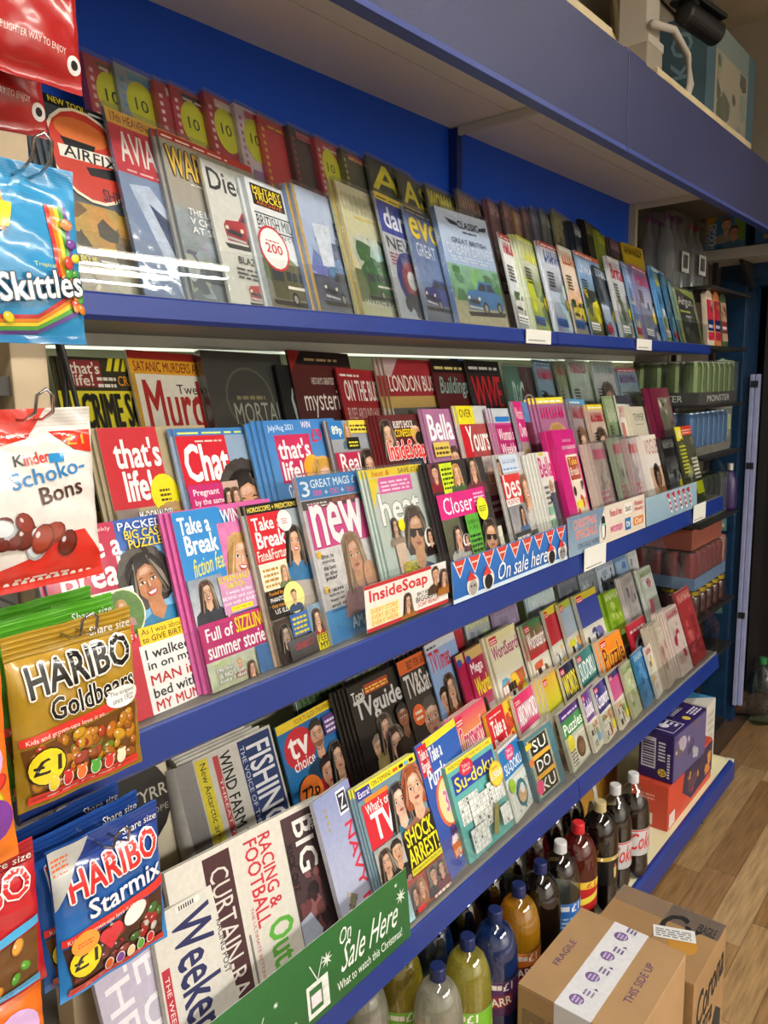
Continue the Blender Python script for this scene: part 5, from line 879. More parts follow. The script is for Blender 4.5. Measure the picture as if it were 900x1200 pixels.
def c_sudoku(d):
    d.r(0, 0, 1, 1, '5aa8a4', '62b0ac'); d.r(0, .93, 1, 1, 'ecd83a'); d.t('MORE PUZZLES AND MORE WAYS TO WIN', .05, .945, .95, .98, '5a4a10', .0); d.p('masthead'); d.r(.06, .68, .96, .88, '2a3c9c'); d.t('Su-doku', .1, .7, .92, .84, 'f0e448', .03); d.e(.38, .88, .14, 'd02a40', .09); d.t('Take a', .3, .88, .46, .92, 'fbf0f0', .02); d.t('Break', .3, .84, .46, .875, 'fbf0f0', .02)
    d.p('puzzle_grid'); sgrid(d, .06, .36, .46, .62, 6, 3); sgrid(d, .24, .2, .72, .56, 6, 5); sgrid(d, .62, .36, .95, .6, 5, 7); sgrid(d, .1, .06, .44, .3, 5, 9); sgrid(d, .74, .1, .95, .3, 3, 4); d.p('pencil'); d.poly([(.5, .1), (.6, .08), (.74, .36), (.66, .38)], '8a8a50'); d.p('prize_badge'); d.e(.84, .64, .15, 'e0b428'); d.e(.84, .64, .13, 'ecd048'); d.t('WIN', .76, .69, .9, .72, '8a2010', .02); d.t('£500', .71, .6, .97, .67, 'f8f4ec', .04, out='3a2a10')
def c_sudoku2(d):
    d.r(0, 0, 1, 1, 'c8d0c8', 'd0d8d4'); d.r(0, .58, 1, .96, '2878bc'); d.p('masthead'); d.e(.5, .86, .22, 'd83a78', .14); d.t('Take a', .36, .87, .64, .92, 'fbf0f4', .02); d.t('Break', .36, .8, .64, .86, 'fbf0f4', .02); d.t('SU-DOKU', .1, .62, .94, .76, 'f4f8fc', .03); d.p('puzzle_grid'); sgrid(d, .08, .04, .94, .54, 6, 11, 'dfe4de', 'b8c0bc'); d.p('cover_photo'); d.e(.56, .28, .24, '2a7a8a', .26); d.e(.56, .26, .19, 'd8b088', .16); d.e(.6, .33, .1, 'e8eef0'); d.p('badge'); d.e(.2, .46, .13, '9ac83a'); d.r(.96, 0, 1, .6, 'e06a9a')
def c_sudoku3(d):
    d.r(0, 0, 1, 1, '3c6a78', '4a7c88'); d.r(.06, .04, .8, .94, 'a8a490'); d.p('masthead')
    for k, s_ in enumerate(('SU', 'DO', 'KU')): d.r(.14, .68-k*.31, .74, .93-k*.31, '20241e'); d.t(s_, .22, .72-k*.31, .68, .89-k*.31, 'f0f2ec', .02)
    d.p('badge'); d.r(.0, .82, .2, .9, 'e8c828'); d.r(.14, .61, .76, .675, 'e0a82c'); d.r(.14, .30, .76, .365, 'e0a82c'); d.e(.14, .2, .12, 'd84a7a'); d.r(.0, .56, .14, .66, 'd87a3a')
def c_puzzles(d):
    d.r(0, 0, 1, 1, 'b0b4a4', 'c0c4b4'); d.r(0, .84, 1, 1, '4a2c74'); d.bars(.1, .88, .9, .95, 1, 'd8c8e8', 2); d.p('masthead'); d.r(0, .56, 1, .84, '3a8a4a'); d.t('Puzzles', .06, .6, .95, .78, 'f6f8f2', .04); d.p('cover_photo'); d.r(.08, .04, .92, .5, 'dcd8c4'); d.e(.6, .26, .2, '6a4a30', .18); d.e(.62, .24, .12, '8a6844', .1); d.bars(.1, .06, .36, .34, 5, '303030', 4); d.p('badge'); d.e(.22, .44, .14, 'ecdc2a')
def c_pz(title, bg, band, tc, seed, cols=('c8b890', '8aa860', 'e8d8a0', 'd86a4a'), out=None, th=.26, top=None, sh=0., wd=.95):
    def draw(d):
        rr = random.Random(seed); d.r(0, 0, 1, 1, 'e0dccc', 'd8d4c4'); d.r(0, .52, 1, 1, band, bg)
        if top: d.r(0, .9, 1, 1, top)
        d.p('masthead')
        if title: d.t(title, .06, .86-th, wd, .86, tc, .04, out=out, sh=sh)
        d.r(.05, .88, .3, .97, 'cc2438'); d.bars(.07, .895, .28, .955, 2, 'f4e8e4', seed)
        d.p('picture'); d.busy(.08, .04, .92, .46, cols, 14, seed, .3); d.p('puzzle_grid')
        for i in range(5):
            for j in range(3):
                d.r(.1+i*.09, .08+j*.1, .18+i*.09, .17+j*.1, 'f4f2ea' if rr.random() < .65 else '282828')
        d.p('badge'); d.e(.8, .18, .12, rr.choice(('ecdc2a', 'd83a50', '58a8d8')))
    return draw
add('L1', 1.047, .290, .2, c_whats, 'television listings magazine with yellow strapline, two women and SHOCK ARREST!', 2, t=.003, cdx=.005)
add('L1', 1.250, .300, .195, c_takepuz, 'blue puzzle magazine with a round 30 emblem, behind the thick number-puzzle book', 0, t=.005)
add('L1', 1.329, .222, .2, c_sudoku, 'thick turquoise number-puzzle book with £500 badge', 0, t=.016)
add('L1', 1.535, .182, .13, c_sudoku2, 'blue and white number-puzzle book with a seagull photo', 0, t=.012)
add('L1', 1.654, .165, .155, c_sudoku3, 'dark teal number-puzzle book with its title in three stacked tiles', 0, t=.018)
add('L1', 1.850, .165, .16, c_puzzles, 'purple and green puzzle book with a brown animal, first past the rail joint', 0, t=.012)
add('L1', 1.995, .172, .12, c_pz('Sudoku', '5a2c84', '6a3a90', 'f4f0f8', 101), 'purple number-puzzle book second past the rail joint', 0, t=.010)
add('L1', 2.075, .168, .13, c_pz('Crosswords', '3a2c84', '2c2c70', 'f4f0f8', 102, wd=.98), 'dark blue crossword book beside the purple number-puzzle book', 1, t=.010)
add('L1', 2.185, .172, .12, c_pz('', 'b83a78', 'c85a90', 'f4e8f0', 103, top='2c2c6c'), 'pink puzzle book with a navy top, front row of the lower shelf', 0, t=.010)
add('L1', 2.283, .169, .12, gen('', 'b8bc98', '7a9a50', 'card', ('a8b870', 'd8dcc0', '88a058'), 104), 'pale green card leaflet in the front row of the lower shelf', 0, t=.008)
add('L1', 2.385, .182, .13, gen('', '2c7ab0', 'c8e0f0', 'card', ('3a88c0', '5aa0d0', '1c5a90'), 105), 'bright blue booklet with a yellow tab in the front row of the lower shelf', 0, t=.008)
add('L1', 2.49, .175, .12, gen('', 'd8d4c8', 'd83a58', 'card', ('e8d838', '70606a', 'b8a870', 'd8783a'), 106), 'white booklet with orange and yellow shapes, left of the greeting cards', 0, t=.008)
add('L1', 2.60, .228, .13, gen('', 'b8ac9c', 'd8ccbc', 'card', ('c8bcac', 'a89888', 'd0c8b8', 'a86a70'), 107), 'beige greeting card fronting the first white-edged bundle', 4, t=.006, cat='greeting card', kind='greeting_card', cdx=.012)
add('L1', 2.73, .248, .13, gen('', 'c4b4ac', 'a83a50', 'card', ('b89a98', 'a83048', 'd8ccc4', 'c8b8b0'), 108), 'greeting card with a crimson flower fronting the second white-edged bundle', 5, t=.005, cat='greeting card', kind='greeting_card', cdx=.011)
add('L1', 2.868, .283, .16, gen('', '9a3438', 'd89a90', 'card', ('8a2c30', 'b85a58', 'a84044'), 109), 'dark red greeting card, last on the right of the lower shelf', 0, t=.010, cat='greeting card', kind='greeting_card')

# ---------- lower shelf, second row
add('L2', 1.473, .244, .17, c_pz('Crossword', 'd83a6a', 'e8c02a', 'c82a6a', 111, ('e8c83a', 'd83a6a', '58a8d8', 'f0e8d8'), 'f8f0e0'), 'pink and yellow crossword magazine fronting a fan of pink spines', 3, t=.005, cdx=.008)
def c_tabred(d):
    d.r(0, 0, 1, 1, 'e8b428', 'f0c030'); d.p('masthead'); d.r(0, .36, .7, 1, 'd02430'); d.t('Take a', .1, .68, .62, .88, 'fbf4f0', .05); d.t('Break', .1, .45, .68, .65, 'fbf4f0', .06); d.bars(.1, .92, .6, .96, 1, 'f4d8c8', 2); d.p('picture'); d.busy(.66, .3, .98, .95, ('e87a2a', 'f0d830', 'c83a2a'), 8, 3, .5); d.e(.78, .3, .12, '58a8d8'); d.r(.1, .1, .6, .3, 'e8e4dc')
add('L2', 1.603, .206, .17, c_tabred, 'red puzzle book with white two-line masthead and orange edge, second row', 0, t=.010)
add('L2', 1.740, .203, .18, c_pz('ARROWWORDS', 'd82a6a', 'e04a80', 'fbf4f6', 112, ('f0d830', '1c1c1c', 'f0f0e8', '5aa060'), 'a01a48', wd=.98), 'magenta arrow-puzzle magazine with a yellow swoosh', 0, t=.010)
add('L2', 1.905, .207, .15, c_pz('', 'd8a83a', 'c8c82a', '1c1c1c', 113, th=.3), 'yellow word-puzzle magazine with tall black lettering, second row', 2, t=.008, cdx=.011)
add('L2', 2.013, .207, .14, c_pz('WORDS', '1c2240', '24305a', 'f0dc28', 114, ('2878c8', 'f0d020', 'e8e8e0'), th=.32), 'navy word-puzzle magazine with tall yellow capitals', 0, t=.008)
add('L2', 2.125, .212, .18, c_pz('SUDOKU', '2c7a78', '3a8a88', 'f0f8f6', 115, ('e8d838', '5aa8a0', 'e86a4a')), 'teal number-puzzle magazine with white capitals, second row', 0, t=.008)
add('L2', 2.293, .212, .18, c_pz('Puzzle', 'f0902a', 'f08020', '8a1c1c', 116, ('f0a02a', 'f0c83a', 'e8601c'), 'f8d848', th=.34), 'orange puzzle magazine with brown bubble lettering', 1, t=.008, cdx=.014)
def c_peng(d):
    d.r(0, 0, 1, 1, 'c8303c', 'b82c40'); d.p('masthead'); d.bars(.08, .84, .92, .93, 1, 'f4e4e0', 3); d.p('picture'); d.e(.5, .52, .36, 'd8e4ec', .3); d.e(.46, .52, .22, '20304c', .2); d.e(.48, .5, .14, 'e8eef0', .14); d.poly([(.5, .5), (.9, .58), (.94, .54), (.52, .45)], 'f0c020'); d.p('coverline'); d.r(.5, .08, 1, .36, 'd82a68'); d.bars(.54, .12, .94, .32, 2, 'f8e8ee', 4); d.r(0, .04, .46, .36, '2c80b8')
add('L2', 2.529, .206, .17, c_peng, 'red magazine with a cartoon bird in the second row of the lower shelf', 0, t=.008)

# ---------- lower shelf, third row
def c_tvc(d):
    d.r(0, 0, 1, 1, '2878b0', '1f6aa8'); d.r(0, .93, 1, 1, 'e8c82a'); d.t('YOUR TV GUIDE STREAMING', .3, .945, .96, .985, '3a3008', .0); d.p('masthead'); d.e(.3, .76, .26, 'c82434', .22); d.t('tv', .12, .7, .46, .86, 'fbf6f2', .06); d.t('choice', .14, .6, .5, .69, 'fbf6f2', .03); d.p('cover_photo'); d.r(.5, .3, 1, .62, 'a82434'); d.f(.62, .78, .22, 'd8a484', '2a1c16', '305878', 'short', 0, beard=1); d.f(.66, .46, .24, 'd8a07c', '241814', '30343c', 'short', 0); d.f(.86, .52, .22, 'e0b090', '17100e', '8a2438', 'long', 0); d.p('price_badge'); d.e(.28, .4, .2, 'e8792a', .19, 24); d.t('72p', .14, .34, .42, .46, '16120e', .05); d.p('flash'); d.r(.74, .74, .98, .9, '5a3a80'); d.bars(.77, .76, .95, .88, 3, 'f0e8f4', 3)
def c_tvg(d):
    d.r(0, 0, 1, 1, '241c18', '17120f'); d.p('masthead'); d.t('Total', .05, .86, .28, .94, 'f0ece6', .02); d.r(.3, .88, .78, .96, 'a83a20'); d.bars(.32, .895, .76, .945, 2, 'f0d048', 3); d.t('TVguide', .06, .66, .97, .86, 'c8c8c4', .05); d.p('cover_photo'); d.f(.32, .42, .2, 'c89a74', '8a7a68', 'b8a070', 'short', 0, beard=1); d.f(.5, .54, .2, 'd8a484', '2a1c14', 'c8b070', 'long', 0); d.f(.62, .38, .24, 'e0b090', '3a2418', 'b8622a', 'long'); d.f(.86, .56, .2, '8a5a3c', '14100e', '3a2a20', 'short', 0); d.r(0, 0, 1, .12, 'a85a28'); d.r(.04, .08, .4, .24, 'b0a8c8'); d.f(.3, .17, .1, 'e0b090', '3a3a58', '5a5a80', 'bob')
def c_tvs(d):
    d.r(0, 0, 1, 1, '3a3430', '2c2420'); d.r(0, .88, 1, 1, 'c85a20'); d.t('BEST FOR SAT', .3, .9, .95, .97, '2a1408', .02); d.p('masthead'); d.t('TV&Sat', .08, .66, .97, .86, 'c8c4c0', .03); d.p('cover_photo'); d.f(.7, .4, .34, 'c89a7c', '504840', '1c2434', 'short', 0); d.p('badge'); d.e(.28, .5, .2, 'd8602a', .2); d.bars(.16, .46, .4, .56, 2, 'f0e4d0', 3); d.f(.24, .2, .14, 'e0b090', '8a3a28', '3a6a98', 'long')
def c_tvt(d):
    d.r(0, 0, 1, 1, '7a9ac8', '8faad2'); d.r(0, .93, 1, 1, 'c8ccd4'); d.bars(.05, .945, .5, .985, 1, '404048', 2); d.p('masthead'); d.t('TVTimes', .06, .74, .97, .92, 'c0303c', .03); d.p('cover_photo'); d.f(.3, .48, .22, 'd8a484', '2a1c14', '343840', 'short', 0); d.f(.64, .54, .24, 'e0b090', '3a2014', 'b85a2a', 'long', 0); d.p('coverline'); d.t('CHRIS', .34, .06, .98, .2, 'f0e8e0', .0)
def c_mega(d):
    d.r(0, 0, 1, 1, 'b02050', 'a81c48'); d.r(0, .88, 1, 1, 'c8a868'); d.e(.12, .9, .1, '3a4a9a', .07); d.p('masthead'); d.t('Mega', .12, .68, .78, .84, 'f4f0f4', .03); d.t('Words', .14, .44, .96, .65, 'f0dc2a', .05); d.p('picture'); d.r(.0, 0, 1, .4, 'c8a0a8', 'a82850'); d.r(.3, .04, .5, .36, '241c20'); d.e(.4, .34, .1, '241c20'); d.r(.58, .06, .95, .3, 'f0e4e4')
add('L3', .985, .264, .195, c_tvc, 'television magazine with red disc masthead, orange price burst and three faces', 0, t=.004)
add('L3', 1.204, .276, .19, c_tvg, 'black television guide with silver lettering and a group of actors', 4, t=.004, cdx=.009)
add('L3', 1.388, .281, .13, c_tvs, 'dark television magazine with orange top band and a grey-haired man', 0, t=.004)
add('L3', 1.504, .291, .17, c_tvt, 'light blue television magazine with red masthead and two people', 0, t=.004)
add('L3', 1.660, .230, .15, c_mega, 'dark pink puzzle magazine with yellow and white lettering', 1, t=.006, cdx=.042)
add('L3', 1.774, .240, .19, c_pz('WordSearch', 'd8d4b0', 'e0dcc0', 'a83a78', 121, ('f0c83a', 'd86a3a', '88b850', '58a8c8'), th=.16, top='dcd4a0', wd=.98), 'cream word-search magazine with purple lettering and fruit', 1, t=.008, cdx=.010)
add('L3', 1.968, .224, .15, c_pz('Wordsearch', '2c7a4a', 'c8303c', 'f8f4f0', 122, ('58a8d8', 'd0603a', 'e8e0d0', '8a5a3a'), th=.22, wd=.99), 'green and red word-search magazine with a blue shield', 1, t=.007, cdx=.009)
add('L3', 2.105, .238, .14, c_pz('', 'b8283c', 'c8303c', 'f4ece8', 123, ('e8c83a', 'c8c4c0', '8a98a8'), top='d8c83a', th=.2), 'red and yellow puzzle magazine with slanted stripes, third row', 0, t=.010)
add('L3', 2.206, .234, .14, c_pz('', '98b0c8', 'a8b8c8', 'e8e040', 124, ('e8d828', 'f0e040', '58a0c8', 'f0a030'), top='a8b83a', th=.3), 'blue and yellow puzzle magazine with a green top edge', 0, t=.010)
add('L3', 2.324, .235, .17, c_pz('', '3a48a0', '4a58a8', 'e8e4a0', 125, ('d8d080', '8a78b0', 'c8c4d8', '5a5088'), top='c8b83a', th=.2), 'violet puzzle magazine with a pale cartoon crowd and mustard top', 0, t=.014)
add('L3', 2.531, .195, .12, gen('', '8ab02a', 'e8f4c0', 'card', ('9ac03a', '78a020', 'c0d870'), 126), 'lime green booklet standing in a pair, third row', 1, t=.012, cdx=.03)
add('L3', 2.700, .219, .15, gen('', 'd4ccc8', 'b8b0b0', 'card', ('e0d8d4', '3a3034', 'c8b8bc', 'd8a8b0'), 127), 'white greeting card with a slim dark dress shape, in a clear holder', 2, t=.006, cat='greeting card', kind='greeting_card', wrap=1, cdx=.008)
add('L3', 2.865, .215, .13, gen('', 'c8d0c4', '7a9a60', 'card', ('7a9a60', 'e0e4dc', '3a4a34', 'd87a8a'), 128), 'greeting card with a green spray and a pink spine behind the red card', 1, t=.006, cat='greeting card', kind='greeting_card', cdx=.014)

# ---------- lower shelf, cards at the back
for x, h, w_, bg, cols, lab, sd in (
    (1.10, .17, .16, '3a4a34', ('5a7a48', '8a6a98', '2c3a2c', 'c8c0d0'), 'dark floral card behind the television guides, leftmost card at the back', 131),
    (1.27, .175, .16, '7a6a90', ('8aa860', '9a7ab0', '5a4a70', 'c8b8d8'), 'purple and green floral card behind the black television guide', 132),
    (1.44, .175, .16, '5a5a68', ('c8a8c0', '6a8a58', '8a7a98', '3c3c48'), 'grey card with mauve flowers behind the light blue television magazine', 133),
    (1.62, .174, .15, 'a82c38', ('b83a48', '8a2030', 'd88a88'), 'red card with small white print at the back of the lower shelf', 134),
    (1.78, .172, .13, 'a8acac', ('c8d090', '8a98a8', 'd8dcd8'), 'grey card with a yellow bow at the back of the lower shelf', 135),
    (1.92, .176, .16, '988aa4', ('8a7a98', 'b8a8c0', 'a83a50', '6a5a78'), 'lilac flowered card at the back of the lower shelf', 136),
    (2.127, .177, .2, 'c0d0d0', ('a8c4cc', 'd0dcdc', '5a98b8'), 'pale aqua card with a blue corner at the back of the lower shelf', 137),
    (2.35, .172, .15, '6a7078', ('88909a', '50565e', 'a8b0b8'), 'slate grey card in a clear sleeve at the back of the lower shelf', 138),
    (2.51, .170, .14, '808890', ('a0a8b0', '606870', 'c0c8cc'), 'silver grey card left of the city silhouette card', 139),
    (2.66, .172, .16, 'c0ccd8', ('8a98a8', '48525c', 'd8e0e8', '98a8b8'), 'pale blue card with a dark city silhouette', 140),
    (2.83, .170, .12, '98b8d8', ('5a88c0', 'b8cce0', '3a68a8'), 'sky blue card with a deep blue figure at the right end', 141),
    (2.955, .168, .1, 'd4d8d8', ('c0c8cc', 'e4e8e8', '98a0a4'), 'small white card with grey print, rightmost at the back', 142)):
    add('L4', x, h, w_, gen('', bg, cols[0], 'card', cols, sd), lab, 0, .006, cat='greeting card', kind='greeting_card')

# ------------------------------------------------------------------ signs on the shelf rails
def sign(x0, x1, z0, z1, y, draw, label, tilt=4., rz=0., shape=None):
    w_, h = x1-x0, z1-z0; t = thing('shelf_sign', label, 'sign', T(x0, y, z0) @ RX(90-tilt) @ RZ(rz), 'card signs along the shelf rails')
    a = Art(w_, h, .0004); a.parts[0]['name'] = 'face'; draw(a); o = a.build(t, INK)
    for p in o[1:]: p.parent = o[0]
    MB().box(0, 0, -.0006, w_, h, .0003).build('backing_card', TICK, t); return t
def s_green(d):
    d.r(0, 0, 1, 1, '1c5c2c', '236a34'); d.p('lettering'); d.t('On', .62, .68, .68, .88, 'f0f6ee', .0, sh=.3, rot=4); d.t('Sale Here', .62, .32, .92, .68, 'f0f6ee', .0, sh=.35); d.t('What to watch this Christmas!', .6, .12, .95, .24, 'f0f6ee', .01)
    d.p('picture')
    for u, s_ in ((.2, .8), (.46, 1.)):
        d.r(u, .08, u+.1*s_, .5*s_, 'e8ece4'); d.r(u+.012, .14, u+.07*s_, .44*s_, '2a6a38'); d.r(u+.018, .2, u+.064*s_, .36*s_, 'e8dce4'); d.poly([(u+.05, .5*s_), (u+.02, .74*s_), (u+.024, .74*s_), (u+.054, .5*s_)], 'e8ece4'); d.poly([(u+.05, .5*s_), (u+.08, .74*s_), (u+.084, .74*s_), (u+.054, .5*s_)], 'e8ece4')
    d.p('snowflakes')
    for u, v, r_ in ((.56, .66, .028), (.955, .68, .03), (.33, .62, .012), (.4, .2, .012), (.93, .88, .01), (.12, .75, .015)):
        for k in range(4): d.e(u, v, r_, 'dce8dc', r_*.12, 6, rot=k*45)
        d.e(u, v, r_*.35, 'dce8dc')
def s_here(d):
    d.r(0, 0, 1, 1, '2a50b0'); d.p('lettering'); d.t('HERE', .3, .66, .92, .9, 'f0f4fa', .02); d.r(.14, .08, .92, .56, 'f0f4fa'); d.p('print'); d.bars(.2, .14, .86, .5, 2, '2a50b0', 3, .7)
def s_bunt(d):
    d.r(0, 0, 1, 1, '1c5ca8', '2a70c0'); d.r(0, 0, 1, .1, 'c8dcec'); d.p('bunting')
    for k in range(9): d.poly([(.01+k*.11, .98), (.105+k*.11, .98), (.055+k*.11, .55)], 'f0e0d8'); d.poly([(.018+k*.11, .98), (.098+k*.11, .98), (.055+k*.11, .6)], 'cc4030'); d.bars(.035+k*.11, .82, .085+k*.11, .9, 1, 'f4e0d8', k)
    d.p('lettering'); d.t('On sale here', .33, .16, .78, .6, 'f4f8fc', .0, sh=.28); d.p('picture')
    for u, c in ((.14, 'a8a49c'), (.26, '1c1c20'), (.83, '1c1c20'), (.94, '8a8a86')):
        d.e(u, .3, .045, 'e4e0da'); d.e(u, .24, .032, c); d.poly([(u-.04, .42), (u+.03, .42), (u-.01, .66)], 'd03a38'); d.e(u-.012, .28, .006, '101010'); d.e(u+.012, .28, .006, '101010')
def s_xmas(d):
    d.r(0, 0, 1, 1, '88a0b4', '6f8aa4'); d.poly([(.44, 1), (1, 1), (1, 0), (.36, 0), (.36, .5)], 'e0d4c4'); d.p('lettering'); d.t('CHRISTMAS', .06, .66, .33, .88, 'd8503c', .02, out='f0e8e0'); d.t('SPECIALS', .08, .38, .33, .6, 'd8503c', .02, out='f0e8e0'); d.t('ON SALE HERE', .1, .12, .35, .26, '28282c', .01)
    d.p('logos'); d.t('Woman & Home', .5, .66, .66, .86, 'c83a58', .02); d.r(.7, .6, .8, .9, 'f0ece4'); d.t('best', .715, .66, .79, .84, '28282c', .03); d.t("Woman's", .84, .74, .97, .9, 'c8304c', .02); d.t('Weekly', .84, .56, .97, .7, 'c8304c', .02); d.t('woman', .5, .22, .66, .4, 'd83a8a', .03); d.r(.7, .14, .78, .48, '2a78b8'); d.t('tv', .715, .22, .77, .4, 'f4f4f4', .03); d.r(.82, .18, .97, .42, 'd88a48'); d.t('Chat', .84, .22, .95, .38, 'f8f0e0', .02)
    d.p('penguin'); d.e(.41, .42, .03, '24282e', .06); d.e(.405, .38, .02, 'e8ecea', .045); d.e(.41, .66, .022, '24282e'); d.r(.38, .5, .44, .56, '8ac8b8')
def s_candy(d):
    d.r(0, 0, 1, 1, '8aa8bc', '9cb8c8'); d.p('candy_canes')
    for k in range(5):
        u = .4+k*.1
        for j in range(6): d.poly([(u+j*.009, .82-j*.11), (u+.028+j*.009, .80-j*.11), (u+.037+j*.009, .69-j*.11), (u+.009+j*.009, .71-j*.11)], ('c8303c', 'ece8e4')[j % 2])
        d.poly([(u-.03, .82), (u-.01, .92), (u+.028, .9), (u+.028, .8), (u+.005, .82), (u-.012, .78)], 'c8303c')
def s_soap(d):
    d.r(0, 0, 1, 1, 'e4dcd4'); d.r(0, 0, 1, .08, 'b8282c'); d.r(.0, .92, .8, 1, 'b8282c'); d.p('masthead'); d.t('InsideSoap', .05, .56, .74, .88, 'd02a30', .06); d.p('coverline'); d.r(.04, .1, .38, .5, 'f0dc9a')
    for k in range(3): d.t(('EVERY STORY', 'EVERY SECRET', 'EVERY WEEK')[k], .06, .37-k*.13, .36, .47-k*.13, 'c87a1c', .02)
    d.t("BRITAIN'S", .6, .4, .8, .49, '28282a', .01); d.t('BIGGEST', .58, .26, .84, .38, '1c1c1c', .03); d.t('SOAP READ!', .6, .14, .86, .24, 'c02a30', .01); d.p('picture'); d.f(.48, .36, .3, 'd8a484', '3a2418', 'c87a28', 'long', 0); d.f(.84, .78, .3, 'd8a07c', '2a1c14', '5a3a28', 'short', 0); d.f(.94, .66, .28, 'e0b090', '4a2c1c', 'c87a28', 'long', 0)
sign(.55, 1.075, .624, .768, .846, s_green, 'green card sign with white script and little television sets'); sign(.652, .74, .572, .672, .838, s_here, 'small blue tag with white capitals hanging on the low rail', 0)
sign(1.255, 1.765, 1.257, 1.345, .862, s_bunt, 'blue card sign with red bunting and white script'); sign(1.775, 2.29, 1.257, 1.36, .862, s_xmas, 'grey and cream seasonal card sign with a penguin and title logos')
sign(2.30, 2.775, 1.257, 1.345, .862, s_candy, 'pale blue card sign with five candy canes'); sign(.985, 1.235, 1.268, 1.352, .862, s_soap, 'red and cream soap magazine card clipped to the middle rail')
place_all()
# ------------------------------------------------------------------ sweets hanging at the left end
FOIL = printmat('ink_on_foil_pouch', .22, .55, .28, 22.)
def foil(c): return M('foil_'+c, c, .25, coat=.5, bump=.3, bscale=25)
def bag(x0, x1, z0, z1, y, draw, label, edge, depth=.022, rz=0., tilt=0., group=None, ry=0., wob=1):
    w_, h = x1-x0, z1-z0
    t = thing('sweets_bag', label, 'sweets bag', T((x0+x1)/2, y, z1) @ RY(ry) @ RX(90-tilt) @ RZ(rz) @ T(-w_/2, -h, 0), group)
    def prof(u, v):
        if not (0 <= u <= 1): u = min(max(u, 0), 1)
        a = max(0., 1-abs(2*u-1)**3.2); vv = min(max((v-.05)/.8, 0), 1); b = max(0., 1-abs(2*vv-1)**3)
        return depth*a**.6*b**.6*.5
    def crump(u, v): return wob*(.0009*math.sin(15*u+5*v+x0*50)+.0006*math.sin(9*v*2+19*u*v+z0*30))*(1 if .04 < v < .88 else 1.2)
    def pinch(u, v): return (u-.5)*(-.035*math.sin(math.pi*min(max(v, 0), 1)))*w_
    def warp(x, yy, z):
        u, v = x/w_, yy/h; return Vector((x+pinch(u, v), yy, prof(u, v)+crump(u, v)+z))
    m = MB(); NU, NV = 18, 24
    for sgn in (1, -1):
        n0 = len(m.v)
        for j in range(NV+1):
            for i in range(NU+1):
                u, v = i/NU, j/NV; e = 1 if 0 < i < NU and 0 < j < NV else 0
                m.v.append((u*w_+pinch(u, v), v*h, (prof(u, v)*sgn+crump(u, v))-(.0006 if sgn < 0 else 0)*e-.0004))
        for j in range(NV):
            for i in range(NU):
                q = (n0+j*(NU+1)+i, n0+j*(NU+1)+i+1, n0+(j+1)*(NU+1)+i+1, n0+(j+1)*(NU+1)+i); m.f.append(q if sgn > 0 else q[::-1])
    m.build('pouch', foil(edge), t, smooth=True, fix=False)
    a = Art(w_, h, .0012); a.STEP = .00007; a.parts[0]['name'] = 'front_print'; draw(a)
    o = a.build(t, FOIL, warp=warp, fine=.006)
    for p in o[1:]: p.parent = o[0]
    return t
def seal(d, v0, v1, c, c2, n=9):
    for k in range(n): d.r(0, v0+(v1-v0)*k/n, 1, v0+(v1-v0)*(k+.5)/n, c if k % 2 else c2)
def sweets(d, u0, v0, u1, v1, cols, n, seed, s=.06):
    rr = random.Random(seed); k0 = d.k
    for i in range(n):
        d.k = k0+(i % 8)*3
        u, v, r_ = rr.uniform(u0, u1), rr.uniform(v0, v1), s*rr.uniform(.6, 1.1); c = H(rr.choice(cols)); a = rr.uniform(0, 180)
        d.e(u, v, r_, tuple(x*.6 for x in c), r_*.72, 12, a); d.e(u-.004, v+.006, r_*.85, c, r_*.58, 12, a); d.e(u-r_*.3, v+r_*.25, r_*.22, mixc(c, (1, 1, 1), .55), r_*.14, 8, a)
    d.k = k0+24
def haribo(bg, bg2, seal1, seal2, word, hc, ho, wc, wo, cols, n, seed, band='d8342c', share='f0f0e8', lower=None):
    def draw(d):
        d.r(0, 0, 1, .86, bg2, bg); seal(d, .86, 1, seal1, seal2); d.r(0, 0, 1, .05, bg2); d.p('window'); d.poly([(.1, .06), (.94, .06), (.97, .42), (.03, .36)], lower or '6a4420'); sweets(d, .13, .1, .92, .38, cols, n, seed, .062)
        d.p('band'); d.poly([(.02, .38), (.98, .44), (.98, .50), (.02, .43)], band); d.t('Kids and grown-ups love it so...', .06, .395, .7, .43, 'f8e8d8', .0, rot=3); d.r(.06, .03, .95, .085, band); d.bars(.2, .045, .8, .07, 1, 'f4d8c8', 3)
        d.p('brand'); d.t('HARIBO', .12, .66, .94, .84, hc, .05, out=ho, ow=.06, rot=4); d.t(word, .26, .5, .95, .63, wc, .04, out=wo, ow=.05, rot=4); d.p('share_flash'); d.t('Share size', .64, .89, .97, .94, share, .01); d.p('price_badge'); d.e(.2, .24, .145, '2a2208'); d.e(.2, .24, .135, 'ecd626'); d.t('£1', .1, .2, .3, .29, '1c1608', .05)
    return draw
def d_gold(d):
    haribo('b8902a', '8a6a14', 'c8a43a', '9a7818', 'Goldbears', '141210', 'f0ece0', '141210', 'f0ece0', ('b87818', 'a83c1c', 'c89420', '6a8420', 'b86a1c', 'c07c24', '9a5418'), 70, 3, lower='6a4018')(d); d.p('speech_bubble'); d.e(.84, .49, .15, 'f2f0ec', .085); d.t('The original', .73, .495, .95, .53, '2a2a28', .0); d.t('since 1922', .75, .455, .94, .49, '2a2a28', .0)
    d.p('gummy_row')
    for k, c in enumerate(('e8d02a', 'd02a2a', 'e8702a', '48a838', 'd83030', 'f0ecc8')): d.e(.24+k*.11, .125, .042, 'f4f0e8', .062); d.e(.24+k*.11, .125, .036, c, .055); d.e(.215+k*.11, .165, .016, c); d.e(.265+k*.11, .165, .016, c)
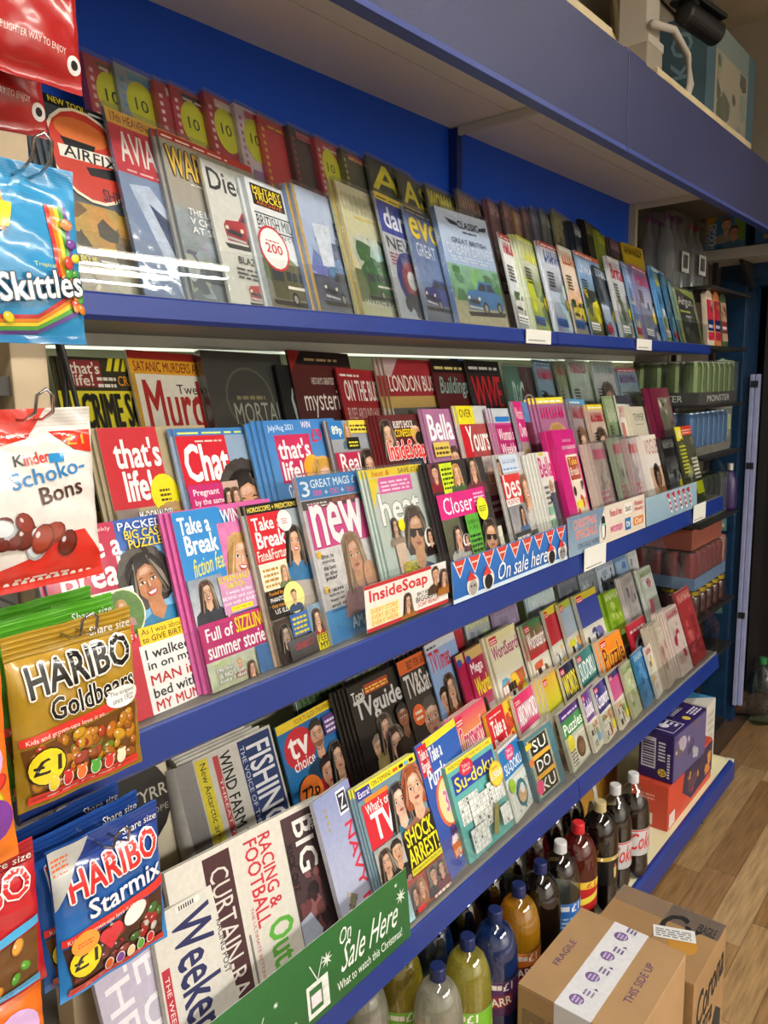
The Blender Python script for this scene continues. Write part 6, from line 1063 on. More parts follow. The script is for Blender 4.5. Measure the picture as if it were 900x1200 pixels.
def d_star(d):
    haribo('1c3a8c', '2f8ad0', '2040a0', '18307c', 'Starmix', 'd83030', 'f4f2f0', 'f4f6fa', '20408c', ('d8d0c4', 'a82428', '4a2224', '3c6c30', '8a3a30', '6a3230', '7a2a28'), 44, 8, lower='4a2c24')(d); d.p('corner_flash'); d.poly([(0, 1), (.34, 1), (.0, .62)], 'b8b8b4'); d.bars(.02, .84, .16, .96, 4, 'e0622a', 4)
    d.p('heart_sweet'); d.e(.38, .33, .06, 'd8303c'); d.e(.47, .345, .06, 'd8303c'); d.poly([(.325, .315), (.53, .335), (.42, .22)], 'd8303c'); d.e(.66, .37, .12, 'f0ece2', .08, rot=20); d.e(.2, .36, .12, 'e8a03a', .1); d.bars(.13, .345, .27, .385, 2, 'e85a2a', 3)
    d.p('gummy_row')
    for k, c in enumerate(('d8602a', '7a3a98', 'e8d0a0', '58a838', 'c8282c')): d.e(.4+k*.1, .12, .04, 'f4f0e8', .055); d.e(.4+k*.1, .12, .034, c, .048)
def d_green(d): haribo('58a82a', '3a8a1c', '68b83a', '4a9a24', 'Goldbears', '141210', 'f0ece0', '141210', 'f0ece0', ('58a838', 'e8d040'), 10, 5)(d)
def d_blueb(d): haribo('24509c', '2a6ab8', '1c3a80', '2a4a94', 'Starmix', 'd83030', 'f4f2f0', 'f4f6fa', '20408c', ('f0ece4', 'c8282c'), 10, 6)(d)
def d_redb(d): haribo('c82830', 'b02028', 'b82830', '9a1c24', '', 'd83030', 'f4f2f0', 'f4f6fa', '802030', ('e8c83a', '58a838', 'd83a3a', 'f0a03a'), 24, 7, band='4aa8d8')(d)
def d_orange(d):
    d.r(0, 0, 1, 1, 'e87a20', 'e86a1c'); d.p('sweets_picture'); sweets(d, .1, .1, .95, .7, ('e8c82a', '8a3a98', 'd83a30', '58a838', 'f0a028'), 26, 9, .1); d.e(.8, .55, .16, 'd8b0e0'); d.e(.85, .25, .14, '7a3a9a')
def d_skit(d):
    d.r(0, 0, 1, 1, '2a8ac0', '3a9ad0'); seal(d, .9, 1, '3a98cc', '2a84b8', 12); d.r(0, 0, 1, .05, '2478ac'); d.p('rainbow')
    for k, c in enumerate(('c83a3a', 'e8862a', 'e8d03a', '58a848', '6a4a9a')):
        d.poly([(.04, .24-k*.025), (.3, .15-k*.022), (.6, .16-k*.022), (.98, .34-k*.03), (.98, .31-k*.03), (.6, .14-k*.022), (.3, .13-k*.022), (.04, .215-k*.025)], c)
        d.poly([(.72+k*.035, .78), (.755+k*.035, .78), (.82+k*.03, .38), (.79+k*.03, .38)], c)
    d.p('lentils'); sweets(d, .04, .13, .4, .34, ('d83a3a', 'e8862a', 'e8d83a', '58a848', '7a4a9a'), 12, 4, .055); d.p('side_lentils'); sweets(d, .82, .2, .97, .7, ('d83a3a', 'e8862a', 'e8d83a', '58a848', '7a4a9a'), 18, 5, .05)
    d.p('price_flash'); d.r(0, .6, .4, .82, 'e8622a', 'f09a2a'); d.poly([(.12, .62), (.42, .62), (.46, .75), (.12, .78)], 'f0d83a'); d.t('£1', .18, .65, .36, .74, 'c8602a', .04); d.p('brand'); d.t('Skittles', .30, .25, .97, .40, 'f4f4f4', .05, out='2c3c4c', ow=.05, rot=7); d.t('Tropical', .58, .42, .76, .45, 'd8d83a', .0)
def d_kinder(d):
    d.r(0, 0, 1, 1, 'e4dcd4', 'e8e2dc'); seal(d, .9, 1, 'dcd4cc', 'c8c0b8', 10); d.poly([(0, 1), (.66, 1), (.5, .84), (.24, .8), (0, .84)], 'd83424'); d.p('lower_swoosh'); d.poly([(0, 0), (1, 0), (1, .13), (.86, .3), (.7, .3), (.5, .2), (.2, .14), (0, .18)], 'd02c20'); d.bars(.3, .04, .72, .085, 2, 'f0d0c8', 3)
    d.p('brand'); d.t('K', .36, .695, .43, .755, '242424', .03, rot=6); d.t('inder', .43, .70, .62, .765, 'd83424', .03, rot=6); d.t('Schoko-', .32, .60, .9, .69, '2a80c0', .03, rot=9); d.t('Bons', .52, .49, .86, .585, '4a2018', .03, rot=9); d.p('price_flash'); d.poly([(.66, .87), (.98, .87), (.98, .74), (.84, .76)], 'd8301c'); d.t('£1', .78, .79, .92, .855, 'f0a83a', .02); d.r(.62, .7, .74, .75, '2a8ac8')
    d.p('chocolates'); sweets(d, .04, .22, .9, .4, ('8a2c1c', 'e8e0d8', '9a3a24', 'c8c0b8', 'd0d4d8', '6a2014'), 16, 8, .11); d.e(.08, .34, .09, 'b88a58', .06)
def d_malt(d):
    d.r(0, 0, 1, 1, 'a81c1c', 'b82020'); d.p('chocolates'); d.e(.62, .5, .2, '3a1812', .15); d.e(.46, .46, .12, 'c8a050', .13); d.e(.7, .58, .12, 'e0d0c8', .05, rot=-30); d.p('lettering'); d.t('THE LIGHTER WAY TO ENJOY', .34, .15, .86, .19, 'f0d8d0', .0, rot=-3); d.p('badge'); d.e(.93, .12, .06, 'e8e4e0'); d.e(.93, .12, .03, '1c1c1c')
Y_B = .78
bag(.325, .474, 1.262, 1.455, Y_B, d_gold, 'gold sweets bag with black lettering and £1 badge', 'b8902a', rz=0)
bag(.318, .466, 1.268, 1.468, Y_B+.022, d_green, 'nearer of two green-topped sweets bags behind the gold one', '58a82a', .016, rz=1, group='green sweets bags'); bag(.308, .452, 1.272, 1.475, Y_B+.044, d_green, 'farther of two green-topped sweets bags behind the gold one', '58a82a', .016, rz=2, group='green sweets bags')
bag(.349, .490, 1.018, 1.205, Y_B, d_star, 'blue sweets bag with red lettering, hanging lowest with £1 badge', '2a5aa8', rz=0)
bag(.338, .478, 1.026, 1.214, Y_B+.022, d_blueb, 'nearer of two dark blue sweets bags behind the lowest one', '24509c', .016, rz=1.5, group='dark blue sweets bags'); bag(.328, .466, 1.032, 1.222, Y_B+.044, d_blueb, 'farther of two dark blue sweets bags behind the lowest one', '24509c', .016, rz=3, group='dark blue sweets bags')
bag(.310, .446, 1.750, 1.925, Y_B, d_skit, 'sky blue fruit sweets pouch with rainbow, hanging third from the bottom', '2a8ac0', .020)
bag(.300, .443, 1.500, 1.685, Y_B, d_kinder, 'white and red chocolate sweets bag hanging above the gold bag', 'd8d0c8', .024)
bag(.318, .462, 2.000, 2.20, Y_B-.01, d_malt, 'front red chocolate ball pouch at the top left corner', 'a81c1c', .034, rz=-1); bag(.300, .444, 1.965, 2.165, Y_B+.05, d_malt, 'red chocolate ball pouch hanging behind the front one', 'a81c1c', .030, rz=2)
bag(.155, .318, 1.225, 1.43, Y_B-.01, d_orange, 'orange sweets bag cut off by the left edge of the picture', 'e87a20', .024)
bag(.175, .342, 1.055, 1.225, Y_B+.01, d_redb, 'red sweets bag with blue band, left of the lowest blue bag', 'c82830', .022); bag(.17, .340, .93, 1.07, Y_B+.02, d_orange, 'orange sweets bag below the red one in the bottom left corner', 'd8a02a', .022)
CHR = M('chrome_wire', 'b8b8b8', .2, metal=1.); POST = M('beige_post', 'c4b090', .55, noise=.12)
t = thing('peg_stand', 'beige upright post with dark rails that carries the sweets pegs', 'display stand', T(.485, 1.0, 0))
MB().box(-.024, -.012, 0, .024, .04, 2.45).build('post', POST, t, bevel=.003)
for z in (2.22, 1.96, 1.71, 1.49, 1.235): MB().box(-.34, -.005, z-.012, .0, .012, z+.012).build('cross_rail', M('dark_rail', '3a3630', .5), t)
MB().box(-.4, .02, 1.40, -.03, .03, 1.72).build('side_panel', M('grey_side_panel', '8a857c', .6), t); MB().box(-.4, .02, 1.05, -.03, .03, 1.37).build('side_panel', M('grey_side_panel', '8a857c', .6), t)
MB().box(-.3, .0, .0, .03, .3, .02).build('foot', M('dark_rail', '3a3630', .5), t)
for k, (x, z, lab) in enumerate(((.385, 2.185, 'wire peg holding the red chocolate pouches'), (.392, 1.905, 'wire peg holding the sky blue pouch'), (.372, 1.668, 'wire peg holding the white and red bag'), (.398, 1.437, 'wire peg holding the gold and green bags'), (.415, 1.186, 'wire peg holding the lowest blue bags'), (.24, 1.41, 'wire peg holding the orange bag'), (.262, 1.205, 'wire peg holding the red bag with blue band'))):
    t = thing('peg_hook', lab, 'hook', T(x, 1.0, z), 'wire pegs'); g = MB()
    MB().tube([(-.009, 0, .02), (-.009, -.02, .012), (-.009, -.24, .006), (-.009, -.262, .014), (-.0085, -.268, .03), (0, -.27, .036), (.0085, -.268, .03), (.009, -.262, .014), (.009, -.24, .006), (.009, -.02, .012), (.009, 0, .02)], .0018, 6).build('prong', CHR, t, smooth=True)
    MB().box(-.02, -.001, .0, .02, .006, .035).build('back_clip', CHR, t)
CBL = M('black_cable', '141414', .5)
tag(MB().tube([(.516, .985, 1.95), (.518, .982, 1.8), (.526, .98, 1.72), (.524, .98, 1.62), (.53, .98, 1.55), (.522, .985, 1.4), (.518, .985, 1.2), (.52, .985, .9), (.52, .985, .02)], .004, 7).build('power_cable', CBL, smooth=True), 'black cable hanging down beside the beige post', 'cable')
tag(MB().tube([(.514, .975, 1.9), (.518, .972, 1.78), (.532, .97, 1.70), (.548, .975, 1.62), (.552, .98, 1.55), (.552, .98, 1.46)], .0035, 7).build('thin_cable', CBL, smooth=True), 'thinner black cable curving towards the crime weeklies', 'cable')
# cream pack with a dark roundel behind the newspapers
t = thing('crisps_pack', 'cream pack with a black roundel lying behind the rolled newspaper', 'snack pack', T(.52, 1.10, .858) @ RX(80))
m = MB(); m.box(0, 0, -.03, .22, .27, 0); m.build('pouch', M('cream_pack', 'c8bfa6', .5), t, bevel=.012)
a = Art(.22, .27, .0006); a.parts[0]['name'] = 'roundel'; a.e(.62, .5, .36, '161614'); a.p('lettering'); a.t('TYRR', .62, .5, .95, .58, 'b8b4a8', .02); a.t('EUROPE', .64, .4, .94, .44, '9a968c', .0); [a_ for a_ in a.build(t, INK)]

# ------------------------------------------------------------------ bottles on the base deck
SHELL = film('clear_bottle_plastic', (.96, .97, .97), 2.2, .05); CLEAR = film('clear_drink', (.80, .86, .84), 1.33, .02)
PR = [(.034, 0), (.046, .004), (.0525, .02), (.053, .04), (.0535, .19), (.0535, .206), (.0525, .226), (.05, .245), (.0455, .262), (.039, .277), (.030, .289), (.0215, .296), (.0165, .299), (.0145, .301), (.0138, .312)]
PRC = [(.034, 0), (.046, .005), (.051, .03), (.049, .07), (.0455, .1), (.05, .135), (.0515, .165), (.0515, .2), (.049, .23), (.04, .258), (.026, .282), (.0155, .295), (.0138, .299), (.0138, .312)]
_bt = {}
def drinkmat(c):
    n = 'drink_'+c
    if n in _mats: return _mats[n]
    m = film(n, tuple(min(1, x**.45) for x in H(c)), 1.33, .03, haze=.38); m.node_tree.nodes['Diffuse BSDF'].inputs[0].default_value = (*H(c), 1); return m
def bottle_art(kind):
    h = .085; w_ = 2*math.pi*.0538; a = Art(w_, h, .0); a.STEP = .00004; a.parts[0]['name'] = 'label_print'
    def rep(f):
        for k in range(3): f(k/3.)
    if kind == 'barr_orange': a.r(0, 0, 1, 1, 'd8702a', 'e0802c'); rep(lambda o: (a.t('£1', o+.2, .74, o+.27, .96, 'f6f2ea', .05), a.r(o+.1, .78, o+.19, .92, 'f0e8dc'), a.poly([(o+.06, .2), (o+.27, .3), (o+.27, .64), (o+.06, .54)], '6a1c24'), a.t('BARR', o+.08, .3, o+.26, .54, 'f2ece2', .04, rot=8), a.t('ORANGE', o+.06, .04, o+.27, .16, 'f6e4d0', .03)))
    elif kind == 'barr_purple': a.r(0, 0, 1, 1, '4a2458', '5a2c68'); rep(lambda o: (a.t('£1', o+.2, .74, o+.27, .96, 'f6f2ea', .05), a.r(o+.1, .78, o+.19, .92, 'f0e8dc'), a.poly([(o+.06, .2), (o+.27, .3), (o+.27, .64), (o+.06, .54)], '8a2430'), a.t('BARR', o+.08, .3, o+.26, .54, 'f2ece2', .04, rot=8)))
    elif kind == 'barr_cream': a.r(0, 0, 1, 1, 'c88a3a', 'd0a04a'); rep(lambda o: (a.t('£1', o+.2, .74, o+.27, .96, 'f6f2ea', .05), a.r(o+.1, .78, o+.19, .92, 'f0e8dc'), a.poly([(o+.06, .2), (o+.27, .3), (o+.27, .64), (o+.06, .54)], '8a2430'), a.t('BARR', o+.08, .3, o+.26, .54, 'f2ece2', .04, rot=8)))
    elif kind == 'barr_green': a.r(0, 0, 1, 1, '6aa82a', '78b834'); rep(lambda o: (a.t('£1', o+.2, .74, o+.27, .96, 'f6f2ea', .05), a.r(o+.1, .78, o+.19, .92, 'f0e8dc'), a.poly([(o+.06, .2), (o+.27, .3), (o+.27, .6), (o+.06, .5)], 'e0dc4a')))
    elif kind == 'blue': a.r(0, 0, 1, 1, '2a62b0', '3470c0'); rep(lambda o: (a.t('£1', o+.2, .72, o+.28, .95, 'f6f6f6', .05), a.r(o+.08, .76, o+.18, .92, 'e8ecf2'), a.bars(o+.05, .2, o+.28, .6, 3, 'a8c8e8', 3)))
    elif kind == 'redyel': a.r(0, 0, 1, 1, 'b82428', 'c02c2c'); a.r(0, .76, 1, 1, 'e8c03a'); rep(lambda o: (a.t('£1', o+.16, .8, o+.25, .96, 'b03020', .04), a.poly([(o+.02, .1), (o+.3, .4), (o+.3, .62), (o+.02, .32)], 'e8d04a'), a.r(o+.04, .04, o+.12, .14, 'f4f0e8')))
    elif kind == 'max': a.r(0, 0, 1, 1, '141416'); a.r(0, .86, 1, 1, 'b8a040'); rep(lambda o: (a.t('£1', o+.18, .88, o+.26, .98, 'f0ead0', .03), a.t('1', o+.08, .88, o+.1, .98, 'f0ead0', .03), a.e(o+.22, .6, .012, 'c85a48', .03), a.poly([(o+.2, .58), (o+.24, .58), (o+.23, .2), (o+.21, .2)], 'c8b070')))
    else: a.r(0, 0, 1, 1, 'b8b8b8', 'c4c4c4'); a.r(0, .93, 1, .98, 'c83030'); rep(lambda o: (a.t('Coke', o+.04, .24, o+.29, .86, 'c82a2a', .02, sh=.15), a.t('Diet', o+.03, .8, o+.1, .9, '2a2a2a', .02)))
    return a
def bottle(x, y, kind, drink, cap, label, rot=0., contour=False, fill=.284, lz=.098):
    key = (kind, drink, cap, contour)
    if key not in _bt:
        t = thing('drink_bottle', label, 'bottle', None, 'large drink bottles on the base deck'); pr = PRC if contour else PR
        MB().lathe(pr, 28).build('bottle_shell', SHELL, t, smooth=True)
        ins = [(max(r-.0016, .004), z+.0015) for r, z in pr if z < fill]; ins.append((np.interp(fill, [p[1] for p in pr], [p[0] for p in pr])-.0016, fill))
        MB().lathe(ins, 28).build('drink', CLEAR if drink == 'clear' else drinkmat(drink), t, smooth=False)
        m = MB(); m.lathe([(.0162, .303), (.0166, .306), (.0166, .326), (.0152, .3285)], 24); m.build('cap', M('cap_'+cap, cap, .35), t, smooth=False); MB().lathe([(.0172, .3005), (.0172, .3025)], 24).build('cap_ring', M('cap_'+cap, cap, .35), t)
        if kind:
            R0 = .0538 if not contour else .0525
            lab = MB().lathe([(R0-.0002, lz), (R0-.0002, lz+.085)], 36, caps=False).build('label', M('label_paper', 'd0ccc4', .4), t, smooth=True, fix=False)
            def warp(px, py, pz): a_ = px/.0538; r_ = R0+.0002+pz; return Vector((r_*math.cos(a_), r_*math.sin(a_), lz+py))
            for o in bottle_art(kind).build(lab, INK, warp=warp, fine=.01): pass
        _bt[key] = t
    else:
        t = copy_tree(_bt[key]); tag(t, label, 'bottle', 'large drink bottles on the base deck')
    t.matrix_world = T(x, y, .1905) @ RZ(rot); return t
NV, WH, RD = '1c2858', 'c8c8c8', 'c8282c'
bottle(1.145, .832, 'barr_cream', 'c8c4b0', NV, 'cloudy pale drink bottle with navy cap, nearest in the front row', 150)
bottle(1.256, .832, 'barr_green', 'c8bc4a', NV, 'yellow-green drink bottle with green label, front row', 140)
bottle(1.367, .830, 'barr_purple', '16448c', NV, 'bright blue drink bottle with purple label, front row', 160)
bottle(1.478, .832, 'barr_orange', 'd89a1c', NV, 'orange-yellow drink bottle with orange label, front row', 165)
bottle(1.589, .834, None, '1c1210', NV, 'near-black drink bottle with navy cap beside the orange-yellow one', 0)
bottle(1.698, .834, 'blue', 'clear', WH, 'clear drink bottle with white cap and blue label, front row', 170)
bottle(1.808, .836, 'redyel', '7a1410', RD, 'red drink bottle with red cap and yellow-banded label, front row', 175)
bottle(1.945, .834, 'max', '140c0a', 'b8a878', 'black cola bottle with gold cap and gold £1 band', 180, lz=.10)
bottle(2.060, .838, 'coke', '1a0e0a', WH, 'nearer diet cola bottle with silver label and grey cap', 175, True, .235, lz=.085); bottle(2.158, .822, 'coke', '1a0e0a', WH, 'farther diet cola bottle beside the red carton', 178, True, .235, lz=.085)
for x, kind, dr, cp, lab in ((.93, 'barr_purple', '4a1418', NV, 'dark red drink bottle at the left end of the second row'), (1.045, 'barr_cream', 'c8c4b0', NV, 'cloudy pale drink bottle with orange label, second row'), (1.165, 'barr_green', 'c8b43a', NV, 'yellow drink bottle behind the yellow-green one, second row'), (1.285, 'barr_purple', '123a70', NV, 'blue drink bottle in the shade of the second row'),
    (1.405, None, '16100e', NV, 'near-black drink bottle, fifth from the left in the second row'), (1.525, None, '1a1210', NV, 'near-black drink bottle, sixth from the left in the second row'), (1.64, 'blue', 'clear', WH, 'clear drink bottle in the second row behind the front clear one'), (1.755, None, '4a0e10', RD, 'dark red drink bottle in the second row behind the red one'),
    (1.865, 'max', '120a08', NV, 'black cola bottle in the second row, left of the pair'), (1.975, 'max', '120a08', NV, 'black cola bottle in the second row, right of the pair')):
    bottle(x, .95, kind, dr, cp, lab, 160)

# ------------------------------------------------------------------ cartons
KRAFT = M('kraft_card', 'a5835a', .75, noise=.08, nscale=10, bump=.05); KRAFT2 = M('kraft_card_dark', '97754c', .75, noise=.1, nscale=10)
KPR = printmat('ink_on_card', .7, .0, paper=True); CLT = film('clear_tape', (.92, .9, .86), 1.5, .12, .5, 60., haze=.08)
def panel(t, w_, h, mat4, draw, mat=None, name='print'):
    a = Art(w_, h, .0006); a.parts[0]['name'] = name; draw(a); o = a.build(t, mat or KPR)
    for p in o: p.matrix_local = mat4
    return o
def carton(name, label, x0, y0, z0, x1, y1, z1, mat, flaps=True, rz=0.):
    cx, cy = (x0+x1)/2, (y0+y1)/2; w_, d_, h = x1-x0, y1-y0, z1-z0; t = thing(name, label, 'cardboard box', T(cx, cy, z0) @ RZ(rz))
    MB().box(-w_/2, -d_/2, 0, w_/2, d_/2, h-.003).build('box_body', mat, t, bevel=.003)
    if flaps:
        MB().box(-w_/2+.001, -d_/2+.001, h-.003, w_/2-.001, -.001, h).build('top_flap', mat, t); MB().box(-w_/2+.001, .001, h-.003, w_/2-.001, d_/2-.001, h).build('top_flap', mat, t)
    top = T(-w_/2, -d_/2, h); left = T(-w_/2, d_/2, 0) @ Matrix(((0, 0, -1, 0), (-1, 0, 0, 0), (0, 1, 0, 0), (0, 0, 0, 1))); front = T(-w_/2, -d_/2, 0) @ RX(90)
    return t, w_, d_, h, top, left, front
t, w_, d_, h, top, left, front = carton('wine_carton', 'brown carton sealed with white printed tape, nearest on the floor', 1.325, .488, 0, 1.643, .747, .40, KRAFT)
def p_tape(d):
    d.r(0, 0, 1, 1, 'd6d6d8', 'dcdcde'); d.p('stamps')
    for k in range(4): d.e(.12+k*.25, .6, .045, '5a3c7a', .05, 20); d.e(.12+k*.25, .6, .039, '7a5c98', .044, 20); d.bars(.09+k*.25, .45, .15+k*.25, .75, 3, 'c8bcd8', k); d.bars(.19+k*.25, .3, .25+k*.25, .62, 3, '6a5088', k+4); d.poly([(.265+k*.25, .26), (.285+k*.25, .33), (.265+k*.25, .4)], '5a3c7a')
MB().box(-w_/2, -.0415, h, w_/2, .0415, h+.0004).build('tape', M('white_tape', 'd4d4d8', .45), t); MB().box(-w_/2-.0005, -.0415, h-.09, -w_/2, .0415, h+.0004).build('tape_end', M('white_tape', 'd4d4d8', .45), t)
panel(t, w_, .083, T(-w_/2, -.0415, h+.0001), p_tape, name='tape_print')
panel(t, w_, d_, top, lambda d: (d.t('FRAGILE', .32, .82, .62, .88, '5a3c6a', .01), d.t('THIS SIDE UP', .3, .16, .74, .23, '5a3c6a', .01)), name='lettering'); panel(t, d_, h, left, lambda d: d.t('EN', .06, .52, .6, .86, '86704e', .06), name='side_lettering')
t, w_, d_, h, top, left, front = carton('beer_carton', 'brown beer carton with clear tape and black script behind the wine carton', 1.652, .47, 0, 1.905, .742, .32, KRAFT2)
MB().box(-w_/2+.18, -d_/2, h, w_/2, d_/2, h+.0005).build('clear_tape', CLT, t)
def p_beer(d):
    d.t('Corona', .08, .58, .92, .86, '1c1a18', .04, sh=.2, rot=8); d.t('Extra', .12, .4, .6, .58, '1c1a18', .03, sh=.2); d.p('emblem'); d.poly([(.5, .0), (.92, .0), (.92, .3), (.74, .42), (.5, .2)], '2a2826')
panel(t, w_, h, front, p_beer); panel(t, w_, d_, top, lambda d: (d.t('Cx', .5, .18, .86, .52, '1c1a18', .05, sh=.15, rot=-90), d.e(.45, .24, .14, 'b8822c'), d.t('FRAGILE', .72, .04, .86, .2, '2a2622', .02, rot=-90)), name='top_print')
o = panel(t, .10, .045, T(-w_/2+.1, d_/2-.14, h+.001) @ RZ(-68), lambda d: (d.r(0, 0, 1, 1, 'dcdcda'), d.bars(.06, .15, .9, .85, 4, '6a6a6a', 3)), name='delivery_label')
RED = M('red_carton', 'c0442e', .5, coat=.1); PUR = M('purple_carton', '2c1c58', .4, coat=.2); WB = M('grey_white_carton', 'c4c0b4', .6)
t, w_, d_, h, top, left, front = carton('red_carton', 'red biscuit carton lying on the cream deck under the purple one', 2.434, .805, .1905, 2.905, .935, .352, RED)
panel(t, d_, h, left, lambda d: (d.bars(.3, .62, .64, .78, 2, 'e8a898', 3), d.p('barcode'), d.r(.06, .06, .6, .32, 'd8d4cc'), [d.r(.1+k*.045, .09, .12+k*.045+(k % 3)*.006, .29, '241c1c') for k in range(10)], d.e(.1, .5, .07, '141010', .04)))
panel(t, w_, h, front, lambda d: (d.poly([(.34, .95), (1, .95), (1, .2), (.5, .12), (.3, .5)], '3a2c44'), d.busy(.4, .25, .96, .8, ('b85a3a', '8a3a38', '5a3a4c', 'c8803a'), 16, 4, .14), d.r(.02, .06, .14, .36, 'd8c8c0'))); panel(t, w_, d_, top, lambda d: (d.r(.5, .2, .9, .8, 'c8a870'), d.bars(.55, .3, .86, .7, 3, '8a5a38', 3)), name='top_print')
t, w_, d_, h, top, left, front = carton('purple_carton', 'purple crisps carton with white print standing on the red one', 2.46, .795, .3535, 2.755, .915, .528, PUR, rz=-3)
panel(t, d_, h, left, lambda d: (d.r(.08, .22, .5, .86, 'c8c4d4'), [d.r(.12, .26+k*.055, .46, .285+k*.055+(k % 3)*.006, '2c1c48') for k in range(10)], d.bars(.58, .42, .78, .84, 6, 'e8e4f0', 4), d.bars(.84, .1, .92, .62, 9, 'e8e4f0', 3, .6), d.e(.7, .18, .12, 'd8c03a'), d.t('25', .62, .13, .78, .23, '241c30', .03)))
panel(t, w_, d_, top, lambda d: (d.r(.06, .08, .38, .92, 'c8c4d4'), d.r(.075, .1, .365, .9, '2c1c58'), d.e(.2, .5, .06, 'e8e4f0'), d.bars(.26, .2, .35, .8, 4, 'e8e4f0', 3), d.r(.5, .55, .8, .9, 'c8c4d4'), d.r(.51, .57, .79, .88, '2c1c58'), d.bars(.54, .6, .76, .84, 3, 'e8e4f0', 5), d.e(.56, .2, .05, 'd8c03a'), d.bars(.7, .1, .95, .4, 3, 'e8e4f0', 6)), name='top_print')
panel(t, w_, h, front, lambda d: (d.r(.02, .03, .98, .97, '5a5078'), d.busy(.05, .05, .95, .95, ('8a82a0', '4a3a68', 'a8a0a8', '6a5a50'), 12, 3, .12)))
t, w_, d_, h, top, left, front = carton('white_carton', 'tall grey-white carton with blue top at the end of the cream deck', 2.97, .85, .1905, 3.085, 1.02, .44, WB, rz=0)
panel(t, w_, d_, top, lambda d: (d.r(0, 0, 1, 1, '3a88b8'), d.poly([(0, 0), (1, 0), (0, .8)], 'd8d4cc'), d.r(0, .8, .4, 1, '8a3a3a')), name='top_print'); panel(t, w_, h, front, lambda d: d.bars(.2, .4, .8, .9, 4, 'b0aca4', 3))
t, w_, d_, h, top, left, front = carton('yellow_carton', 'mustard yellow carton at the back of the cream deck', 2.30, 1.06, .1905, 2.62, 1.24, .40, M('mustard_carton', 'a87a24', .6), rz=0)
panel(t, d_, h, left, lambda d: (d.r(.1, .6, .9, .92, '6a4a1c'), d.bars(.15, .64, .85, .88, 3, 'd8b860', 3)))
t = thing('till_receipts', 'white crumpled receipt sheet stuck between the cola bottles and the cartons', 'paper', T(2.20, .955, .30) @ RZ(20) @ RX(80)); rr = random.Random(3); m = MB()
for j in range(9):
    for i in range(7): m.v.append((i*.014, j*.018, rr.uniform(-.006, .006)))
for j in range(8):
    for i in range(6): m.f.append((j*7+i, j*7+i+1, (j+1)*7+i+1, (j+1)*7+i))
sh = m.build('sheet', M('receipt_paper', 'c8c4bc', .8), t, fix=False); sm = sh.modifiers.new('thickness', 'SOLIDIFY'); sm.thickness = .0006
MB().box(.01, .0, -.03, .09, .01, .0).build('fold', M('receipt_paper', 'c8c4bc', .8), t)
# ------------------------------------------------------------------ drinks rack past the end of the shelving
RK = thing('drinks_rack', 'grey wire rack full of drink packs between the shelving and the blue door frame', 'rack', T(3.45, 1.15, 0))
RKM = M('rack_metal', '2c2a2a', .5, metal=.3)
for x, y in ((.262, -.03), (-.32, .14), (.262, .14)): MB().box(x-.01, y-.01, 0, x+.01, y+.01, 2.42).build('post', RKM, RK)
SZ = (.12, .50, .72, 1.12, 1.395, 1.60, 1.83, 2.055)
for z in SZ: MB().box(-.33, -.2, z-.012, .2, .15, z).build('shelf', RKM, RK)
WRP = film('shrink_wrap', (.95, .96, .96), 1.5, .12, .5, 20., haze=.05)
def pack(x, y, z, nx, ny, r, h, canc, topc, label, tray=None, trayh=.04, text=None, tc='d8d8d0', neck=False):
    t = thing('drinks_pack', label, 'drinks pack', T(x, y, z), 'shrink-wrapped drink packs on the rack'); c0 = None
    W, D = nx*2*r, ny*2*r
    for i in range(nx):
        for j in range(ny):
            if c0 is None:
                pr = [(r*.82, 0), (r*.97, .006), (r*.97, h*.88), (r*.8, h*.96), (r*.8, h*.975)] if not neck else [(r*.9, 0), (r*.97, .01), (r*.97, h*.55), (r*.8, h*.68), (r*.34, h*.82), (r*.3, h*.93)]
                c0 = c = MB().lathe(pr, 14).build('can' if not neck else 'bottle', M('can_'+canc, canc, .3, metal=.35, coat=.2) if not neck else film('pet_'+canc, tuple(min(1, x+.25) for x in H(canc)), 1.5, .06, haze=.25), t, smooth=False); MB().lathe([(r*.8 if not neck else r*.36, h*.975 if not neck else h*.93), (r*.78 if not neck else r*.36, h)], 14).build('lid' if not neck else 'cap', M('lid_'+topc, topc, .3, metal=.6), c)
            else: c = copy_tree(c0, t)
            c.location = (-W/2+r+i*2*r, -D/2+r+j*2*r, .003)
    if tray:
        TM = M('tray_'+tray, tray, .6); m = MB(); m.box(-W/2-.003, -D/2-.003, 0, W/2+.003, D/2+.003, .003); m.box(-W/2-.003, -D/2-.005, 0, W/2+.003, -D/2-.002, trayh); m.box(-W/2-.005, -D/2-.005, 0, -W/2-.002, D/2+.003, trayh); m.box(W/2+.002, -D/2-.005, 0, W/2+.005, D/2+.003, trayh); m.box(-W/2-.003, D/2+.001, 0, W/2+.003, D/2+.004, trayh); tr = m.build('tray', TM, t)
        if text:
            a = Art(W, trayh, .0004); a.parts[0]['name'] = 'tray_lettering'; a.t(text, .2, .25, .8, .75, tc, .02); o = a.build(tr, KPR); o[0].matrix_local = T(-W/2, -D/2-.005, 0) @ RX(90)
            o2 = o[0].copy(); C.objects.link(o2); o2.parent = tr; o2.matrix_local = T(-W/2-.005, D/2, 0) @ RZ(-90) @ RX(90) @ Matrix.Diagonal((D/W, 1, 1, 1))
    MB().box(-W/2-.006, -D/2-.007, .001, W/2+.006, D/2+.006, h+.006).build('shrink_wrap', WRP, t); return t
pack(3.39, 1.135, 1.60, 7, 4, .036, .168, '5a7236', 'b8b8b0', 'pack of lime green and black cans in a dark lettered tray', '24241f', .05, 'MONSTER')
pack(3.39, 1.14, 1.395, 7, 4, .034, .17, '3a6a9c', '9ab0c0', 'pack of slim blue cans below the lime green ones', '7a7668', .035)
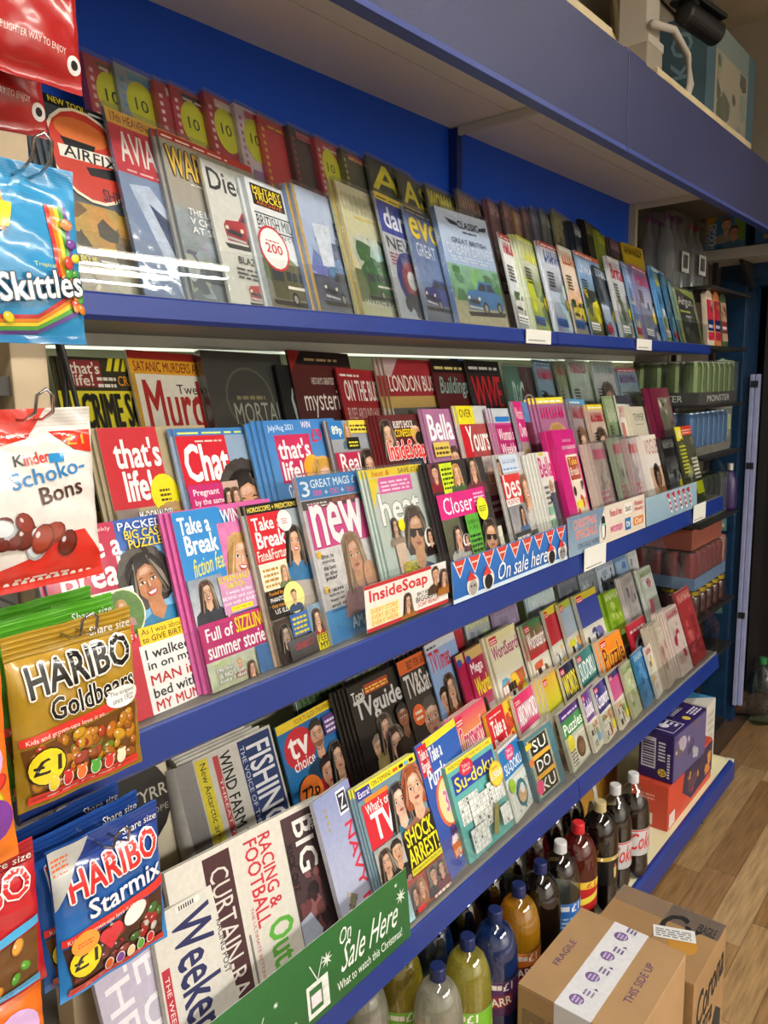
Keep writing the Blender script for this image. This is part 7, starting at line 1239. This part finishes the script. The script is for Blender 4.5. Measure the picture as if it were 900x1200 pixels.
pack(3.39, 1.135, 1.12, 6, 4, .036, .17, '2c3a2a', '58702c', 'pack of dark green cans behind the clear end panel'); 
for i, (yy, c_, lab) in enumerate(((1.04, '2e2250', 'purple spray bottle at the edge of the rack, behind the clear panel'),)):
    t = thing('detergent_bottle', lab, 'bottle', T(3.61, .985, 1.12)); MB().lathe([(.03, 0), (.034, .02), (.034, .13), (.02, .17), (.012, .18)], 16).build('body', M('purple_plastic', c_, .35), t, smooth=True); MB().lathe([(.014, .18), (.014, .21)], 14).build('cap', M('lid_b8b8b0', 'b8b8b0', .3, metal=.6), t)
pack(3.36, 1.115, .845, 6, 4, .034, .15, '7a1c24', '242428', 'pack of dark red cans in a blue and pink tray', '5a7aa0', .05)
t = thing('snack_carton', 'terracotta carton on top of the dark red cans', 'cardboard box', T(3.38, 1.12, 1.003)); MB().box(-.2, -.12, 0, .2, .12, .09).build('box_body', M('terracotta_card', '8a4a38', .7), t, bevel=.003); MB().box(-.2, -.05, .09, .2, .05, .0905).build('tape', M('brown_tape', '9a6a4a', .4), t)
LID = M('gold_lid', 'b8a03a', .3, metal=.8); JG = M('dark_jar_glass', '3a2424', .15, coat=.5)
j0 = None
for i in range(5):
    for k in range(2):
        x, y = 3.2+i*.085, 1.0+k*.09
        lab = '%s jar with gold lid, %s row on the rack' % (('nearest', 'second', 'third', 'fourth', 'farthest')[i], ('front', 'back')[k])
        if j0 is None:
            j0 = t = thing('jar', lab, 'jar', None, 'dark jars with gold lids'); MB().lathe([(.033, 0), (.037, .006), (.037, .085), (.03, .1)], 16).build('glass', JG, t, smooth=True); MB().lathe([(.034, .098), (.034, .114), (.032, .116)], 16).build('lid', LID, t)
        else: t = copy_tree(j0); tag(t, lab, 'jar', 'dark jars with gold lids')
        t.matrix_world = T(x, y, .722)
pack(3.255, 1.19, 2.055, 3, 2, .036, .29, '9aa4a8', '8a4a88', 'shrink-wrapped clear water bottles above the top shelf end', neck=True); pack(3.44, 1.17, 2.055, 2, 2, .036, .28, '2a1614', 'a02424', 'shrink-wrapped cola bottles with red bands above the top shelf end', neck=True)
for t_x, t_y, lab in ((3.27, 1.105, 'white barcode card on the water bottle pack'), (3.42, 1.085, 'white barcode card on the cola bottle pack')):
    t = thing('barcode_card', lab, 'label', T(t_x-.04, t_y, 2.13) @ RX(90)); MB().box(0, 0, -.001, .085, .08, 0).build('card', TICK, t); a = Art(.085, .08, .0004); a.parts[0]['name'] = 'barcode'; [a.r(.12+k*.055, .2, .14+k*.055+(k % 3)*.01, .85, '241c1c') for k in range(13)]; a.build(t, KPR)
cols = (('c8304a', '20306c', 'd8c8b0'), ('b83048', '2a2a60', 'c87a4a'), ('c8a080', '8a3a3c', '4a5a3c'))
for i in range(3):
    t = thing('snack_pouch', ('red and navy snack pouch hanging nearest beyond the shooting title', 'red and navy snack pouch hanging in the middle beyond the shooting title', 'peach coloured snack pouch hanging last beyond the shooting title')[i], 'snack pack', T(3.16+i*.09, .965, 1.832) @ RX(84))
    m = MB(); m.prism([(0, 0), (.075, 0), (.072, .1), (.075, .2), (.05, .215), (.0375, .235), (.025, .215), (0, .2), (.003, .1)], 'z', -.02, 0); m.build('pouch', M('pouch_%d' % i, cols[i][2], .4), t, bevel=.002)
    panel(t, .075, .2, T(0, 0, .0005), lambda d: (d.r(.04, .5, .96, .88, cols[i][0]), d.r(.04, .28, .96, .5, cols[i][1]), d.bars(.15, .34, .85, .46, 1, 'e8e4f0', 2), d.r(.04, .1, .96, .26, cols[i][0]), d.busy(.1, .6, .9, .85, cols[i], 6, i, .3)), INK)
for i, (z, c1, c2, lab) in enumerate(((1.60, '5a7a30', '1c2414', 'green hanging packet highest on the edge of the rack'), (1.40, '303a1c', '8aa03a', 'dark green hanging packet second on the edge of the rack'), (1.00, '1c4a44', '2a6a60', 'teal hanging packet at the edge of the rack above the orange one'), (.80, '8a3a1c', 'b8602a', 'orange hanging packet at the edge of the rack'), (.60, '1a4640', '2c6a60', 'teal hanging packet lowest on the edge of the rack'))):
    t = thing('snack_pouch', lab, 'snack pack', T(3.665, 1.105, z) @ RZ(-50) @ RX(88))
    MB().prism([(0, 0), (.11, 0), (.107, .09), (.11, .18), (.07, .187), (.055, .196), (.04, .187), (0, .18), (.003, .09)], 'z', -.016, 0).build('pouch', M('edge_pouch_%d' % i, c1, .35), t, bevel=.002)
    panel(t, .11, .18, T(0, 0, .0005), lambda d: (d.r(.06, .4, .94, .8, c2), d.busy(.1, .1, .9, .36, (c1, c2, '808070'), 6, i, .2)), INK)
# shelf over the door with nappy packs
t = thing('wall_shelf', 'white shelf board over the blue door frame', 'shelf', T(3.8, .6, 2.215)); MB().box(-.17, -.75, 0, .1, .56, .045).build('board', M('white_shelf_board', 'b8b4ac', .5), t, bevel=.003)
for yy in (-.5, .4): MB().prism([(.09, -.12), (.09, 0), (-.12, 0)], 'y', yy, yy+.015).build('bracket', RKM, t)
def nappy(y0, y1, z1, label, word):
    t = thing('nappy_pack', label, 'nappy pack', T(3.66, y0, 2.2605)); w_ = y1-y0; h = z1-2.2605; MB().box(0, 0, 0, .12, w_, h).build('pack', M('nappy_blue', '2a5a98', .4), t, bevel=.008)
    a = Art(w_, h, .0006); a.parts[0]['name'] = 'front_print'; a.r(.02, .03, .98, .97, '3a78b8', '4a90c0'); a.poly([(.02, .97), (.42, .97), (.02, .4)], 'd8a83a'); a.r(.72, .03, .98, .97, '7aa84a'); a.p('child_photo'); a.f(.52, .6, .3, 'e8b898', '8a5a34', 'd8d0c8', 'short'); a.f(.72, .4, .26, 'e0a888', '6a4024', '7ab0d8', 'short'); a.p('lettering')
    if word: a.t(word, .1, .05, .28, .66, 'f0f4fa', .03, rot=90)
    o = a.build(t, INK)
    for p in o: p.matrix_local = T(-.0003, w_, 0) @ Matrix(((0, 0, -1, 0), (-1, 0, 0, 0), (0, 1, 0, 0), (0, 0, 0, 1)))
nappy(.985, 1.155, 2.43, 'blue nappy pack with two toddlers on the shelf over the door', 'HUGGIES'); nappy(.78, .95, 2.43, 'second nappy pack farther right on the shelf over the door', None)
# water bottle in the doorway
t = thing('water_bottle', 'large clear water bottle with green cap standing in the doorway', 'bottle', T(3.985, .885, 0)); MB().lathe([(.05, 0), (.066, .01), (.068, .05), (.062, .06), (.068, .07), (.068, .12), (.062, .13), (.068, .14), (.068, .2), (.05, .26), (.02, .29), (.016, .31)], 24).build('shell', film('water_bottle_plastic', (.82, .9, .92), 1.5, .05), t, smooth=True); MB().lathe([(.06, .004), (.062, .05), (.062, .2), (.045, .25)], 20).build('water', CLEAR, t, smooth=True); MB().lathe([(.019, .305), (.019, .335), (.016, .338)], 18).build('cap', M('green_cap', '2a6a38', .4), t)

# ------------------------------------------------------------------ things stored on top of the canopy
zt = 2.413
t = thing('cable_trunking', 'white square trunking rising from the canopy to the ceiling', 'trunking', T(2.62, 1.06, zt)); MB().box(-.05, -.04, .36, .06, .05, .835).build('duct', M('white_trunking', 'c4bcb0', .5), t, bevel=.003); MB().box(-.06, -.05, .0, .07, .06, .36).build('junction_box', M('grey_trunking', 'a89e8e', .5), t, bevel=.004); MB().box(-.062, -.052, .34, .072, .062, .365).build('collar', M('white_trunking', 'c4bcb0', .5), t)
t = thing('picture_frame', 'brown framed panel leaning on the wall behind the white trunking', 'panel', T(2.72, 1.14, zt) @ RX(-6)); MB().box(0, 0, 0, .36, .012, .7).build('board', M('brown_board', '6a5a48', .7, noise=.3, nscale=9), t)
for b in ((0, -.006, 0, .36, 0, .03), (0, -.006, .67, .36, 0, .7), (0, -.006, .03, .03, 0, .67), (.33, -.006, .03, .36, 0, .67)): MB().box(*b).build('frame_bar', M('pale_frame', 'a89878', .6), t)
t, w_, d_, h, top, left, front = carton('storage_box', 'blue and white printed box standing on the canopy below the black camera', 3.16, 1.02, zt, 3.80, 1.20, zt+.63, M('box_white_card', 'a8a290', .6), flaps=False)
panel(t, w_, h, front, lambda d: (d.r(0, 0, .16, 1, '51707e'), d.r(.84, 0, 1, 1, '5a7a88'), d.r(.16, .85, .84, 1, '8a9a98'), d.busy(.2, .3, .8, .84, ('8a8474', 'b0a898', '6a6a60', '98a098'), 16, 4, .18))); panel(t, d_, h, left, lambda d: (d.r(0, 0, 1, 1, '51707e'), d.t('KO', .25, .66, .7, .92, '8ab0c0', .02, rot=90)))
for k, (xa, xb, yy, z0, lab) in enumerate(((1.42, 1.80, .80, 2.4475, 'left cream batten lying along the top of the fascia'), (2.08, 2.95, .80, 2.4475, 'long cream batten lying along the top of the fascia'), (2.30, 3.0, .84, 2.4475, 'second cream batten behind the long one'))):
    t = thing('cream_batten', lab, 'batten', T(xa, yy, zt), 'cream battens on the canopy'); MB().box(0, -.008, .0, xb-xa, .03, .075 if k != 2 else .105).build('batten', M('cream_batten', 'b4a482', .7, noise=.12), t, bevel=.003); MB().box(.05, -.0085, .02, .12, -.008, .06).build('tape_strip', M('tan_tape', 'a08a5a', .4), t)
t = thing('tape_clump', 'clump of tan parcel tape and blue bracket at the fascia joint', 'bracket', T(1.93, .83, zt)); MB().box(-.06, -.04, 0, .07, .0, .06).build('bracket', M('blue_bracket', '1c2c70', .4), t, bevel=.004); MB().prism([(-.1, 0), (.0, 0), (.03, .07), (-.04, .11), (-.1, .08)], 'y', .0, .05).build('tape', M('tan_tape', 'a08a5a', .4), t, bevel=.006)
tag(MB().tube([(2.56, 1.0, 2.80), (2.7, .98, 2.82), (2.78, .96, 2.76), (2.76, .94, 2.66), (2.64, .92, 2.55), (2.5, .9, 2.43)], .012, 10).build('white_conduit', M('white_trunking', 'c4bcb0', .5), smooth=True), 'bent white conduit looping below the trunking', 'conduit')
# bullet camera
t = thing('security_camera', 'black bullet security camera on the ceiling above the canopy', 'security camera', T(2.80, .93, 2.855)); BK = M('black_camera_plastic', '141416', .4); ax = RZ(-18) @ RY(100)
b = MB().lathe([(.0, -.09), (.034, -.09), (.037, -.08), (.037, .085), (.034, .09), (.030, .09), (.030, .082)], 24, caps=False).build('body', BK, t, smooth=False); b.matrix_local = ax
g = MB().lathe([(.03, .083), (.0, .0832)], 24, caps=False).build('face_plate', M('camera_face', '28282c', .2, coat=.5), t); g.matrix_local = ax; g = MB().lathe([(.013, .084), (.012, .089), (.0, .0895)], 18, caps=False).build('lens', M('camera_lens', '50545c', .05, coat=1.), t); g.matrix_local = ax
MB().box(-.11, -.045, .03, .075, .045, .045).build('sun_shield', BK, t, bevel=.003).matrix_local = RZ(-18) @ RY(10)
MB().tube([(-.06, 0, .03), (-.08, 0, .1), (-.1, 0, .16), (-.1, 0, .375)], .016, 10).build('arm', BK, t, smooth=True); MB().lathe([(.05, .375), (.05, .395)], 20, (-.1, 0, 0)).build('ceiling_mount', BK, t); MB().lathe([(.0, -.03), (.026, -.02), (.034, 0), (.026, .02), (.0, .03)], 16, (-.085, 0, .1), caps=False).build('ball_joint', BK, t, smooth=True)
